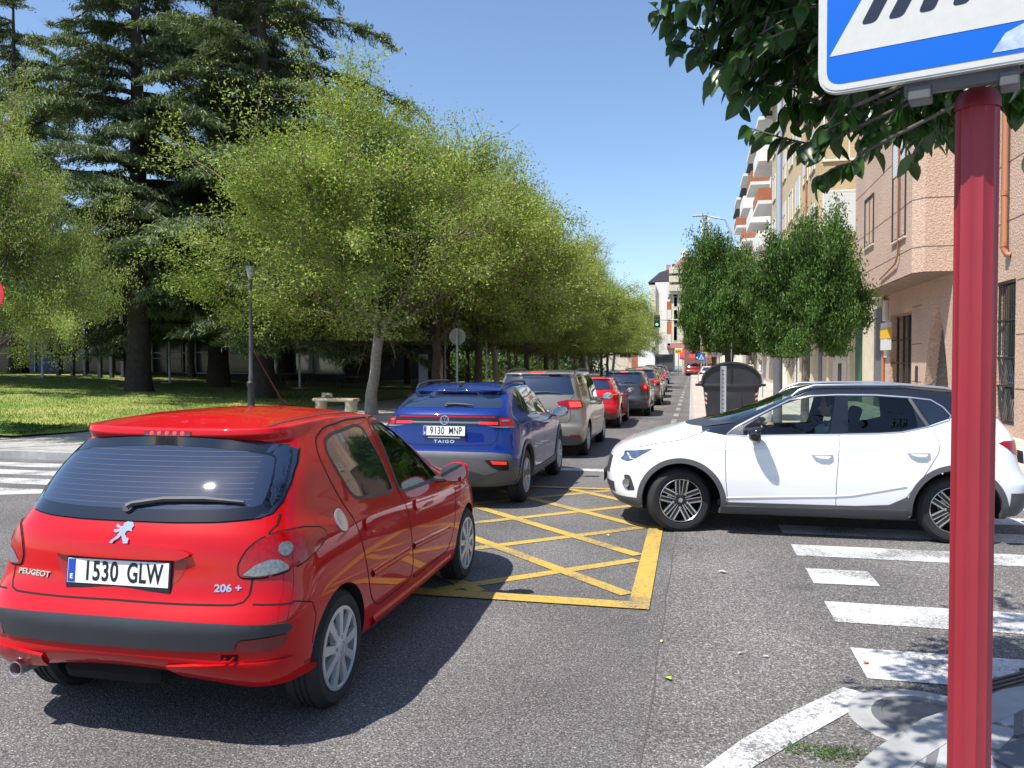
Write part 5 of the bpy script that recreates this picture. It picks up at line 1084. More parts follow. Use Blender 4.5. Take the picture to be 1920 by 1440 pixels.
M['leaf_elm'] = leaf_mat('leaf_light', (.15, .22, .045), (.36, .43, .11), .32, .55, (.38, .30, .08)); M['leaf_privet'] = leaf_mat('leaf_privet', (.030, .075, .016), (.11, .20, .035), .24, .45, (.19, .20, .05), .25)
M['needle'] = leaf_mat('cedar_needles', (.060, .095, .042), (.17, .22, .10), .18, .6, (.26, .32, .19)); M['leaf_dark'] = leaf_mat('leaf_dark', (.018, .038, .014), (.045, .085, .025), .3, .6)
M['leaf_big'] = leaf_mat('leaf_big', (.018, .050, .012), (.048, .11, .020), .24, .33, None, .5); M['leaf_hedge'] = leaf_mat('leaf_hedge', (.045, .09, .02), (.12, .18, .04), .3, .6)
M['grass_blade'] = leaf_mat('grass_blade', (.14, .24, .035), (.34, .39, .09), .3, .7, (.46, .37, .15)); M['weed'] = leaf_mat('weed', (.06, .12, .03), (.12, .19, .06), .3, .7)
M['bark'] = mat('bark', (.12, .10, .082), .95, var=.35, vs=8, bump=.8, bs=22); M['bark_dark'] = mat('bark_dark', (.050, .040, .034), .95, var=.3, vs=6, bump=.8, bs=16); M['bark_pale'] = mat('bark_pale', (.27, .24, .20), .92, var=.3, vs=10, bump=.7, bs=26)
M['twig'] = mat('twig', (.20, .15, .10), .9, var=.25, vs=2)
def np_mesh(name, V3, nper, m, parent=None, smooth=False):
    """V3: (n*nper,3) array; every nper vertices make one face"""
    V3 = np.asarray(V3, dtype=np.float32); n = len(V3)//nper; me = bpy.data.meshes.new(name)
    me.vertices.add(n*nper); me.vertices.foreach_set('co', V3.ravel()); me.loops.add(n*nper); me.loops.foreach_set('vertex_index', np.arange(n*nper, dtype=np.int32))
    me.polygons.add(n); me.polygons.foreach_set('loop_start', np.arange(0, n*nper, nper, dtype=np.int32)); me.polygons.foreach_set('loop_total', np.full(n, nper, dtype=np.int32)); me.update()
    return obj(name, me, m, parent, smooth)
def leaves(C, size, rs, asp=.5, D=None, droop=.3, flat=0.6):
    """C: (n,3) centres -> folded diamonds as pairs of triangles sharing a midrib (returned as 4-gons)"""
    n = len(C); d = rs.normal(size=(n, 3)) if D is None else D + rs.normal(size=(n, 3))*.5
    d[:, 2] -= droop; d /= np.linalg.norm(d, axis=1)[:, None]+1e-9
    up = rs.normal(size=(n, 3))*(1-flat); up[:, 2] += flat; s = np.cross(d, up); s /= np.linalg.norm(s, axis=1)[:, None]+1e-9
    l = (size*rs.uniform(.6, 1.25, n))[:, None]; w = l*asp*.5; nn = np.cross(s, d)
    a = C - d*l*.5; b = C + d*l*.5; p = C - d*l*.05 + s*w + nn*w*.35; q = C - d*l*.05 - s*w + nn*w*.35
    return np.stack([a, p, b, q], 1).reshape(-1, 3)
def grow(rs, base, H0, spread, height, n_main, levels=4, r0=.17, up=.55, lean=(0, 0), dead=0.0, ksub=4, top_bias=1.0, lo=1.6, shrink=.62, lowe=.35, bare=()):
    """skeleton: returns list of (points, radii) and terminal twigs (point, dir, dead?)"""
    limbs = []; tips = []
    top = np.array([base[0]+lean[0], base[1]+lean[1], base[2]+H0])
    tr = [np.array(base, float)+(top-np.array(base))*t + rs.normal(size=3)*.03*(0 < t < 1) for t in (0, .25, .5, .75, 1)]
    limbs.append((tr, [r0*1.35, r0*1.08, r0, r0*.97, r0*1.02]))
    def br(p, d, L, r, lev, dd):
        n = 5; pts = [p]; 
        for i in range(n):
            d = d + rs.normal(size=3)*.16 + np.array([0, 0, .05*up]); d /= np.linalg.norm(d); p = p + d*L/n; pts.append(p)
        limbs.append((pts, [r*(1-.6*i/n) for i in range(n+1)]))
        if lev == 0 or r < .004: tips.append((pts, dd)); return
        for i in range(ksub + (1 if lev == levels-1 else 0)):
            t = rs.uniform(.25, 1.0); k = min(int(t*n), n-1); q = pts[k] + (pts[k+1]-pts[k])*(t*n-k)
            ax = rs.normal(size=3); ax -= ax.dot(d)*d; ax /= np.linalg.norm(ax); an = rs.uniform(.4, .95); nd = d*math.cos(an)+ax*math.sin(an); nd[2] = nd[2]*.8+.08*up
            nd /= np.linalg.norm(nd); br(q, nd, L*shrink*rs.uniform(.75, 1.25), r*.5, lev-1, dd or rs.random() < dead*.35)
        tips.append((pts[2:], dd))
    for i in range(n_main):
        a = 2*PI*(i+rs.uniform(-.3, .3))/n_main; e = rs.uniform(lowe, 1.25)*up*1.5; d = np.array([math.cos(a)*math.cos(e), math.sin(a)*math.cos(e), math.sin(e)])
        L = 1/math.sqrt((math.cos(e)/spread)**2+(math.sin(e)/height)**2)*.62; br(top+np.array([0, 0, rs.uniform(-.25, .1)]), d, L, r0*(.6 if e > .45 else .36), levels-1, i in bare)
    return limbs, tips
def limbs_mesh(name, limbs, m, parent, rmin=.0, nmax=8):
    mb = MB()
    for pts, rr in limbs:
        r = rr[0]; n = nmax if r > .06 else (5 if r > .02 else 3); mb.tube([V(p) for p in pts], list(rr), n, cap=False)
    return mb.build(name, m, parent, smooth=True)
def broad_tree(name, seed, leafm, barkm, n_leaf=24, leaf=.085, cl=.33, dead=.12, twigm='twig', label=None, cat='tree', group=None, droop=.25, asp=.5, skip=.0, **kw):
    rs = np.random.RandomState(seed); limbs, tips = grow(rs, (0, 0, 0), dead=dead, **kw)
    t = empty(name, label=label, cat=cat, group=group)
    big = [l for l in limbs if l[1][0] > .035]; small = [l for l in limbs if l[1][0] <= .035]
    trunk = limbs_mesh('trunk', big[:1], M['bark_pale' if seed == 11 else barkm], t); limbs_mesh('branches', big[1:], M[barkm], t); limbs_mesh('twigs', small, M[twigm], t)
    C = []
    for pts, dd in tips:
        if dd or rs.random() < skip: continue
        P = np.array(pts); k = rs.randint(0, len(P)-1, n_leaf); f = rs.random(n_leaf)[:, None]; c = P[k]*(1-f)+P[k+1]*f + rs.normal(size=(n_leaf, 3))*cl*np.array([1, 1, .7]); C.append(c)
    C = np.concatenate(C); C = C[C[:, 2] > kw.get('lo', 1.6)]
    np_mesh('crown', leaves(C, leaf, rs, asp, droop=droop), 4, M[leafm], t); return t
def cedar(name, seed, H=22., L0=7.2, z0=3.2, label=None, group=None, r0=.48, step=.62):
    rs = np.random.RandomState(seed); t = empty(name, label=label, cat='tree', group=group); limbs = [([np.array((0, 0, -.4)), np.array((0, 0, .15)), np.array((0, 0, 1.2)), np.array((.05, 0, 6)), np.array((0, .1, 12.)), np.array((0, 0, H))], [r0*1.5, r0*1.2, r0, r0*.85, r0*.55, .05])]; C = []; Dd = []
    br = []; z = z0
    while z < H-.5:
        Lz = L0*(1-((z-z0)/(H-z0))**2.0*.72)*rs.uniform(.7, 1.12)
        for k in range(2 if rs.random() < .6 else 3):
            a = rs.uniform(0, 2*PI); d = np.array([math.cos(a), math.sin(a), .0]); L = Lz*rs.uniform(.65, 1.1); pts = []; rr = []
            up = rs.uniform(.05, .35)
            for i in range(9): s = i/8; pts.append(np.array([0, 0, z]) + d*L*s + np.array([0, 0, up*L*s - (up+.18)*L*s*s]) + rs.normal(size=3)*.06*s); rr.append(.13*(1-s)**.8*Lz/L0+.012)
            br.append((pts, rr)); side = np.array([-d[1], d[0], 0])
            ns = int(L/.15)
            for j in range(ns):
                s = rs.uniform(.10, 1.0); i = min(int(s*8), 7); q = pts[i]+(pts[i+1]-pts[i])*(s*8-i); sg = rs.choice([-1, 1]); l2 = L*.30*(1.15-s*.75)*rs.uniform(.5, 1.2)
                dd = side*sg*rs.uniform(.6, 1.)+d*rs.uniform(.2, .9); dd /= np.linalg.norm(dd); p2 = [q]
                for w_ in range(1, 5): u_ = w_/4; p2.append(q+dd*l2*u_+np.array([0, 0, .06*l2*u_-.34*l2*u_*u_]))
                br.append((p2, [.022, .017, .012, .008, .004])); nb = int(58*l2)+10; f = rs.random(nb)*4; ii = np.minimum(f.astype(int), 3); P = np.array(p2); c = P[ii]+(P[ii+1]-P[ii])*(f-ii)[:, None] + rs.normal(size=(nb, 3))*np.array([.13, .13, .05]); c[:, 2] -= rs.random(nb)*.10
                C.append(c); Dd.append(np.tile(dd, (nb, 1))+rs.normal(size=(nb, 3))*.6)
        z += step*rs.uniform(.6, 1.3)
    limbs_mesh('trunk', limbs, M['bark_dark'], t, nmax=14); limbs_mesh('branches', br, M['bark_dark'], t)
    C = np.concatenate(C); Dd = np.concatenate(Dd); np_mesh('crown', leaves(C, .30, rs, .17, D=Dd, droop=.55, flat=.7), 4, M['needle'], t); return t
def place(t, x, y, z, rz=0, s=1.0, label=None, group=None, first=False):
    o = t if first else copy_tree(t); o.location = (x, y, z); o.rotation_euler = (0, 0, R(rz)); o.scale = (s, s, s) if not isinstance(s, tuple) else s
    if label: o['label'] = label
    if group: o['group'] = group
    return o
def build_veg():
    # light green pollarded row along the left pavement
    A = broad_tree('street_tree', 11, 'leaf_elm', 'bark', n_leaf=120, leaf=.105, cl=.25, dead=.05, skip=.16, lowe=.27, H0=2.9, spread=6.3, height=9.6, n_main=12, levels=4, r0=.17, up=.66, ksub=5, lo=2.5, lean=(.25, .1))
    B = broad_tree('street_tree', 23, 'leaf_elm', 'bark', n_leaf=120, leaf=.115, cl=.27, dead=.05, skip=.14, H0=2.7, spread=6.0, height=9.5, n_main=10, lowe=.18, levels=4, r0=.18, up=.64, ksub=5, lo=2.5)
    g = 'light green street trees along the left pavement'
    place(A, -10.15, 24.4, .13, 20, (1, 1, .9), 'street tree with pale leaning trunk and bare dead twigs, behind the stone bench', g, True)
    place(A, -14.6, 14.3, .13, 200, (.42, .42, .60), 'street tree at the left picture edge with sparse leaves over the crossing', g)
    lab = ['street tree with mottled trunk right behind the blue crossover roof', 'street tree beside the round back-facing road sign', 'third tree past the round back-facing sign, in the light green row', 'street tree standing beside the beige minivan roof', 'street tree beyond the beige minivan with low leafy branches', 'street tree beside the red compact car', 'street tree level with the dark hatchback', 'street tree level with the bronze crossover', 'slim street tree beyond the bronze crossover', 'small distant street tree short of the green traffic light', 'distant street tree left of the traffic light arm', 'farthest light green tree at the end of the row']
    ys = [31, 37, 43, 49.5, 56, 62.5, 69, 76, 83, 91, 100, 110]
    for i, (y, l) in enumerate(zip(ys, lab)):
        if i == 0: place(B, -10.1, y, .13, 0, 1.0, l, g, True)
        else: place(A if i % 3 == 2 else B, -10.2+.3*math.sin(i*2.2), y, .13+rise(y), 67*i, .94+.09*math.sin(i*1.9), l, g)
    # cedars on the lawn
    Cd = cedar('cedar_tree', 5, 23., 8.4, 2.7); g = 'dark cedars on the park lawn'
    place(Cd, -22.9, 29.7, park_z(-22.9, 29.7), 0, 1.0, 'huge dark cedar with the thickest trunk, second from left on the lawn', g, True)
    for x, y, rz, s, l in [(-23.5, 36.5, 130, 1.06, 'tall dark cedar with broad trunk right of the thickest cedar'), (-17.6, 30.6, 250, .98, 'dark cedar with slimmer trunk just behind the black lamp post'), (-33.5, 27.5, 60, .95, 'cedar at the left edge with pale drooping sprays over the plaza'), (-25.5, 47, 310, .9, 'dark cedar in front of the blue glazed wall'), (-40, 41, 200, 1.0, 'cedar standing deep at the far left of the plaza')]: place(Cd, x, y, park_z(x, y), rz, s, l, g)
    # darker park trees behind the row
    D_ = broad_tree('park_tree', 41, 'leaf_dark', 'bark_dark', n_leaf=26, leaf=.17, cl=.5, dead=.0, H0=3.0, spread=5.5, height=8.0, n_main=8, levels=4, r0=.2, up=.6, ksub=5, lo=2.4, twigm='bark_dark')
    g = 'dark park trees behind the light green row'
    pl = [(-17.5, 42, 'dark leaning park tree in front of the white van'), (-19, 52, 'dark park tree behind the tall white totem sign'), (-15.5, 50, 'dark park tree behind the round back-facing sign'), (-17, 60, 'dark park tree behind the brown litter bin'), (-16, 70, 'dark park tree over the playground frame'), (-18, 82, 'dark park tree beyond the playground frame'), (-30, 62, 'wide dark park tree right of the glazed wall'), (-38, 72, 'dark tree behind the parked white van'), (-16, 95, 'farthest dark park tree behind the row'), (-29, 80, 'dark tree deep in the park behind the totem')]
    for i, (x, y, l) in enumerate(pl): place(D_, x, y, park_z(x, y), 51*i, .85+.12*math.sin(i*2.), l, g, i == 0)
    for i, (x, y, s_, l) in enumerate([(-46, 44.5, 1.15, 'dark tree at the far left before the hall'), (-34.5, 43.5, 1.0, 'dark tree over the hall entrance letters'), (-29.5, 43.0, 1.05, 'dark tree just left of the blue glazed wing'), (-56, 47, 1.3, 'dark tree past the left end of the plaza'), (-24, 41.0, .85, 'small dark tree whose crown hides the top of the blue glazed wing')]): place(D_, x, y, park_z(x, y), 37*i+20, s_, l, g)
    rs = np.random.RandomState(4); n = 30000; a = rs.random(n); x = -14-rs.random(n)*90; y = 112+rs.random(n)*26+(-14-x)*.35; zt = 3.0+5.5*np.abs(np.sin(x*.35)*np.cos(x*.13+1))+1.5; C = np.stack([x, y, .3+zt*rs.random(n)**.8], 1)
    o = np_mesh('distant_trees', leaves(C, .75, rs, .6), 4, M['leaf_dark']); tag(o, 'distant mass of dark park trees closing the view behind the row', 'trees', kind='stuff')
    n = 22000; x = -15.5-rs.random(n)*3-rs.random(n)*rs.random(n)*40; y = 62+rs.random(n)*46; k = .7+1.4*np.abs(np.sin(y*.5+x*.3)); C = np.stack([x, y, rise(90)*.3+1.1*0+np.array([park_z(a_, b_) for a_, b_ in zip(x, y)])-.1+k*rs.random(n)], 1)
    o = np_mesh('shrubbery', leaves(C, .28, rs, .6), 4, M['leaf_hedge']); tag(o, 'low green shrubbery under the trees deep in the park', 'shrubs', kind='stuff')
    # privet trees on the right pavement
    P = broad_tree('privet_tree', 77, 'leaf_privet', 'bark', n_leaf=74, leaf=.115, cl=.16, dead=0, skip=.08, lowe=-.05, H0=2.5, spread=2.4, height=3.6, n_main=14, levels=4, r0=.17, up=.62, ksub=5, lo=2.0, asp=.5, droop=.6, twigm='bark')
    g = 'round dark green privet trees on the right pavement'
    place(P, 1.05, 24.2, .12, 40, (.52, .52, 1.0), 'round privet tree with crooked trunk beside the black waste container', g, True)
    place(P, 2.55, 19.3, .12, 170, (.51, .51, .90), 'round privet tree with knobbly trunk behind the white crossover', g)
    place(P, 2.2, 84, .4, 80, 1.25, 'rounded privet tree behind the direction signs and traffic light pole', g); place(P, 4.2, 88, .4, 200, 1.2, 'rounded privet tree beside the tree behind the direction signs', g)
# ---------------------------------------------------------------- near foliage, grass
def at(u, v, dep):
    """point at survey direction (u, v) and distance dep along the street view"""
    f = V((-math.sin(yaw)*math.cos(pitch), math.cos(yaw)*math.cos(pitch), -math.sin(pitch))); r = V((math.cos(yaw), math.sin(yaw), 0)); up = V((-math.sin(yaw)*math.sin(pitch), math.cos(yaw)*math.sin(pitch), math.cos(pitch)))
    return V((0, 0, HCAM)) + (f + r*((u-960)/FPX) - up*((v-720)/FPX))*dep
def gz(x, y, z): return (x, y, z)
def big_leaf(mb, p, d, n, L, w, fold, curl):
    """leaf blade: 2x4 faces folded along the midrib, pointed tip, curling down"""
    d = d.normalized(); s = d.cross(n).normalized(); n = s.cross(d).normalized()
    prof = [(0, .06), (.18, .36), (.42, .5), (.68, .40), (.88, .18), (1.0, .0)]; rows = []
    for t, k in prof:
        c = p + d*L*t - n*curl*L*t*t; rows.append((c + s*w*k + n*fold*w*k, c, c - s*w*k + n*fold*w*k))
    vs = [q for r in rows for q in r]; fs = []
    for i in range(len(rows)-1):
        a = 3*i; fs += [(a, a+1, a+4, a+3), (a+1, a+2, a+5, a+4)]
    mb.add(vs, fs)
def overhang():
    rs = random.Random(3); t = empty('overhanging_tree', (3.35, 3.55, 0), 0, 'broad leaved tree hanging glossy dark leaves over the blue crossing sign', 'tree')
    base = V((3.35, 3.55, 0)); Lf = MB(); Tw = MB()
    mb = MB(); mb.tube([V((0, 0, 0)), V((0, 0, 1.2)), V((-.15, -.05, 2.3)), V((-.5, -.1, 3.1))], [.16, .13, .12, .09], 12); mb.build('trunk', M['bark'], t, smooth=True)
    def twig(P, nl, Ls=.085, r=.0035):
        P = [V(q) for q in P]; Tw.tube([q-base for q in P], [r*1.6]+[r]*(len(P)-2)+[r*.5], 5)
        for i in range(nl):
            f = (i+.6)/nl*(len(P)-1); k = min(int(f), len(P)-2); q = P[k].lerp(P[k+1], f-k); tv = (P[k+1]-P[k]).normalized()
            sd = tv.cross(V((0, 0, 1))); sd = sd.normalized() if sd.length > .05 else V((1, 0, 0)); sgn = 1 if i % 2 else -1
            d = tv*.45 + sd*sgn*rs.uniform(.35, .95) + V((rs.gauss(0, .22), rs.gauss(0, .22), -rs.uniform(.25, 1.15))); n = V((rs.gauss(0, .5), rs.gauss(0, .5), 1))
            L = Ls*rs.uniform(.72, 1.18); big_leaf(Lf, q-base, d, n, L, L*rs.uniform(.50, .62), rs.uniform(.15, .6), rs.uniform(.0, .28))
    hub = V((2.85, 3.45, 3.1))
    # hanging sprays seen against the sky and the buildings: (u, v, depth) along each
    S_ = [[(1345, 60, 3.0), (1300, 55, 2.95), (1262, 45, 2.9), (1225, 10, 2.9)], [(1380, 90, 3.0), (1330, 95, 2.95), (1285, 85, 2.95), (1262, 75, 2.9)], [(1430, 120, 3.0), (1385, 130, 2.9), (1345, 118, 2.9), (1315, 105, 2.9)], [(1470, 110, 2.9), (1440, 140, 2.85), (1420, 155, 2.8), (1400, 150, 2.8)],
          [(1500, 150, 2.8), (1465, 165, 2.75), (1440, 160, 2.7), (1425, 165, 2.7)], [(1560, 262, 2.6), (1510, 268, 2.6), (1465, 258, 2.6), (1400, 238, 2.6)], [(1620, 285, 2.5), (1600, 305, 2.5), (1570, 312, 2.5), (1530, 335, 2.5)], [(1600, 200, 2.5), (1585, 225, 2.5), (1540, 250, 2.5), (1520, 265, 2.5)],
          [(1690, 190, 2.6), (1670, 225, 2.6), (1640, 250, 2.6), (1625, 270, 2.6)], [(1760, 160, 2.7), (1750, 180, 2.7), (1765, 200, 2.7), (1785, 225, 2.7)], [(1690, 170, 2.7), (1700, 195, 2.7), (1715, 210, 2.7), (1725, 220, 2.7)], [(1880, 150, 2.8), (1885, 170, 2.8), (1900, 190, 2.8), (1915, 205, 2.8)], [(1560, 190, 2.8), (1530, 200, 2.8), (1500, 185, 2.8), (1480, 200, 2.8)],
          [(1640, 195, 2.7), (1620, 215, 2.7), (1600, 215, 2.7), (1575, 225, 2.7)], [(1500, 90, 3.1), (1450, 95, 3.0), (1400, 85, 3.), (1370, 60, 3.)]]
    for P in S_:
        W_ = [at(*q) for q in P]; st = W_[0]; a = st.lerp(hub, .45)+V((0, 0, .25)); Tw.tube([(hub+V((rs.gauss(0, .15), rs.gauss(0, .15), .1)))-base, a-base, st-base], [.012, .009, .006], 5); twig(W_, 15)
    # the dense mass above and behind the sign
    zones = [(1400, 1580, -260, 15, 2.7, 3.8, 90), (1320, 1430, -220, -30, 2.8, 3.6, 26), (1430, 1640, -60, 70, 2.6, 3.5, 55), (1580, 1980, -200, 130, 2.7, 3.5, 110), (1570, 1760, 90, 165, 2.6, 3.3, 20), (1760, 1920, 130, 170, 2.6, 3.2, 14), (1360, 1900, -700, -200, 2.6, 4.2, 130), (1950, 2500, -500, 150, 2.2, 4.0, 90), (1400, 1600, -300, -20, 2.6, 3.4, 50)]
    for u0, u1, v0, v1, d0, d1, n in zones:
        for i in range(n):
            u, v, d = rs.uniform(u0, u1), rs.uniform(v0, v1), rs.uniform(d0, d1); p = at(u, v, d); dr = V((rs.gauss(-.5, .6), rs.gauss(0, .6), rs.gauss(-.15, .35))).normalized(); P = [p]
            for k in range(3): dr = (dr+V((0, 0, -.18))).normalized(); P.append(P[-1]+dr*.10)
            twig(P, 10)
            if i % 4 == 0: Tw.tube([(hub+V((rs.gauss(0, .2), rs.gauss(0, .2), .3)))-base, (p.lerp(hub, .5)+V((0, 0, .25)))-base, p-base], [.012, .008, .004], 5)
    for i in range(420):  # unseen twigs above the frame, added to shade the near corner
        p = V((rs.uniform(-.42, 2.0), rs.uniform(1.5, 3.25), rs.uniform(3.35, 4.4)))
        if abs((p.x-.66)*.724-(p.y-2.14)*.690) < .48 and p.y < 2.3: continue  # gap shaped so sun still reaches the sign and column
        dr = V((rs.gauss(-.2, .6), rs.gauss(0, .6), rs.gauss(-.1, .3))).normalized(); twig([p, p+dr*.12, p+dr*.24+V((0, 0, -.02)), p+dr*.35+V((0, 0, -.06))], 10)
    Tw.build('branches', M['bark'], t, smooth=True); Lf.build('crown', M['leaf_big'], t, smooth=True)
def build_grass():
    xs = [-13.6-.0, -13.9, -14.3, -16, -19, -23, -28, -34, -40, -60, -90][::-1]; ys = [14.6, 16, 18, 22, 26, 30, 34, 38, 40.5]
    def zf(x, y): return park_z(x, y)
    poly_x = lambda y: -14.45 if y < 15.5 else (-14.1 if y < 20 else -13.65)
    m, nt, p = new_mat('lawn'); tc = N(nt, 'ShaderNodeTexCoord'); n = N(nt, 'ShaderNodeTexNoise', Scale=.35, Detail=6.); n2 = N(nt, 'ShaderNodeTexNoise', Scale=40., Detail=3.); nt.links.new(tc.outputs['Object'], n.inputs['Vector']); nt.links.new(tc.outputs['Object'], n2.inputs['Vector'])
    r = N(nt, 'ShaderNodeValToRGB'); r.color_ramp.elements[0].position = .38; r.color_ramp.elements[0].color = c4((.13, .22, .035)); r.color_ramp.elements[1].position = .62; r.color_ramp.elements[1].color = c4((.33, .33, .09)); nt.links.new(n.outputs[0], r.inputs[0])
    mr = N(nt, 'ShaderNodeMapRange'); mr.inputs[1].default_value = .3; mr.inputs[2].default_value = .7; mr.inputs[3].default_value = .55; mr.inputs[4].default_value = 1.3; nt.links.new(n2.outputs[0], mr.inputs[0]); s = N(nt, 'ShaderNodeVectorMath', operation='SCALE'); nt.links.new(r.outputs[0], s.inputs[0]); nt.links.new(mr.outputs[0], s.inputs['Scale']); nt.links.new(s.outputs[0], p.inputs['Base Color']); p.inputs['Roughness'].default_value = .95
    vs = []; fs = []; nx = len(xs)
    for y in ys + [44, 60, 90, 160]:
        for x in xs:
            xx = min(x, poly_x(y)) if x > -16 else x; vs.append((xx, y, zf(xx, y)))
    for j in range(len(ys)+3):
        for i in range(nx-1): fs.append((j*nx+i, j*nx+i+1, (j+1)*nx+i+1, (j+1)*nx+i))
    pymesh('lawn', vs, fs, m)['kind'] = 'structure'
    # paved plaza in front of the hall
    pz = [(-90, 41.0), (-34, 40.6), (-27, 42.5), (-14.5, 43.8), (-14.5, 47), (-90, 47)]
    q = MB(); q.prism([(x, y) for x, y in pz], 0, .02); o = q.build('plaza', M['pave_l']); me = o.data
    for v in me.vertices: v.co.z = park_z(v.co.x, v.co.y)+.03
    o['kind'] = 'structure'
    rs = np.random.RandomState(9); n = 52000
    d = 1-np.sqrt(rs.random(n)); y = 14.7+d*22; x = -13.8-(rs.random(n)**1.25)*26
    lim = np.where(y < 15.5, -14.5, np.where(y < 20, -14.15, -13.7)); ok = x < lim; x, y = x[ok], y[ok]
    z = np.array([zf(a, b) for a, b in zip(x, y)]); C = np.stack([x, y, z+.022], 1); D = np.tile([0, 0, 1.6], (len(C), 1))
    o = np_mesh('grass', leaves(C, .085, rs, .22, D=D, droop=0, flat=0), 4, M['grass_blade']); o['kind'] = 'stuff'; tag(o, 'sunlit dry lawn grass behind the left pavement', 'grass')
    n = 2600; y = 14.9+rs.random(n)*1.5+rs.normal(size=n)*.1; x = -14.55-rs.random(n)*6.5; C = np.stack([x, y, np.array([zf(a, b) for a, b in zip(x, y)])+.05], 1)
    o = np_mesh('ground_cover', leaves(C, .12, rs, .7, droop=-.2, flat=.9), 4, M['weed']); tag(o, 'low broad leaved weeds along the pavement edge of the lawn', 'weeds', kind='stuff')
    n = 420; a = rs.random(n)*2*PI; r_ = rs.random(n)*.20; C = np.stack([.60+r_*np.cos(a), 3.72+r_*np.sin(a)*.45, np.full(n, .008)+rs.random(n)*.012], 1)
    o = np_mesh('weeds', leaves(C, .030, rs, .2, D=np.tile([0, 0, .25], (n, 1)), droop=0, flat=0), 4, M['weed']); tag(o, 'sparse dry weeds growing at the corner kerb edge', 'weeds', kind='stuff')
    # fallen leaves, each one its own
    for i, (x, y, s, c, l) in enumerate([(.23, 6.79, .075, 'dry_leaf', 'large pale dry leaf lying on the asphalt below the white crossover'), (-.10, 4.39, .05, 'green_leaf', 'small bright green leaf lying beside the road seam'), (-.17, 5.01, .03, 'dry_leaf', 'tiny pale leaf on the road seam'), (.28, 4.88, .035, 'dry_leaf', 'small yellow leaf on the asphalt left of the zebra bars'), (.45, 4.86, .035, 'dry_leaf', 'curled tan leaf on the asphalt beside the small yellow leaf'), (-.82, 8.05, .045, 'dry_leaf', 'pale leaf lying inside the yellow box'), (.98, 4.87, .05, 'brown_leaf', 'brown leaf on the end of the nearest zebra bar')]):
        mb = MB(); big_leaf(mb, V((0, 0, 0)), V((math.cos(i*2.3), math.sin(i*2.3), .15)), V((0, 0, 1)), s, s*.6, .4, .3); o = mb.build('fallen_leaf', M[c]); o.location = (x, y, .016); tag(o, l, 'leaf')
M['dry_leaf'] = mat('dry_leaf', (.55, .52, .30), .7); M['green_leaf'] = mat('green_leaf', (.35, .50, .04), .6); M['brown_leaf'] = mat('brown_leaf', (.35, .20, .09), .8)

# ---------------------------------------------------------------- buildings
def brick_mat(name, c1, c2, mort, w=.25, h=.06, ax='x'):
    m, nt, p = new_mat(name); tc = N(nt, 'ShaderNodeTexCoord'); L = nt.links.new; s = N(nt, 'ShaderNodeSeparateXYZ'); L(tc.outputs['Object'], s.inputs[0]); a = N(nt, 'ShaderNodeMath', operation='ADD'); L(s.outputs[0], a.inputs[0]); L(s.outputs[1], a.inputs[1]); c = N(nt, 'ShaderNodeCombineXYZ'); L(a.outputs[0], c.inputs[0]); L(s.outputs[2], c.inputs[1])
    b = N(nt, 'ShaderNodeTexBrick', Scale=1.0); b.inputs['Brick Width'].default_value = w; b.inputs['Row Height'].default_value = h; b.inputs['Mortar Size'].default_value = h*.12; b.inputs['Color1'].default_value = c4(c1); b.inputs['Color2'].default_value = c4(c2); b.inputs['Mortar'].default_value = c4(mort); L(c.outputs[0], b.inputs['Vector'])
    n = N(nt, 'ShaderNodeTexNoise', Scale=.7, Detail=6.); L(tc.outputs['Object'], n.inputs['Vector']); mr = N(nt, 'ShaderNodeMapRange'); mr.inputs[1].default_value = .3; mr.inputs[2].default_value = .7; mr.inputs[3].default_value = .86; mr.inputs[4].default_value = 1.1; L(n.outputs[0], mr.inputs[0]); sc_ = N(nt, 'ShaderNodeVectorMath', operation='SCALE'); L(b.outputs['Color'], sc_.inputs[0]); L(mr.outputs[0], sc_.inputs['Scale']); L(sc_.outputs[0], p.inputs['Base Color'])
    p.inputs['Roughness'].default_value = .9; bp = N(nt, 'ShaderNodeBump', Strength=.6, Distance=.01); bp.invert = True; L(b.outputs['Fac'], bp.inputs['Height']); L(bp.outputs[0], p.inputs['Normal']); return m
def stone_mat(name, col, sc1=28, v=.22, bump=.6):
    m, nt, p = new_mat(name); tc = N(nt, 'ShaderNodeTexCoord'); L = nt.links.new; n1 = N(nt, 'ShaderNodeTexNoise', Scale=sc1, Detail=5., Roughness=.75); n2 = N(nt, 'ShaderNodeTexNoise', Scale=.6, Detail=4.); n3 = N(nt, 'ShaderNodeTexVoronoi', Scale=sc1*1.3)
    for n in (n1, n2, n3): L(tc.outputs['Object'], n.inputs['Vector'])
    r = N(nt, 'ShaderNodeMapRange'); r.inputs[1].default_value = .3; r.inputs[2].default_value = .7; r.inputs[3].default_value = 1-v*1.6; r.inputs[4].default_value = 1+v*1.3; L(n1.outputs[0], r.inputs[0]); r2 = N(nt, 'ShaderNodeMapRange'); r2.inputs[1].default_value = .3; r2.inputs[2].default_value = .7; r2.inputs[3].default_value = .9; r2.inputs[4].default_value = 1.08; L(n2.outputs[0], r2.inputs[0])
    mu = N(nt, 'ShaderNodeMath', operation='MULTIPLY'); L(r.outputs[0], mu.inputs[0]); L(r2.outputs[0], mu.inputs[1]); s = N(nt, 'ShaderNodeVectorMath', operation='SCALE'); s.inputs[0].default_value = col[:3]; L(mu.outputs[0], s.inputs['Scale']); L(s.outputs[0], p.inputs['Base Color']); p.inputs['Roughness'].default_value = .92
    b = N(nt, 'ShaderNodeBump', Strength=bump, Distance=.02); L(n3.outputs['Distance'], b.inputs['Height']); L(b.outputs[0], p.inputs['Normal']); return m
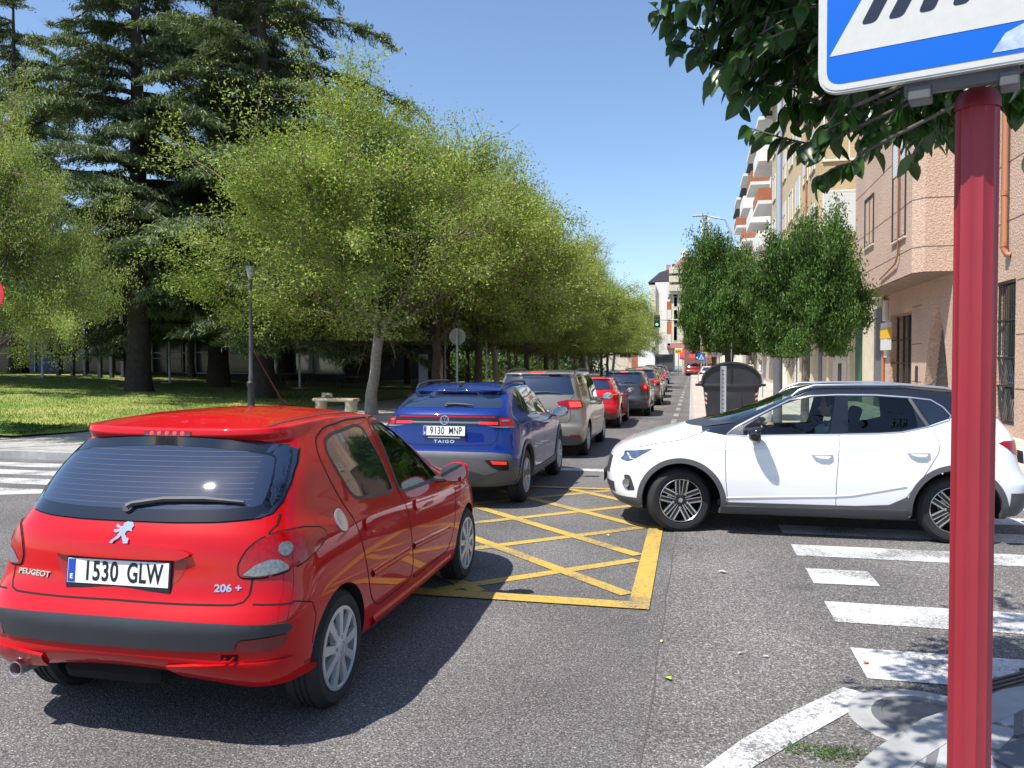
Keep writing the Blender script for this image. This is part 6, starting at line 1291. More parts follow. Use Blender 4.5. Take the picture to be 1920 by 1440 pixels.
M['pink_stone'] = stone_mat('pink_stone', (.52, .37, .285), 16, .24); M['joint'] = mat('joint', (.13, .09, .075), .9); M['buff_brick'] = brick_mat('buff_brick', (.62, .49, .29), (.56, .43, .25), (.42, .30, .19)); M['cream'] = mat('cream_render', (.58, .52, .40), .9, var=.12, vs=2.5, bump=.2, bs=30); M['beige_panel'] = mat('beige_panel', (.46, .42, .345), .85, var=.14, vs=2.2)
M['white_wall'] = mat('white_render', (.74, .73, .71), .9, var=.06, vs=.8); M['orange_brick'] = brick_mat('orange_brick', (.46, .15, .07), (.42, .13, .06), (.32, .15, .09), .3, .08); M['pale_stone'] = mat('pale_stone', (.62, .56, .42), .9, var=.1, vs=1.5); M['white_frame'] = mat('white_frame', (.74, .75, .76), .45); M['shutter'] = mat('shutter', (.66, .67, .67), .6)
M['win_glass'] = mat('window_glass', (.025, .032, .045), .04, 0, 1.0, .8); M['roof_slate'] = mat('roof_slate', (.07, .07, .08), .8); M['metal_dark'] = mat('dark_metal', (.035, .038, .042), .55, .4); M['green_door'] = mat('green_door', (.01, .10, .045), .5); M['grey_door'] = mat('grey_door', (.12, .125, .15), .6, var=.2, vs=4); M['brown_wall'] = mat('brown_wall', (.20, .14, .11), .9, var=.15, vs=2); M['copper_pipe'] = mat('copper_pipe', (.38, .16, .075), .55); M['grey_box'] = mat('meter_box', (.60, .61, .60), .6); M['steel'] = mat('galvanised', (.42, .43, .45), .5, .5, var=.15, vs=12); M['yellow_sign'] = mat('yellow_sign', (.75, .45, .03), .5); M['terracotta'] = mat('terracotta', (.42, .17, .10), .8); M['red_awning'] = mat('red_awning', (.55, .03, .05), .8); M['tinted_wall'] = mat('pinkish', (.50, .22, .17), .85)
M['metal_shutter'] = mat('metal_shutter', (.16, .155, .15), .55, .3)
def holes_wall(name, box, holes, m, parent):
    """box (x0,x1,y0,y1,z0,z1) minus prisms"""
    b = MB(); b.box(*box); me = bpy.data.meshes.new(name); me.from_pydata(b.v, [], b.f); me.update()
    for vs, fs in holes: me = boolean(me, vs, fs)
    return obj(name, me, m, parent)
def prism_xdir(poly, x0, x1): return prism_x(poly, x0, x1)   # poly in (y, z)
def window(parent, face, a, z0, w, h, depth=.12, shutter=.0, frame='white_frame', glass='win_glass', mull=1, name='window', sill=True, base=None):
    """face: ('x', X, -1) wall facing -x at x=X, running along y; ('y', Y, -1) wall facing -y"""
    ax, P, s = face; t = bpy.data.objects.new(name, None); COL.objects.link(t); t.parent = parent; t.empty_display_size = .1
    if ax == 'x': t.matrix_local = T(P, a, z0) @ RZ(-90)
    else: t.matrix_local = T(a, P, z0)
    # local: x along the wall, y into the wall, z up
    g = MB(); g.box(0, w, .02, .05, 0, h); g.build('pane', M[glass], t)
    f = MB(); fw = .055
    f.box(-fw, 0, -.02, .06, -fw, h+fw); f.box(w, w+fw, -.02, .06, -fw, h+fw); f.box(0, w, -.02, .06, h, h+fw); f.box(0, w, -.02, .06, -fw, 0)
    for i in range(mull): x = w*(i+1)/(mull+1); f.box(x-.025, x+.025, .0, .06, 0, h)
    f.build('frame', M[frame], t)
    if shutter > 0:
        q = MB(); n = max(2, int(h*shutter/.055))
        for i in range(n): zz = h-(i+1)*.055; q.box(.0, w, -.012+.004*(i % 2), .018, zz+.003, zz+.055)
        q.build('roller_shutter', M['shutter'], t)
    if sill: q = MB(); q.box(-.1, w+.1, -.06, .05, -fw-.05, -fw); q.build('sill', M['pale_stone'], t)
    return t
def build_buildings():
    # --- pink rough stone corner building
    b = empty('pink_building', (7, 17, 0), 0, 'pink rough stone building with pointed arch doorway and corner bay', 'building'); b.matrix_world = Matrix.Identity(4); b.location = (0, 0, 0)
    para = [(25.6+1.45*math.cos(R(a))*(1 if True else 0), 3.45*(1-abs(math.cos(R(a)))**2.2)) for a in range(0, 181, 12)]
    arch = [(27.05, -.2)] + [(25.6+1.45*k, 3.5*(1-abs(k)**1.9)) for k in [1-.125*i for i in range(17)]] + [(24.15, -.2)]
    portal = [(28.3, -.2), (28.3, 3.5), (31.2, 3.5), (31.2, -.2)]; gw = [(19.75, .35), (19.75, 3.65), (20.85, 3.65), (20.85, .35)]
    holes_wall('wall', (7.0, 16.0, 16.7, 32.3, -.5, 14.5), [prism_x(arch, 6.5, 7.75), prism_x(portal, 6.5, 8.1), prism_x(gw, 6.5, 7.2)], M['pink_stone'], b)
    mb = MB(); mb.prism([(6.25, 24.0), (7.0, 24.0), (7.0, 32.3), (6.0, 32.3), (6.0, 24.35)], 4.30, 14.5); mb.build('corner_bay', M['pink_stone'], b)
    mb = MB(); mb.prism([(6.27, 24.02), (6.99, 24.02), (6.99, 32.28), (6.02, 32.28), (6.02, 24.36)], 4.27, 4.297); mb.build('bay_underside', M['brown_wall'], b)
    j = MB()
    for z in (4.99, 6.32, 7.88, 9.4, 10.9, 12.4): 
        j.prism([(6.247, 23.996), (7.0, 23.996), (7.0, 24.01), (6.252, 24.01)], z-.012, z+.012); j.prism([(5.996, 24.35), (6.246, 23.996), (6.256, 24.01), (6.01, 24.36)], z-.012, z+.012); j.box(5.996, 6.01, 24.36, 32.3, z-.012, z+.012); j.box(6.996, 7.01, 16.7, 23.99, z-.012, z+.012)
    for z in (1.2, 2.4, 3.6): j.box(6.996, 7.01, 16.7, 19.7, z-.012, z+.012); j.box(6.996, 7.01, 20.9, 24.1, z-.012, z+.012); j.box(6.996, 7.01, 27.1, 28.25, z-.012, z+.012)
    j.build('wall_joint', M['joint'], b)
    sh = MB()
    for i in range(46): sh.box(7.32+.02*(i % 2), 7.38, 24.1, 27.1, .12+i*.08, .12+i*.08+.078)
    sh.build('roller_shutter', M['metal_shutter'], b)
    window(b, ('x', 5.985, -1), 26.5, 5.5, 1.45, 2.9, frame='metal_dark', mull=1, shutter=.35, sill=True); window(b, ('x', 5.985, -1), 26.5, 9.2, 1.45, 2.6, frame='metal_dark', mull=1); window(b, ('x', 5.985, -1), 30.5, 5.9, 1.3, 1.6, frame='metal_dark'); window(b, ('x', 5.985, -1), 30.5, 9.2, 1.3, 1.6, frame='metal_dark')
    window(b, ('x', 6.985, -1), 22.3, 4.75, .9, .8, frame='white_frame', glass='yellow_glass', mull=0)
    g = MB(); g.box(7.12, 7.16, 19.78, 20.82, .4, 3.62); g.build('window', M['win_glass'], b)
    g = MB()
    for i in range(9): y = 19.80+i*.127; g.tube([(7.03, y, 1.95), (7.03, y, 3.62)], .012, 6)
    for z in (.4, 1.25, 1.9, 2.75, 3.6): g.box(7.01, 7.05, 19.76, 20.84, z-.02, z+.02)
    for i in range(10): y = 19.80+i*.10; g.tube([(7.03, y, 1.27), (7.03, min(y+.28, 20.82), 1.88)], .010, 5); g.tube([(7.03, y, .42), (7.03, min(y+.35, 20.82), 1.23)], .010, 5)
    g.build('window_grille', M['metal_dark'], b)
    p = MB(); p.tube([(6.88, 20.15, 14.4), (6.88, 20.15, 4.35), (6.93, 20.1, 4.22), (7.0, 20.05, 4.2)], .065, 12)
    for z in (4.45, 5.6, 8.6, 11.): p.lathe([(.078, -.05), (.078, .05)], 12, M=T(6.88, 20.15, z))
    p.build('downpipe', M['copper_pipe'], b, sharp=50)
    p = MB(); p.tube([(5.93, 25.6, 14.4), (5.93, 25.6, 5.0), (5.93, 25.9, 4.75), (5.95, 28, 4.5)], .028, 8); p.build('downpipe', M['copper_pipe'], b, sharp=50)
    p = MB(); p.tube([(6.93, 31.95, 4.25), (6.93, 31.95, 0)], .055, 8); p.build('downpipe', M['copper_pipe'], b, sharp=50)
    p = MB(); p.box(7.55, 7.65, 28.3, 31.2, 0, 3.5); p.build('portal_door', M['brown_wall'], b)
    p = MB(); 
    for y in (28.9, 29.6, 30.4): p.box(7.05, 7.12, y-.03, y+.03, 0, 3.4)
    for z in (.9, 1.8, 2.6): p.box(7.05, 7.11, 28.3, 31.2, z-.02, z+.02)
    p.build('portal_gate', M['metal_dark'], b)
    p = MB(); p.box(6.55, 6.68, 29.6, 30.6, 1.95+.3, 3.2); p.build('hanging_signboard', M['grey_box'], b); p = MB(); p.box(6.54, 6.69, 29.58, 30.62, 2.65, 3.0); p.build('signboard_panel', M['yellow_sign'], b)
    p = MB(); p.box(6.9, 7.0, 31.3, 31.75, 2.0, 3.0, .02); p.build('meter_box', M['grey_box'], b); p = MB(); p.box(6.88, 7.0, 31.5, 31.9, 3.35, 4.1, .02); p.build('meter_box', M['grey_box'], b)
    p = MB(); p.box(6.97, 7.0, 27.5, 27.75, 1.2, 1.7, .01); p.build('intercom', M['metal_dark'], b)
    # --- buff brick apartment block
    b = empty('brick_building', (0, 0, 0), 0, 'buff brick apartment block with white windows above the cream arcade', 'building')
    mb = MB(); mb.box(7.0, 18, 32.3, 60.5, -.5, 4.35); mb.build('ground_floor', M['beige_panel'], b)
    mb = MB(); mb.box(7.0, 18, 32.3, 60.5, 4.35, 20.0); mb.box(5.15, 7.0, 35.4, 40.6, 4.55, 20.0); mb.box(5.6, 7.0, 40.6, 60.5, 4.55, 20.0); mb.build('wall', M['buff_brick'], b)
    for q in ((5.05, 7.0, 35.3, 40.7, 4.35, 4.55), (5.5, 7.0, 40.7, 60.5, 4.35, 4.55), (6.9, 7.0, 32.3, 35.3, 4.25, 4.45), (5.0, 18, 32.3, 60.5, 20.0, 20.35)): mb = MB(); mb.box(*q); mb.build('ledge', M['cream'], b)
    for y, w_, x_ in ((33.66, 1.9, 6.93), (37.9, .5, 6.85), (43.2, .6, 6.8), (48.6, .6, 6.75), (53, .6, 6.7), (59.8, .6, 6.7)): mb = MB(); mb.box(x_, 7.0, y, y+w_, 0, 4.25); mb.build('pillar', M['cream'], b)
    for z in (7.15, 10.25, 13.35, 16.45):
        window(b, ('y', 35.385, -1), 5.35, z, 1.45, 1.75, shutter=.95 if z < 8 else (.0 if z < 12 else .5), mull=2)
        window(b, ('x', 6.985, -1), 34.6, z, 1.3, 1.5, shutter=.6); 
        for i, y in enumerate((38.0, 40.2)): window(b, ('x', 5.135, -1), y, z, 1.4, 1.5, shutter=.4*((i+int(z)) % 3))
        for i, y in enumerate((43.5, 46.8, 50.0, 53.4, 56.6, 59.6)): window(b, ('x', 5.585, -1), y, z-.1, 1.7, 1.6, shutter=.45*((i+int(z)) % 3))
    d = MB(); d.box(6.97, 7.0, 35.95, 37.3, 0, 3.7); d.build('green_door', M['green_door'], b); d = MB(); d.box(6.96, 6.995, 32.4, 33.6, 0, 3.9); d.build('grey_door', M['grey_door'], b); d = MB(); d.box(6.95, 7.0, 46.5, 47.6, 0, 3.3); d.build('grey_door', M['grey_door'], b)
    d = MB(); d.box(6.90, 6.93, 40.3, 41.1, .9, 1.8); d.build('letter_box', M['metal_dark'], b); d = MB(); d.box(6.93, 6.99, 39.1, 42.7, 0, 3.7); d.build('service_panel', M['pale_panel'], b)
    for i, y in enumerate((49.8, 54.2, 57)): d = MB(); d.box(6.93, 6.99, y, y+2.2, .3, 2.9); d.build('shop_window', M['win_glass'], b)
    p = MB(); pts = [(5.05+1.9*(k/12)**.5*.0+ (6.95-5.05)*(1-k/12), 35.25-.0*k, 4.42+.10*math.sin(k*.9)) for k in range(13)]; p.tube([(6.93, 32.2, 4.9), (6.90, 34.5, 4.62), (6.7, 35.2, 4.70), (5.6, 35.28, 4.62), (5.03, 35.3, 4.66), (4.98, 38, 4.72), (4.98, 40.6, 4.66), (5.45, 41, 4.7), (5.45, 60, 4.7)], .035, 6); p.tube([(6.90, 32.2, 4.80), (6.86, 34.5, 4.55), (6.6, 35.15, 4.60), (5.6, 35.2, 4.55), (4.97, 35.25, 4.60), (4.93, 40.6, 4.6)], .022, 6); p.build('facade_cable', M['metal_dark'], b)
    p = MB(); p.tube([(5.10, 38.9, 19.8), (5.10, 38.9, 4.8)], .05, 8); p.build('downpipe', M['copper_pipe'], b)
    p = MB(); p.box(6.6, 6.98, 32.6, 33.3, 5.4, 6.0, .03); p.build('air_conditioner', M['grey_box'], b)
    # --- block with white projecting balconies
    b = empty('balcony_building', (0, 0, 0), 0, 'white apartment block with projecting balconies and dark sloping roof', 'building')
    mb = MB(); mb.box(6.2, 18, 60.5, 104, -.5, 20.0); mb.build('wall', M['white_wall'], b); mb = MB(); mb.box(6.15, 6.2, 62, 102, 0, 3.9); mb.build('shopfront', M['beige_panel'], b)
    mb = MB(); mb.prism([(-18, 20.0), (-5.0, 20.0), (-5.0, 20.2), (-7.5, 23.2), (-18, 23.2)], 60.5, 104, M=Matrix(((-1, 0, 0, 0), (0, 0, 1, 0), (0, 1, 0, 0), (0, 0, 0, 1)))); mb.build('roof', M['roof_slate'], b)
    for i, z in enumerate((4.2, 7.3, 10.4, 13.5, 16.6, 19.6)):
        for k, y in enumerate((61.2, 69.0, 79.0, 90.0)):
            mb = MB(); mb.box(4.7, 6.2, y, y+5.2, z, z+.25); mb.build('balcony_slab', M['white_wall'], b)
            if i < 5: mb = MB(); mb.box(4.72, 4.80, y, y+5.2, z+.25, z+1.15); mb.box(4.80, 6.2, y, y+.08, z+.25, z+1.15); mb.build('balcony_parapet', M['orange_brick'] if (i+k) % 2 else M['white_wall'], b); window(b, ('x', 6.185, -1), y+3.6, z+.35, 2.2, 2.1, frame='white_frame', sill=False)
    for z in (4.9, 8.0, 11.1, 14.2, 17.3):
        for y in (68.3, 77.5, 87.5, 99, 102): window(b, ('x', 6.185, -1), y, z, 1.2, 1.4, shutter=.4)
M['yellow_glass'] = mat('yellow_pane', (.55, .42, .05), .3); M['pale_panel'] = mat('pale_panel', (.55, .51, .43), .8, var=.06, vs=3)
# ---------------------------------------------------------------- far end of the street, the hall, street furniture
def sx(u, y): return y*math.tan(math.atan((u-960)/FPX)-yaw)
def sz(v, y, x=0): return HCAM + (HZ-v)/FPX*(y*math.cos(yaw)-x*math.sin(yaw)*-1*-1)
def build_far():
    def block(name, label, y, u0, u1, v_top, m, depth=14, roof=None, zb=0):
        x0, x1 = sx(u0, y), sx(u1, y); zt = HCAM+(HZ-v_top)/FPX*y*1.0; b = empty(name, (0, 0, 0), 0, label, 'building'); mb = MB(); mb.box(x0, x1, y, y+depth, zb, zt); mb.build('wall', m, b); return b, x0, x1, zt
    # orange brick block with cream balcony tower
    b, x0, x1, zt = block('orange_building', 'orange brick apartment block with cream balcony tower and pink gable', 128, 1281, 1350, 488, M['orange_brick'], 16)
    y = 128; mb = MB(); a, c_ = sx(1259, y), sx(1281, y); mb.box(a, c_, y-1.0, y+14, 5.2, HCAM+(HZ-550)/FPX*y); mb.box(a-.5, c_+.3, y-1.6, y+14, HCAM+(HZ-556)/FPX*y, HCAM+(HZ-550)/FPX*y); mb.build('bay_tower', M['pale_stone'], b)
    for k, v in enumerate((548, 532, 516)):
        mb = MB(); z = HCAM+(HZ-v)/FPX*y; mb.box(a-.4, c_+.3, y-1.8, y+10, z-.2, z+.75); mb.build('balcony', M['pale_stone'], b); mb = MB(); mb.box(a-.0, c_-.2, y-.3, y+10, z+.75, z+1.4); mb.build('balcony_window', M['win_glass'], b)
    mb = MB(); z0, z1 = HCAM+(HZ-510)/FPX*y, HCAM+(HZ-488)/FPX*y; mb.prism([(a-.2, z0), (c_+1.2, z0), (c_+1.2, z1), (c_-.2, z1)], -(y+12), -(y-.8), M=RX(90)); mb.build('gable', M['tinted_wall'], b)
    mb = MB(); mb.box(c_-.4, c_+.6, y+2, y+3.2, z1, z1+1.6); mb.box(c_+2.6, c_+3.0, y+2, y+2.5, z1, z1+6.0); mb.box(c_+3.6, c_+3.9, y+2, y+2.5, z1, z1+6.6); mb.build('chimney', M['white_wall'], b)
    for v in (640, 610, 578, 560): z = HCAM+(HZ-v)/FPX*y; window(b, ('y', y-1.02, -1), a+.35, z, .5, 2.2, mull=0, sill=False); window(b, ('y', y-.02, -1), c_+3.4, z-.6, 2.6, 1.7, shutter=.9, sill=False); window(b, ('y', y-.02, -1), c_+.3, z-.6, .45, 1.6, mull=0, sill=False)
    mb = MB(); mb.box(c_-.2, x1, y-.25, y, .4, 4.3); mb.build('shopfront', M['beige_panel'], b); mb = MB(); mb.box(a-.1, c_+.2, y-1.02, y, 4.4, 5.2); mb.build('bay_base', M['tinted_wall'], b)
    # white block and neighbours stepping away to the left
    b, x0, x1, zt = block('white_building', 'white rendered block with orange brick strip behind the traffic light', 140, 1228, 1262, 531, M['white_wall'], 16); y = 140
    mb = MB(); mb.box(sx(1250, y), sx(1261, y), y-.5, y+6, 4.6, HCAM+(HZ-568)/FPX*y); mb.build('brick_strip', M['orange_brick'], b)
    mb = MB(); mb.prism([(sx(1214, y), zt-.1), (sx(1262, y), zt-.1), (sx(1258, y), zt+2.2), (sx(1236, y), zt+1.6)], -(y+10), -y, M=RX(90)); mb.build('roof', M['roof_slate'], b)
    mb = MB(); mb.box(sx(1248, y), sx(1256, y), y+1, y+2, zt+1, zt+3.0); mb.build('chimney', M['tinted_wall'], b)
    mb = MB(); mb.box(sx(1218, y), sx(1229, y), y-.6, y+10, 5.0, zt-.6); mb.build('corner_bay', M['pale_stone'], b)
    for v in (645, 600, 560): z = HCAM+(HZ-v)/FPX*y; window(b, ('y', y-.62, -1), sx(1219, y)+.1, z-.4, .6, 1.9, mull=0, shutter=.5, sill=False); window(b, ('y', y-.52, -1), sx(1251.5, y), z-.4, .5, 1.9, mull=0, shutter=.8, sill=False)
    mb = MB(); mb.box(sx(1228, y), sx(1262, y), y-.1, y, .6, 3.6); mb.build('shopfront', M['win_glass'], b)
    b, x0, x1, zt = block('grey_building', 'pale block with dark glazed bay beyond the white building', 158, 1196, 1230, 600, M['white_wall'], 16); y = 158
    mb = MB(); mb.box(sx(1222, y), sx(1232, y), y-1, y, 4.6, zt); mb.build('glazed_bay', M['win_glass'], b)
    for u in (1200, 1207, 1214): window(b, ('y', y-.02, -1), sx(u, y), 5.6, .6, 1.6, mull=0, sill=False); window(b, ('y', y-.02, -1), sx(u, y), 8.4, .6, 1.6, mull=0, sill=False)
    b, x0, x1, zt = block('small_orange_building', 'small orange rendered building at the far bend of the street', 175, 1184, 1200, 636, M['orange_brick'], 16); y = 175
    for u in (1187, 1193): window(b, ('y', y-.02, -1), sx(u, y), 4.0, .7, 1.4, mull=0, sill=False)
    b, x0, x1, zt = block('pale_low_building', 'pale low block with brown windows left of the orange one at the bend', 190, 1158, 1184, 640, M['pale_stone'], 16); y = 190
    for u in (1162, 1169, 1176): window(b, ('y', y-.02, -1), sx(u, y), 3.6, .9, 1.4, mull=0, sill=False, glass='tinted_wall')
    b, x0, x1, zt = block('far_low_building', 'farthest low cream house seen under the tree row', 210, 1100, 1158, 650, M['cream'], 16)
    # awnings, signs, lights at the crossing ahead
    def awn(label, y, u0, u1, v0, v1, out, m='red_awning'):
        x0, x1 = sx(u0, y), sx(u1, y); z1, z0 = HCAM+(HZ-v0)/FPX*y, HCAM+(HZ-v1)/FPX*y; a = empty('awning', (x0, y, 0), 0, label, 'awning'); mb = MB(); mb.add([(0, out, z1), (x1-x0, out, z1), (x1-x0, 0, z0+.25), (0, 0, z0+.25), (0, 0, z0), (x1-x0, 0, z0)], [(0, 1, 2, 3), (3, 2, 5, 4)]); mb.build('canopy', M[m], a); mb = MB(); mb.tube([(0.05, out, z0+.1), (.05, 0, z0+.2)], .03, 5); mb.tube([(x1-x0-.05, out, z0+.1), (x1-x0-.05, 0, z0+.2)], .03, 5); mb.build('awning_arms', M['metal_dark'], a)
    awn('wide red awning over a cafe front behind the blue crossing sign', 100, 1293, 1333, 664, 675, 1.5); awn('small slanted red awning beside the yellow oval sign', 104, 1274, 1298, 656, 674, 1.5)
    kiosk, x0, x1, zt = block('cafe_building', 'low brown cafe front under the wide red awning', 102, 1283, 1345, 655, M['brown_wall'], 6); 
    t = empty('oval_sign', (sx(1272, 105), 105, .4), 0, 'yellow oval shop sign on a thin post', 'sign'); mb = MB(); mb.tube([(0, 0, 0), (0, 0, 3.0)], .05, 6); mb.build('post', M['steel'], t); mb = MB(); mb.lathe([(.001, -.05), (.55, -.05), (.55, .05), (.001, .05)], 20, M=T(0, 0, 3.1) @ RX(90) @ Matrix.Diagonal((1, .55, 1, 1))); mb.build('sign_panel', M['yellow_sign'], t); text_mesh('sign_text', 'BAR', .34, M['metal_dark'], t, T(0, -.06, 3.1) @ RX(90), .004)
    # traffic light on a bent mast
    y = 75; bx, bz = sx(1314.5, y), rise(y)+.12; t = empty('traffic_light', (bx, y, bz), 0, 'green traffic light hanging from a curved steel mast over the road', 'traffic light')
    hz = HCAM+(HZ-601.5)/FPX*y-bz; mb = MB(); P = [V((0, 0, 0)), V((0, 0, 3.4))]+[V((-1.75*(1-math.cos(R(a))), 0, 3.4+(hz-3.4)*math.sin(R(a)))) for a in range(10, 91, 10)]+[V((sx(1238, y)-bx, 0, hz))]; mb.tube(P, [.085, .08]+[.065]*9+[.045], 10); mb.build('mast', M['steel'], t, smooth=True)
    def head(parent, x, z, name, s=1.0):
        h = bpy.data.objects.new(name, None); COL.objects.link(h); h.parent = parent; h.location = (x, -.12, z); h.scale = (s, s, s); q = MB(); q.box(-.17, .17, 0, .2, -.48, .48, .03); q.box(-.27, .27, .2, .22, -.56, .56); q.build('housing', M['metal_dark'], h)
        for k, (c_, zz) in enumerate((('lens_off', .30), ('lens_off', .0), ('lens_green', -.30))): q = MB(); q.lathe([(.11, -.01), (.001, -.03)], 18, M=T(0, 0, zz) @ RX(90) @ Matrix.Diagonal((1, 1, -1, 1))); q.build('lens', M[c_], h); q = MB(); q.tube([(.12*math.cos(R(a)), -.09, zz+.12*math.sin(R(a))) for a in range(10, 171, 20)], .02, 4); q.build('visor', M['metal_dark'], h)
    head(t, sx(1231.5, y)-bx, hz-.12, 'signal_head'); head(t, -.32, 2.25, 'signal_head', .75)
    t = empty('crosswalk_sign', (bx+.02, y-.22, bz), 0, 'small square blue pedestrian crossing sign on the traffic light mast', 'sign'); q = MB(); q.box(-.34, .34, -.02, .0, 1.75, 2.45, .01); q.build('sign_panel', M['sign_blue'], t); q = MB(); q.add([(-.26, -.024, 1.85), (.26, -.024, 1.85), (0, -.024, 2.36)], [(0, 1, 2)]); q.build('white_triangle', M['sign_white'], t); q = MB(); q.tube([(-.0, -.03, 2.17), (.02, -.03, 2.02), (-.07, -.03, 1.9)], .022, 5); q.tube([(.02, -.03, 2.02), (.08, -.03, 1.9)], .02, 5); q.build('walking_figure', M['metal_dark'], t)
    t = empty('direction_signs', (sx(1337, 82), 82, .4), 0, 'stack of blue, yellow and white direction boards on posts', 'sign')
    for k, (c_, z, s, tc, wx) in enumerate((('sign_blue', 3.55, 'LEON   A-66', 'sign_white', 0), ('yellow_sign', 2.98, 'CENTRO  HOSPITAL', 'metal_dark', -.15), ('sign_white', 2.42, 'ESTACION', 'metal_dark', 0))):
        q = MB(); q.box(-.95+wx, .85, -.03, .03, z-.24, z+.24, .01); q.build('board', M[c_], t); text_mesh('board_text', s, .2, M[tc], t, T(-.05, -.034, z) @ RX(90), .003)
    for x in (-.6, .6): q = MB(); q.tube([(x, .06, 0), (x, .06, 3.8)], .05, 6); q.build('post', M['steel'], t)
    t = empty('yellow_boards', (sx(1320, 81), 81, .4), 0, 'two small stacked yellow direction boards left of the larger stack', 'sign')
    for z in (2.95, 2.42): q = MB(); q.box(-.26, .30, -.03, .03, z-.2, z+.2, .01); q.build('board', M['yellow_sign'], t)
    q = MB(); q.tube([(0, .05, 0), (0, .05, 3.1)], .04, 6); q.build('post', M['steel'], t)
    # hall in the park
    b = empty('sports_hall', (0, 0, 0), 0, 'dark glazed sports hall behind the cedars with faint letters over its doors', 'building'); z0 = 1.15; Y = 47.0
    mb = MB(); mb.box(-75, -21.5, Y+.4, Y+22, z0-1.5, z0+7.5); mb.build('wall', M['hall_wall'], b); mb = MB(); mb.box(-75, -21.3, Y-2.2, Y+22, z0+4.2, z0+7.6); mb.build('canopy_roof', M['hall_wall'], b)
    for i in range(24):
        x = -72+i*2.1; c_ = 'hall_blue' if 12 <= i < 14 else ('pane_teal' if i > 20 else 'hall_glass'); g = MB(); g.box(x+.05, x+2.05, Y+.30, Y+.36, z0+.1, z0+(1.35 if c_ == 'hall_blue' else 4.1)); g.build('window_pane', M[c_], b)
        if c_ == 'hall_blue': g = MB(); g.box(x+.05, x+2.05, Y+.30, Y+.36, z0+1.5, z0+4.1); g.build('window_pane', M['hall_glass'], b)
    g = MB()
    for i in range(25): x = -72+i*2.1; g.box(x-.05, x+.05, Y+.2, Y+.34, z0, z0+4.2)
    for z in (z0+.05, z0+1.42, z0+2.8, z0+4.15): g.box(-72, -21.5, Y+.22, Y+.33, z-.04, z+.04)
    g.build('window_frames', M['hall_frame'], b)
    g = MB()
    for i in range(5): x = -37.5+i*1.1; g.box(x-.04, x+.04, Y+.1, Y+.2, z0, z0+3.0)
    g.box(-37.5, -33.1, Y+.1, Y+.2, z0+3.0, z0+3.1); g.box(-37.5, -33.1, Y+.1, Y+.2, z0+1.0, z0+1.06); g.build('entrance_doors', M['hall_door'], b)
    text_mesh('hall_letters', 'PABELLON', 1.0, M['hall_letters'], b, T(-37.0, Y-2.25, z0+5.6) @ RX(90), .04, .95, sp=1.15)
    # dark square posts of the walkway
    for k, (u, l) in enumerate(zip((110, 137, 160, 188, 210, 231), ('first', 'second', 'third', 'fourth', 'fifth', 'sixth'))):
        p = at(u, 712, 43.0+(k % 3)*.8); o = MB(); o.box(-.09, .09, -.09, .09, 0, 3.6, .01); o = o.build('canopy_post', M['post_blue']); o.location = (p.x, p.y, park_z(p.x, p.y)); tag(o, f'{l} dark square post from the left on the plaza before the hall', 'post', 'dark posts on the plaza')
    # white slender posts
    for u, v, d, h, l in ((80, 718, 40, 4.6, 'thin white lamp pole on the plaza left of the thickest cedar'), (318, 713, 41, 4.4, 'thin white lamp pole just right of the thickest cedar'), (562, 711, 42, 5.0, 'thin white lamp pole before the blue glazed wing'), (912, 703, 44, 3.6, 'thin pale pole behind the blue crossover roof'), (835, 708, 46, 3.2, 'thin brown pole left of the round back-facing sign')):
        p = at(u, v, d); t = empty('slender_lamp_post', (p.x, p.y, park_z(p.x, p.y)), 0, l, 'pole', 'thin poles in the park'); q = MB(); q.tube([(0, 0, 0), (0, 0, h)], [.06, .045], 8); q.build('pole', M['pole_white'], t); q = MB(); q.box(-.3, .3, -.3, .3, 0, .06); q.build('base', M['kerb'], t)
M['lens_off'] = mat('lens_off', (.03, .02, .02), .3); M['lens_green'] = mat('lens_green', (.02, .5, .35), .3, emit=(.05, 1, .62), es=2.2)
M['sign_blue'] = mat('sign_blue', (.001, .11, .52), .35, 0, .1, .3); M['sign_white'] = mat('sign_white', (.50, .50, .48), .5, var=.05, vs=40); M['hall_wall'] = mat('hall_wall', (.030, .032, .040), .8); M['hall_glass'] = mat('hall_glass', (.014, .026, .036), .12, 0, .15, .3); M['hall_blue'] = mat('hall_blue', (.01, .02, .16), .4); M['pane_teal'] = mat('pane_teal', (.05, .16, .24), .1, 0, 1.0, .7); M['hall_frame'] = mat('hall_frame', (.36, .42, .45), .5); M['hall_door'] = mat('hall_door', (.32, .33, .30), .5); M['hall_letters'] = mat('hall_letters', (.55, .58, .6), .5); M['post_blue'] = mat('post_blue', (.035, .045, .065), .6); M['pole_white'] = mat('pole_white', (.60, .61, .62), .5)  # hall_wall is darkened to stand in for the cedars' shade
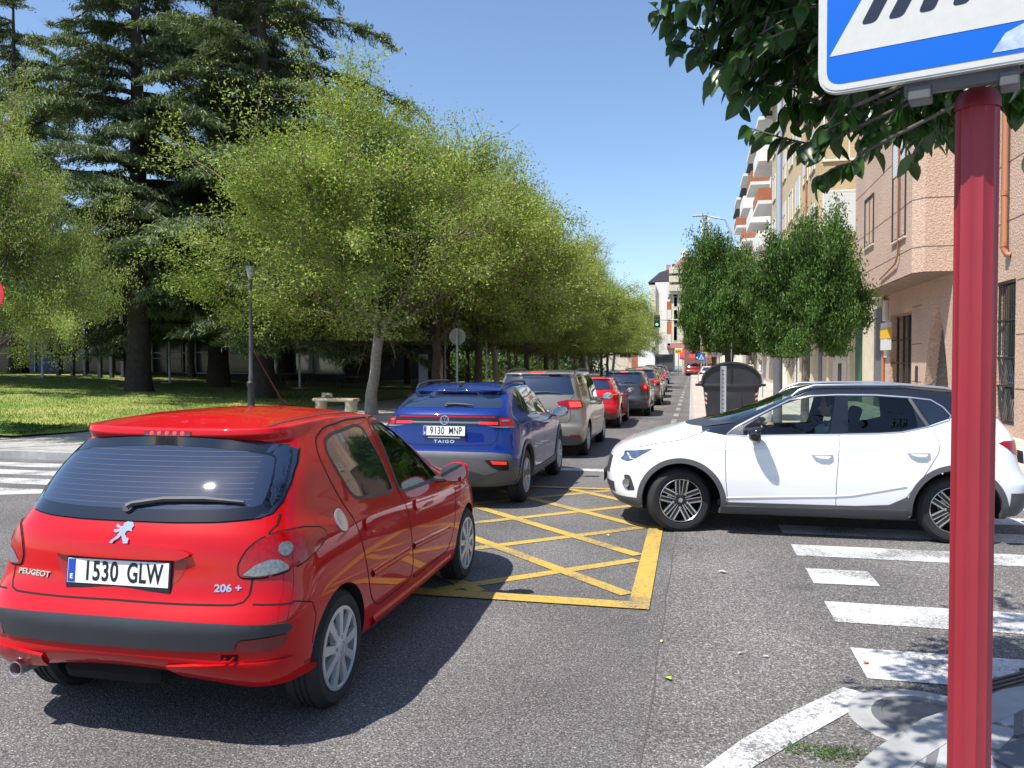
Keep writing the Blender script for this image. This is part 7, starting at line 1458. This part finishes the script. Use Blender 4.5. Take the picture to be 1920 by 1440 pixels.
def build_furniture():
    # fluted red column with the crossing sign
    t = empty('sign_column', (.693, 2.215, .10), 0, 'fluted dark red metal column at the near corner carrying the blue sign', 'pole'); mb = MB(); n = 72; prof = []
    for k in range(n):
        a = 2*PI*k/n; r = .0500 - .0035*(abs(math.sin(a*6))**.7 if (k % 12) not in (0,) else 0) ; prof.append((r*math.cos(a), r*math.sin(a)))
    mb.prism(prof, 0, 2.26); mb.build('shaft', M['red_column'], t, sharp=35); mb = MB(); mb.lathe([(.0515, 2.255), (.0515, 2.28), (.042, 2.30), (.001, 2.30)], 32); mb.lathe([(.09, 0), (.09, .03), (.06, .08), (.052, .08)], 32); mb.build('collar', M['red_column_dark'], t, sharp=40)
    rz = -yaw*-1 + R(0); A = yaw; 
    ang = A - R(31.8)   # sign normal turned away from the view axis
    s = empty('pedestrian_crossing_sign', (.655, 2.115, 0), ang, 'large square blue crossing sign with white triangle and black stripes, worn corner', 'sign')
    s.location = (.60, 2.075, 2.405)
    def rr(w0, w1, h0, h1, r, k=6):
        return [tuple(p)[:2] for p in rounded([(w0, h0), (w1, h0), (w1, h1), (w0, h1)], r*1.6, k)]
    Mx = RX(90)   # local: x right, z up, facing -y
    def sheetp(poly, y0, y1, name, m):
        q = MB(); q.prism(poly, -y1, -y0, M=Mx); return q.build(name, m, s)
    P = rr(-.305, .305, 0, .61, .035); sheetp(P, -.002, .018, 'backplate', M['sign_rim'])
    sheetp(rr(-.300, .300, .005, .605, .033), -.004, -.0018, 'white_border', M['sign_white']); sheetp(rr(-.284, .284, .021, .589, .024), -.0052, -.0042, 'blue_field', M['sign_blue'])
    sheetp([(-.277, .092), (.277, .092), (.0, .56)], -.0062, -.0053, 'white_triangle', M['sign_white'])
    for i, (x, zt) in enumerate(((-.205, .30), (-.145, .30), (-.078, .30), (-.008, .26), (.062, .22), (.125, .20), (.185, .17))):
        k = .30 if i < 4 else -.1; h = .30-.145
        poly = rounded([(x, .155), (x+.034, .155), (x+.040+(.055 if i < 2 else .04 if i < 4 else -.01), .27), (x+(.055 if i < 2 else .04 if i < 4 else -.01)+.006, .27)], .012, 4)
        sheetp([tuple(p)[:2] for p in poly], -.0070, -.0063, 'black_stripe', M['sign_black'])
    # walking figure above the stripes
    sheetp([(-.03, .47), (.0, .50), (.03, .47), (.0, .44)], -.0070, -.0063, 'figure_head', M['sign_black']); sheetp([(-.03, .43), (.03, .43), (.05, .34), (.10, .25), (.07, .24), (.01, .32), (-.05, .24), (-.08, .25), (-.02, .35)], -.0070, -.0063, 'figure_body', M['sign_black'])
    sheetp([(.075, .03), (.275, .03), (.275, .10), (.16, .095), (.10, .07)][::1], -.0062, -.0055, 'worn_patch', M['sign_worn'])
    q = MB(); q.box(-.11, .13, .0185, .045, -.028, .02, .004); q.box(-.10, -.05, .01, .07, -.045, -.01, .004); q.box(.09, .13, .01, .07, -.045, -.01, .004); q.build('bracket', M['grey_plastic'], s)
    # --- black waste container
    t = empty('waste_container', (1.10, 23.9, .12), R(0), 'large black domed waste container on the pavement with striped corners', 'waste container')
    mb = MB(); b = [(-.66, -.5), (.66, -.5), (.66, .5), (-.66, .5)]; tp = [(-.76, -.60), (.76, -.60), (.76, .60), (-.76, .60)]
    mb.add([(x, y, .12) for x, y in b]+[(x, y, 1.02) for x, y in tp], [(0, 3, 2, 1), (4, 5, 6, 7), (0, 1, 5, 4), (1, 2, 6, 5), (2, 3, 7, 6), (3, 0, 4, 7)]); mb.box(-.80, .80, -.64, .64, .98, 1.08, .02)
    mb.box(-.3, .3, -.58, -.5, .12, .9, .02); mb.build('bin_body', M['bin_black'], t, sharp=30)
    mb = MB(); vs = []; fs = []; n = 14
    for j, yy in enumerate((-.62, .62)):
        for i in range(n+1): a = PI*i/n; vs.append((-.78*math.cos(a), yy, 1.08+.56*math.sin(a)**.85))
    for i in range(n): fs.append((i, i+1, n+2+i, n+1+i))
    fs += [tuple(range(n+1)), tuple(range(2*n+1, n, -1))]; mb.add(vs, fs); mb.tube([(-.80*math.cos(PI*i/n), -.65, 1.09+.58*math.sin(PI*i/n)**.85) for i in range(n+1)], .035, 6); mb.tube([(0, -.64, 1.1), (0, -.64, 1.64)], .02, 5); mb.build('domed_lid', M['bin_black'], t, sharp=35)
    q = MB(); q.box(-.98, -.80, -.1, .1, 1.0, 1.07, .01); q.box(.80, .98, -.1, .1, 1.0, 1.07, .01); q.build('lift_arm', M['bin_black'], t)
    for sgn in (-1, 1):
        q = MB(); vs = []
        for k in range(5):
            q.mi = k % 2; z = .52+k*.065; x = sgn*.705; w_ = sgn*.05; q.add([(x-w_, -.575-.10*(z-.12)*.12, z-.03), (x+w_*.4, -.575-.1*(z-.12)*.12, z+.01), (x+w_*.4, -.585-.1*(z-.12)*.12, z+.065), (x-w_, -.585-.1*(z-.12)*.12, z+.03)], [(0, 1, 2, 3)])
        q.build('reflective_stripes', [M['sign_white'], M['lamp_red']], t)
    for x in (-.5, .5): q = MB(); q.lathe([(.001, -.04), (.10, -.04), (.10, .04), (.001, .04)], 16, M=T(x, -.42, .10) @ RY(90)); q.build('caster', M['rubber'], t)
    t = empty('metal_channel_post', (.86, 22.6, .12), 0, 'perforated galvanised channel post in front of the black waste container', 'post'); q = MB(); q.box(-.075, .075, 0, .03, 0, 1.58); q.box(-.075, -.06, -.06, .0, 0, 1.58); q.box(.06, .075, -.06, .0, 0, 1.58)
    q.build('channel', M['steel'], t); q = MB()
    for k in range(12): q.lathe([(.018, -.004), (.001, -.005)], 8, M=T(0, 0, .2+k*.115) @ RX(90) @ Matrix.Diagonal((1, 1, -1, 1)))
    q.build('fixing_bolts', M['metal_dark'], t)
    t = empty('litter_bag', (1.98, 23.3, .12), 0, 'white litter bag beside the black waste container', 'bag'); q = MB(); q.lathe([(.001, 0), (.19, .02), (.22, .2), (.20, .38), (.10, .5), (.06, .58), (.001, .6)], 18); q.build('sack', M['white_sack'], t, smooth=True)
    # --- poles on the right
    t = empty('street_lamp', (2.22, 22.0, .12), 0, 'tall grey lamp column behind the privet crowns', 'street lamp'); q = MB(); q.tube([(0, 0, 0), (0, 0, 2.3)], .115, 14); q.build('base', M['grey_column'], t); q = MB(); q.tube([(0, 0, 2.3), (0, 0, 9.6), (-.3, 0, 10.2), (-1.6, 0, 10.5)], [.085, .07, .06, .05], 14); q.build('column', M['pale_column'], t); q = MB(); q.box(-2.2, -1.5, -.14, .14, 10.44, 10.56, .03); q.build('lamp_head', M['pale_column'], t)
    y = 45; t = empty('street_lamp', (sx(1369, y), y, rise(y)+.12), 0, 'distant pale lamp column with a short arm over the street', 'street lamp'); h = HCAM+(HZ-414)/FPX*y-.2; dx = sx(1300, y)-sx(1369, y); q = MB(); q.tube([(0, 0, 0), (0, 0, h-1.0), (-.3, 0, h-.25), (dx*.7, 0, h)], [.09, .07, .05, .04], 10); q.build('column', M['pale_column'], t, smooth=True); q = MB(); q.box(dx-.1, dx*.65, -.1, .1, h-.04, h+.06, .03); q.build('lamp_head', M['pale_column'], t)
    y = 40; t = empty('disabled_parking_sign', (sx(1430, y), y, rise(y)+.12), 0, 'white disabled parking sign on a slim post by the pavement', 'sign'); q = MB(); q.tube([(0, 0, 0), (0, 0, 2.35)], .035, 8); q.build('post', M['steel'], t); q = MB(); q.box(-.23, .23, -.06, -.04, 2.15, 2.62, .008); q.build('sign_panel', M['sign_white'], t)
    q = MB(); q.tube([(-.02, -.065, 2.55), (-.02, -.065, 2.42), (.07, -.065, 2.42), (.11, -.065, 2.28), (.15, -.065, 2.30)], .014, 5); q.tube([(.07*math.cos(R(a))-.02, -.065, 2.30+.07*math.sin(R(a))) for a in range(100, 380, 20)], .011, 4); q.lathe([(.024, -.012), (.001, -.014)], 10, M=T(-.02, -.06, 2.585) @ RX(90) @ Matrix.Diagonal((1, 1, -1, 1))); q.build('wheelchair_symbol', M['metal_dark'], t)
    # --- left side
    p = at(471, 765, 24.0); t = empty('park_lamp_post', (p.x, p.y, .15), 0, 'black cast iron lamp post with conical lantern at the lawn edge', 'street lamp'); q = MB(); q.lathe([(.15, 0), (.15, .12), (.11, .2), (.095, .9), (.13, .98), (.13, 1.05), (.08, 1.12), (.07, 1.2)], 20); q.build('fluted_base', M['metal_dark'], t, sharp=30); q = MB(); q.lathe([(.07, 1.15), (.08, 1.18), (.06, 1.3), (.045, 4.05), (.065, 4.1), (.045, 4.15)], 16); q.build('column', M['lamp_grey'], t, sharp=40)
    q = MB(); q.lathe([(.05, 4.12), (.15, 4.55), (.001, 4.55)], 16); q.build('lantern_glass', M['lantern'], t, sharp=30); q = MB(); q.lathe([(.17, 4.53), (.17, 4.56), (.08, 4.66), (.02, 4.70), (.001, 4.72)], 16); q.build('lantern_cap', M['metal_dark'], t, sharp=30)
    p = at(857, 700, 29); t = empty('round_road_sign', (p.x, p.y, .13), 0, 'round road sign seen from behind on a grey post', 'sign'); zc = HCAM+(HZ-631)/FPX*29-.13; q = MB(); q.tube([(0, 0, 0), (0, 0, zc+.3)], .04, 8); q.build('post', M['steel'], t); q = MB(); q.lathe([(.001, .045), (.30, .045), (.31, .04), (.31, .06), (.001, .06)], 32, M=T(0, 0, zc) @ RX(-90)); q.build('sign_disc', M['sign_back'], t, sharp=30)
    p = at(-12, 552, 15.2); t = empty('red_road_sign', (p.x, p.y, .13), 0, 'round red road sign cut by the left picture edge', 'sign'); q = MB(); q.tube([(0, 0, 0), (0, 0, p.z+.15)], .04, 8); q.build('post', M['steel'], t); q = MB(); q.lathe([(.001, -.03), (.28, -.03), (.28, -.05), (.001, -.05)], 32, M=T(0, 0, p.z-.13) @ RX(90) @ Matrix.Diagonal((1, 1, -1, 1))); q.build('sign_disc', M['sign_red'], t)
    q = MB()
    p = at(794, 702, 38); t = empty('totem_sign', (p.x, p.y, park_z(p.x, p.y)), 0, 'tall pale blue totem panel behind the second street tree', 'sign'); q = MB(); q.box(-.22, .20, -.08, .08, 0, 2.1, .01); q.build('panel', M['totem'], t); q = MB(); q.box(.78, .95, -.08, .08, 0, 2.0, .01); q.build('side_panel', M['cream'], t); q = MB(); q.box(-.7, 1.2, -.3, .3, 0, .25, .02); q.build('plinth', M['terracotta'], t); q = MB(); q.lathe([(.07, -.085), (.001, -.09)], 12, M=T(0, 0, .45) @ RX(90) @ Matrix.Diagonal((1, 1, -1, 1))); q.build('emblem', M['metal_dark'], t)
    # stone bench
    p = at(630, 768, 27.3); t = empty('stone_bench', (p.x, p.y, .13), R(-8), 'pale stone bench with thick rounded legs by the light green trees', 'bench'); q = MB(); q.box(-.82, .82, -.24, .24, .36, .47, .045); q.build('seat', M['bench_stone'], t, sharp=40)
    for x in (-.58, .60): q = MB(); q.add([], []); q.lathe([(.001, 0), (.20, 0), (.22, .06), (.20, .25), (.24, .38), (.001, .38)], 16, M=T(x, 0, 0) @ Matrix.Diagonal((1.0, 1.0, 1, 1))); q.build('leg', M['bench_stone'], t, sharp=50)
    t = empty('paper_bag', (p.x-.35, p.y+.05, .605), R(10), 'small pale box left on the stone bench', 'box'); q = MB(); q.box(-.17, .17, -.1, .1, 0, .16, .02, M=RX(-12)); q.build('box_shell', M['bench_stone'], t); q = MB(); q.box(-.05, .15, -.125, -.118, .03, .11); q.build('box_print', M['grey_plastic'], t)
    p = at(297, 768, 21.5); o = MB(); o.box(-.05, .05, -.04, .04, 0, .26, .01); o = o.build('marker_post', M['yellow_sign']); o.location = (p.x, p.y, park_z(p.x, p.y)); tag(o, 'short yellow marker post standing in the lawn', 'marker')
    for k, (u, v, d, w_, l) in enumerate(((556, 708, 45, 1.9, 'dark slatted table bench in front of the blue glazed wing'), (660, 707, 45, 1.7, 'dark slatted table bench left of the slanted dark trunk'))):
        p = at(u, v, d); t = empty('park_table', (p.x, p.y, park_z(p.x, p.y)), R(0), l, 'table', 'dark slatted park tables'); q = MB(); q.box(-w_/2, w_/2, -.35, .35, .62, .70); q.build('table_top', M['metal_dark'], t)
        for x in (-w_/2+.12, w_/2-.12):
            for y in (-.3, .3): q = MB(); q.box(x-.03, x+.03, y-.03, y+.03, 0, .62); q.build('leg', M['metal_dark'], t)
    p = at(781, 716, 40); t = empty('litter_bin', (p.x, p.y, park_z(p.x, p.y)), 0, 'black litter bin on legs left of the totem panel', 'litter bin'); q = MB(); q.box(-.2, .2, -.18, .18, .35, .85, .02); q.build('basket', M['metal_dark'], t); q = MB(); q.box(-.2, -.16, -.02, .02, 0, .4); q.box(.16, .2, -.02, .02, 0, .4); q.build('stand', M['metal_dark'], t)
    p = at(893, 710, 46); t = empty('brown_litter_bin', (p.x, p.y, park_z(p.x, p.y)), 0, 'reddish brown slatted litter bin beyond the round back-facing sign', 'litter bin'); q = MB(); q.box(-.4, .4, -.2, .2, .2, .62, .03); q.build('slats', M['terracotta'], t); q = MB(); q.box(-.35, .35, -.15, .15, 0, .2); q.build('base', M['metal_dark'], t)
    p = at(946, 702, 48); t = empty('playground_frame', (p.x, p.y, park_z(p.x, p.y)), 0, 'green topped playground frame between dark trunks', 'playground frame'); q = MB(); q.tube([(-.5, 0, 0), (-.5, 0, 1.5), (-.3, 0, 1.75), (.3, 0, 1.75), (.5, 0, 1.5), (.5, 0, 0)], .05, 8); q.build('arch_tube', M['play_green'], t); q = MB(); q.tube([(-.5, 0, .8), (.5, 0, .8)], .04, 6); q.tube([(0, 0, .8), (0, 0, 1.75)], .03, 6); q.build('crossbar', M['pole_white'], t)
M['bin_black'] = mat('bin_black', (.022, .025, .030), .45, 0, 0, .5, .2, 4, .1, 80); M['white_sack'] = mat('white_sack', (.62, .62, .62), .6); M['grey_column'] = mat('grey_column', (.10, .105, .125), .6, var=.15, vs=6); M['pale_column'] = mat('pale_column', (.40, .44, .50), .45, .3); M['lamp_grey'] = mat('lamp_grey', (.10, .105, .115), .5, .3)
M['lantern'] = mat('lantern', (.35, .38, .38), .2, 0, .5); M['sign_back'] = mat('sign_back', (.36, .37, .38), .5, .4, var=.2, vs=6); M['sign_red'] = mat('sign_red', (.55, .02, .03), .4); M['totem'] = mat('totem', (.30, .38, .50), .5); M['bench_stone'] = mat('bench_stone', (.42, .37, .28), .9, var=.15, vs=8); M['play_green'] = mat('play_green', (.03, .20, .12), .5)
M['red_column'] = mat('red_column', (.27, .016, .027), .5, .1, .12, .5, .10, 3.0, .05, 200); M['red_column_dark'] = mat('red_column_cap', (.20, .012, .022), .45); M['sign_black'] = mat('sign_black', (.008, .010, .025), .3, 0, .4); M['sign_rim'] = mat('sign_rim', (.50, .50, .48), .5, .4, var=.2, vs=14); M['sign_worn'] = mat('sign_worn', (.36, .44, .60), .7, var=.35, vs=30)
# ---------------------------------------------------------------- people
M['skin'] = mat('skin', (.48, .27, .18), .55, var=.06, vs=8); M['skin_tan'] = mat('skin_tan', (.36, .19, .12), .55); M['hair_dark'] = mat('hair_dark', (.02, .014, .010), .7, bump=.5, bs=80)
M['cloth_teal'] = mat('cloth_teal', (.28, .46, .44), .85, bump=.3, bs=20); M['cloth_pink'] = mat('cloth_pink', (.60, .44, .40), .85, bump=.3, bs=20); M['cloth_white'] = mat('cloth_white', (.72, .72, .70), .85, bump=.3, bs=20); M['cloth_navy'] = mat('cloth_navy', (.03, .035, .05), .85); M['cloth_pattern'] = mat('cloth_pattern', (.55, .35, .36), .85, var=.4, vs=18)
def skin_mesh(nodes, edges, lvl=2):
    """nodes: list (x,y,z,r) ; first is the root; grows one continuous surface"""
    me = bpy.data.meshes.new('sk'); me.from_pydata([n[:3] for n in nodes], edges, []); o = bpy.data.objects.new('sk', me); COL.objects.link(o)
    m = o.modifiers.new('s', 'SKIN'); m.use_smooth_shade = True; m.branch_smoothing = .6
    for i, n in enumerate(nodes): r = n[3]; me.skin_vertices[0].data[i].radius = (r, n[4] if len(n) > 4 else r); me.skin_vertices[0].data[i].use_root = (i == 0)
    s = o.modifiers.new('u', 'SUBSURF'); s.levels = lvl; s.render_levels = lvl
    dg = bpy.context.evaluated_depsgraph_get(); dg.update(); out = bpy.data.meshes.new_from_object(o.evaluated_get(dg), depsgraph=dg); bpy.data.objects.remove(o); return out
def join_remesh(parts, voxel, smooth=6):
    bm = bmesh.new()
    for me in parts: bm.from_mesh(me)
    me = bpy.data.meshes.new('j'); bm.to_mesh(me); bm.free(); o = bpy.data.objects.new('j', me); COL.objects.link(o)
    r = o.modifiers.new('r', 'REMESH'); r.mode = 'VOXEL'; r.voxel_size = voxel; r.use_smooth_shade = True; s = o.modifiers.new('s', 'SMOOTH'); s.factor = .5; s.iterations = smooth
    dg = bpy.context.evaluated_depsgraph_get(); dg.update(); out = bpy.data.meshes.new_from_object(o.evaluated_get(dg), depsgraph=dg); bpy.data.objects.remove(o); return out
def head_mesh(c, yawd, pitchd=0, s=1.0):
    """skull, face with nose, brow, lips, chin, ears; faces +x before turning"""
    Mx = T(*c) @ RZ(yawd) @ RY(pitchd) @ Matrix.Diagonal((s, s, s, 1)); out = []
    def ell(x, y, z, a, b, d):
        bm = bmesh.new(); bmesh.ops.create_uvsphere(bm, u_segments=20, v_segments=14, radius=1)
        for v in bm.verts: v.co = Mx @ V((x+v.co.x*a, y+v.co.y*b, z+v.co.z*d))
        me = bpy.data.meshes.new('e'); bm.to_mesh(me); bm.free(); out.append(me)
    ell(-.01, 0, .03, .098, .077, .098); ell(.015, 0, -.03, .075, .063, .085); ell(.055, 0, -.085, .032, .034, .026); ell(.095, 0, -.018, .022, .013, .024); ell(.088, 0, -.055, .012, .025, .007); ell(.078, 0, .018, .018, .052, .012)
    for s_ in (-1, 1): ell(-.005, s_*.077, -.012, .018, .010, .032); ell(.080, s_*.030, -.002, .010, .014, .009)
    return out, Mx
def hand_pts(w, d, up, side, curl=.5, s=1.0):
    """palm and five separate fingers as skin nodes, wrist w, pointing d"""
    d = d.normalized(); up = (up - d*up.dot(d)).normalized(); sd = d.cross(up)*side; chains = []
    for k, (o_, L) in enumerate(((-.030, .068), (-.010, .078), (.011, .074), (.031, .058))):
        b = w + d*.085*s + sd*o_*s; pts = [w + d*.03*s + sd*o_*.6*s, b]; dd = d.copy(); q = b
        for j, f in enumerate((.45, .32, .23)):
            an = curl*(.55+.28*j)*(1+.08*k); dd = (dd*math.cos(an) - up*math.sin(an)).normalized(); q = q + dd*L*f*s; pts.append(q)
        chains.append((pts, [.012, .0098, .009, .0082, .0068]))
    t0 = w + d*.025*s - sd*.025*s; t1 = t0 + (d*.5 - sd*.8)*.034*s; t2 = t1 + (d*.85 - sd*.35 - up*.4).normalized()*.032*s; t3 = t2 + (d*.9 - up*.5).normalized()*.025*s
    chains.append(([w + d*.01*s, t0, t1, t2, t3], [.014, .013, .011, .0095, .0075])); return chains
def chain_mesh(pts, rs): return skin_mesh([(*p, r) for p, r in zip(pts, rs)], [(i, i+1) for i in range(len(pts)-1)], 1)
def build_driver():
    # seated behind the wheel of the white crossover (which faces -x); car local -> world: x = 2.47 - lx, y = 9.17 - ly
    o = empty('person', (2.47-1.05, 9.17-.37, .55), R(180), 'person in a teal shirt driving the white crossover, arm on the wheel', 'person'); B = V((1.05, .37, .55)); L = lambda x, y, z: V((x, y, z))-B
    pel = L(1.12, .37, .66); nodes = [(*pel, .15, .13), (*L(1.08, .37, .82), .145, .12), (*L(1.04, .37, 1.00), .165, .12), (*L(1.03, .37, 1.10), .10, .09), (*L(1.05, .37, 1.17), .052), (*L(1.06, .37, 1.22), .05)]
    E_ = [(0, 1), (1, 2), (2, 3), (3, 4), (4, 5)]
    def arm(side, el, wr):
        i = len(nodes); sh = L(1.03, .37+side*.19, 1.055); nodes.extend([(*sh, .062), (*el, .045), (*(el.lerp(wr, .45)), .040), (*wr, .026)]); E_.extend([(3, i), (i, i+1), (i+1, i+2), (i+2, i+3)])
    wl = L(1.72, .585, 1.165); arm(1, L(1.42, .655, 1.075), wl); wrr = L(1.60, .22, 1.08); arm(-1, L(1.36, .13, .93), wrr)
    for s in (-1, 1): i = len(nodes); nodes.extend([(*L(1.20, .37+s*.10, .64), .09), (*L(1.58, .37+s*.14, .70), .065), (*L(1.80, .37+s*.13, .38), .045)]); E_.extend([(0, i), (i, i+1), (i+1, i+2)])
    parts = [skin_mesh(nodes, E_, 2)]; hm, Mx = head_mesh(L(1.07, .37, 1.30), 0, 4, .98); parts += hm
    for w, dr, sd in ((wl, V((1, -.3, -.05)), 1), (wrr, V((.9, .3, .1)), -1)):
        for p, r in hand_pts(w, dr, V((0, 0, 1)), sd, .62): parts.append(chain_mesh(p, r))
        parts.append(chain_mesh([w, w+dr.normalized()*.045, w+dr.normalized()*.085], [.028, .033, .026]))
    obj('body', join_remesh(parts, .006, 4), M['skin'], o, True)
    sh = skin_mesh([(*pel, .165, .145), (*L(1.08, .37, .82), .16, .135), (*L(1.04, .37, 1.0), .18, .135), (*L(1.03, .37, 1.105), .115, .10), (*L(1.03, .56, 1.06), .075), (*L(1.17, .575, 1.04), .068), (*L(1.03, .18, 1.06), .075), (*L(1.18, .16, 1.0), .068)], [(0, 1), (1, 2), (2, 3), (3, 4), (4, 5), (3, 6), (6, 7)], 2); obj('shirt', sh, M['cloth_teal'], o, True)
    tr = skin_mesh([(*pel, .165, .15), (*L(1.20, .47, .64), .10), (*L(1.58, .51, .70), .078), (*L(1.78, .50, .42), .062), (*L(1.20, .27, .64), .10), (*L(1.58, .23, .70), .078), (*L(1.78, .24, .42), .062)], [(0, 1), (1, 2), (2, 3), (0, 4), (4, 5), (5, 6)], 2); obj('trousers', tr, M['cloth_navy'], o, True)
    hb = bmesh.new(); bmesh.ops.create_uvsphere(hb, u_segments=24, v_segments=16, radius=1)
    for v in hb.verts: c_ = v.co.copy(); v.co = Mx @ V((-.018+c_.x*.106*(1 if c_.x < .35 else .86), c_.y*.086, .038+c_.z*.100 if c_.z > -.35 else .038-.035+c_.z*.02))
    obj('hair', hb, M['hair_dark'], o, True)
def build_walker(u, v, dep, label, top, bottom, short, rz, female=False, hair='hair_dark'):
    p = at(u, v, dep); o = empty('person', (p.x, p.y, rise(p.y)+.12), R(rz), label, 'person', 'pedestrians on the right pavement'); st = .16 if not female else .12
    n = [(0, 0, .94, .14, .12), (0, 0, 1.12, .125, .10), (.01, 0, 1.33, .155, .105), (.01, 0, 1.42, .10, .08), (.01, 0, 1.50, .05), (.015, 0, 1.54, .048)]; E_ = [(0, 1), (1, 2), (2, 3), (3, 4), (4, 5)]
    for s in (-1, 1):
        i = len(n); n += [(0, s*.19, 1.40, .055), (.02-.04*s, s*.25, 1.13, .040), (.20 if s > 0 else .10, s*.18, 1.02, .028)]; E_ += [(3, i), (i, i+1), (i+1, i+2)]
        i = len(n); n += [(0, s*.09, .86, .095), (s*st*.45, s*.095, .50, .062), (s*st-.05, s*.095, .09, .040), (s*st+.09, s*.10, .04, .035)]; E_ += [(0, i), (i, i+1), (i+1, i+2), (i+2, i+3)]
    parts = [skin_mesh(n, E_, 2)]; hm, Mx = head_mesh((.02, 0, 1.63), 0, 6, 1.0); parts += hm
    for s, w in ((1, V((.20, .18, 1.02))), (-1, V((.10, -.18, 1.02)))):
        for q, r in hand_pts(w, V((.8, 0, -.5)), V((0, 0, 1)), s, .5): parts.append(chain_mesh(q, r))
    obj('body', join_remesh(parts, .010, 3), M['skin_tan'] if female else M['skin'], o, True)
    tp = [(0, 0, .96, .155, .135), (0, 0, 1.12, .14, .115), (.01, 0, 1.33, .17, .12), (.01, 0, 1.42, .11, .09)]; te = [(0, 1), (1, 2), (2, 3)]
    if not female:
        for s in (-1, 1): i = len(tp); tp += [(0, s*.19, 1.40, .068), (.01-.02*s, s*.23, 1.22, .058)]; te += [(3, i), (i, i+1)]
    obj('shirt', skin_mesh(tp, te, 2), M[top], o, True)
    b = [(0, 0, .95, .15, .13)]; be = []
    for s in (-1, 1):
        i = len(b); b += [(0, s*.09, .86, .105), (s*st*.45*(.6 if short else 1), s*.095, .60 if short else .50, .085 if short else .075)]; be += [(0, i), (i, i+1)]
        if not short: b += [(s*st-.05, s*.095, .12, .055)]; be += [(i+1, i+2)]
    obj('shorts' if short else 'trousers', skin_mesh(b, be, 2), M[bottom], o, True)
    hb = bmesh.new(); bmesh.ops.create_uvsphere(hb, u_segments=20, v_segments=14, radius=1)
    for v_ in hb.verts: c_ = v_.co.copy(); v_.co = Mx @ V((-.018+c_.x*.104*(1 if c_.x < .35 else .85), c_.y*.088, .038+c_.z*.102 if c_.z > -.3 else .01+c_.z*(.14 if female else .03)))
    obj('hair', hb, M[hair], o, True); return o
# ---------------------------------------------------------------- assemble
def build_all():
    build_ground()
    if 'noveg' not in DBG: build_veg(); overhang(); build_grass()
    build_buildings(); build_far(); build_furniture()
    build_206(); build_arona(); build_taigo(); build_queue()
    far_car('silver_estate_car', 'silver grey car with lit brake lamps beyond the bronze crossover', M['bronze_paint'], (-2.25, 41.5, rise(43)), 90, 'suv')
    far_car('navy_hatchback', 'navy blue hatchback beyond the silver grey car', M['navy_paint'], (-2.35, 49.0, rise(50)), 90)
    far_car('black_crossover', 'black crossover beyond the navy hatchback', M['dark_paint'], (-2.55, 57.0, rise(58)), 90.6, 'suv')
    far_car('dark_saloon', 'dark car beyond the black crossover near the head of the queue', M['dark_paint'], (-2.6, 65.5, rise(66)), 91)
    far_car('maroon_suv', 'dark red suv driving in the right lane ahead', M['maroon_paint'], (sx(1299, 101), 101, rise(101)), 88, 'suv', group=None, lit=False)
    far_car('white_parked_car', 'white car parked behind the black waste container', M['white_paint'], (sx(1334, 58), 59, rise(60)), 90, group=None, lit=False)
    far_car('white_van', 'white van parked beyond the slanted dark trunk in the park', M['white_paint'], tuple(at(772, 705, 74).xy)+(park_z(-26, 70),), 150, 'suv', group=None, lit=False)
    far_car('pale_blue_car', 'pale blue car parked left of the slanted dark trunk in the park', M['silver_paint'], tuple(at(735, 705, 82).xy)+(park_z(-30, 76),), 160, group=None, lit=False)
    build_driver()
    build_walker(1407, 722, 61, 'person in a pale pink shirt and dark trousers looking down at their hands', 'cloth_pink', 'cloth_navy', False, -95)
    build_walker(1425, 724, 57, 'person in a white sleeveless top and patterned shorts walking with another', 'cloth_white', 'cloth_pattern', True, -85, True)
build_all()
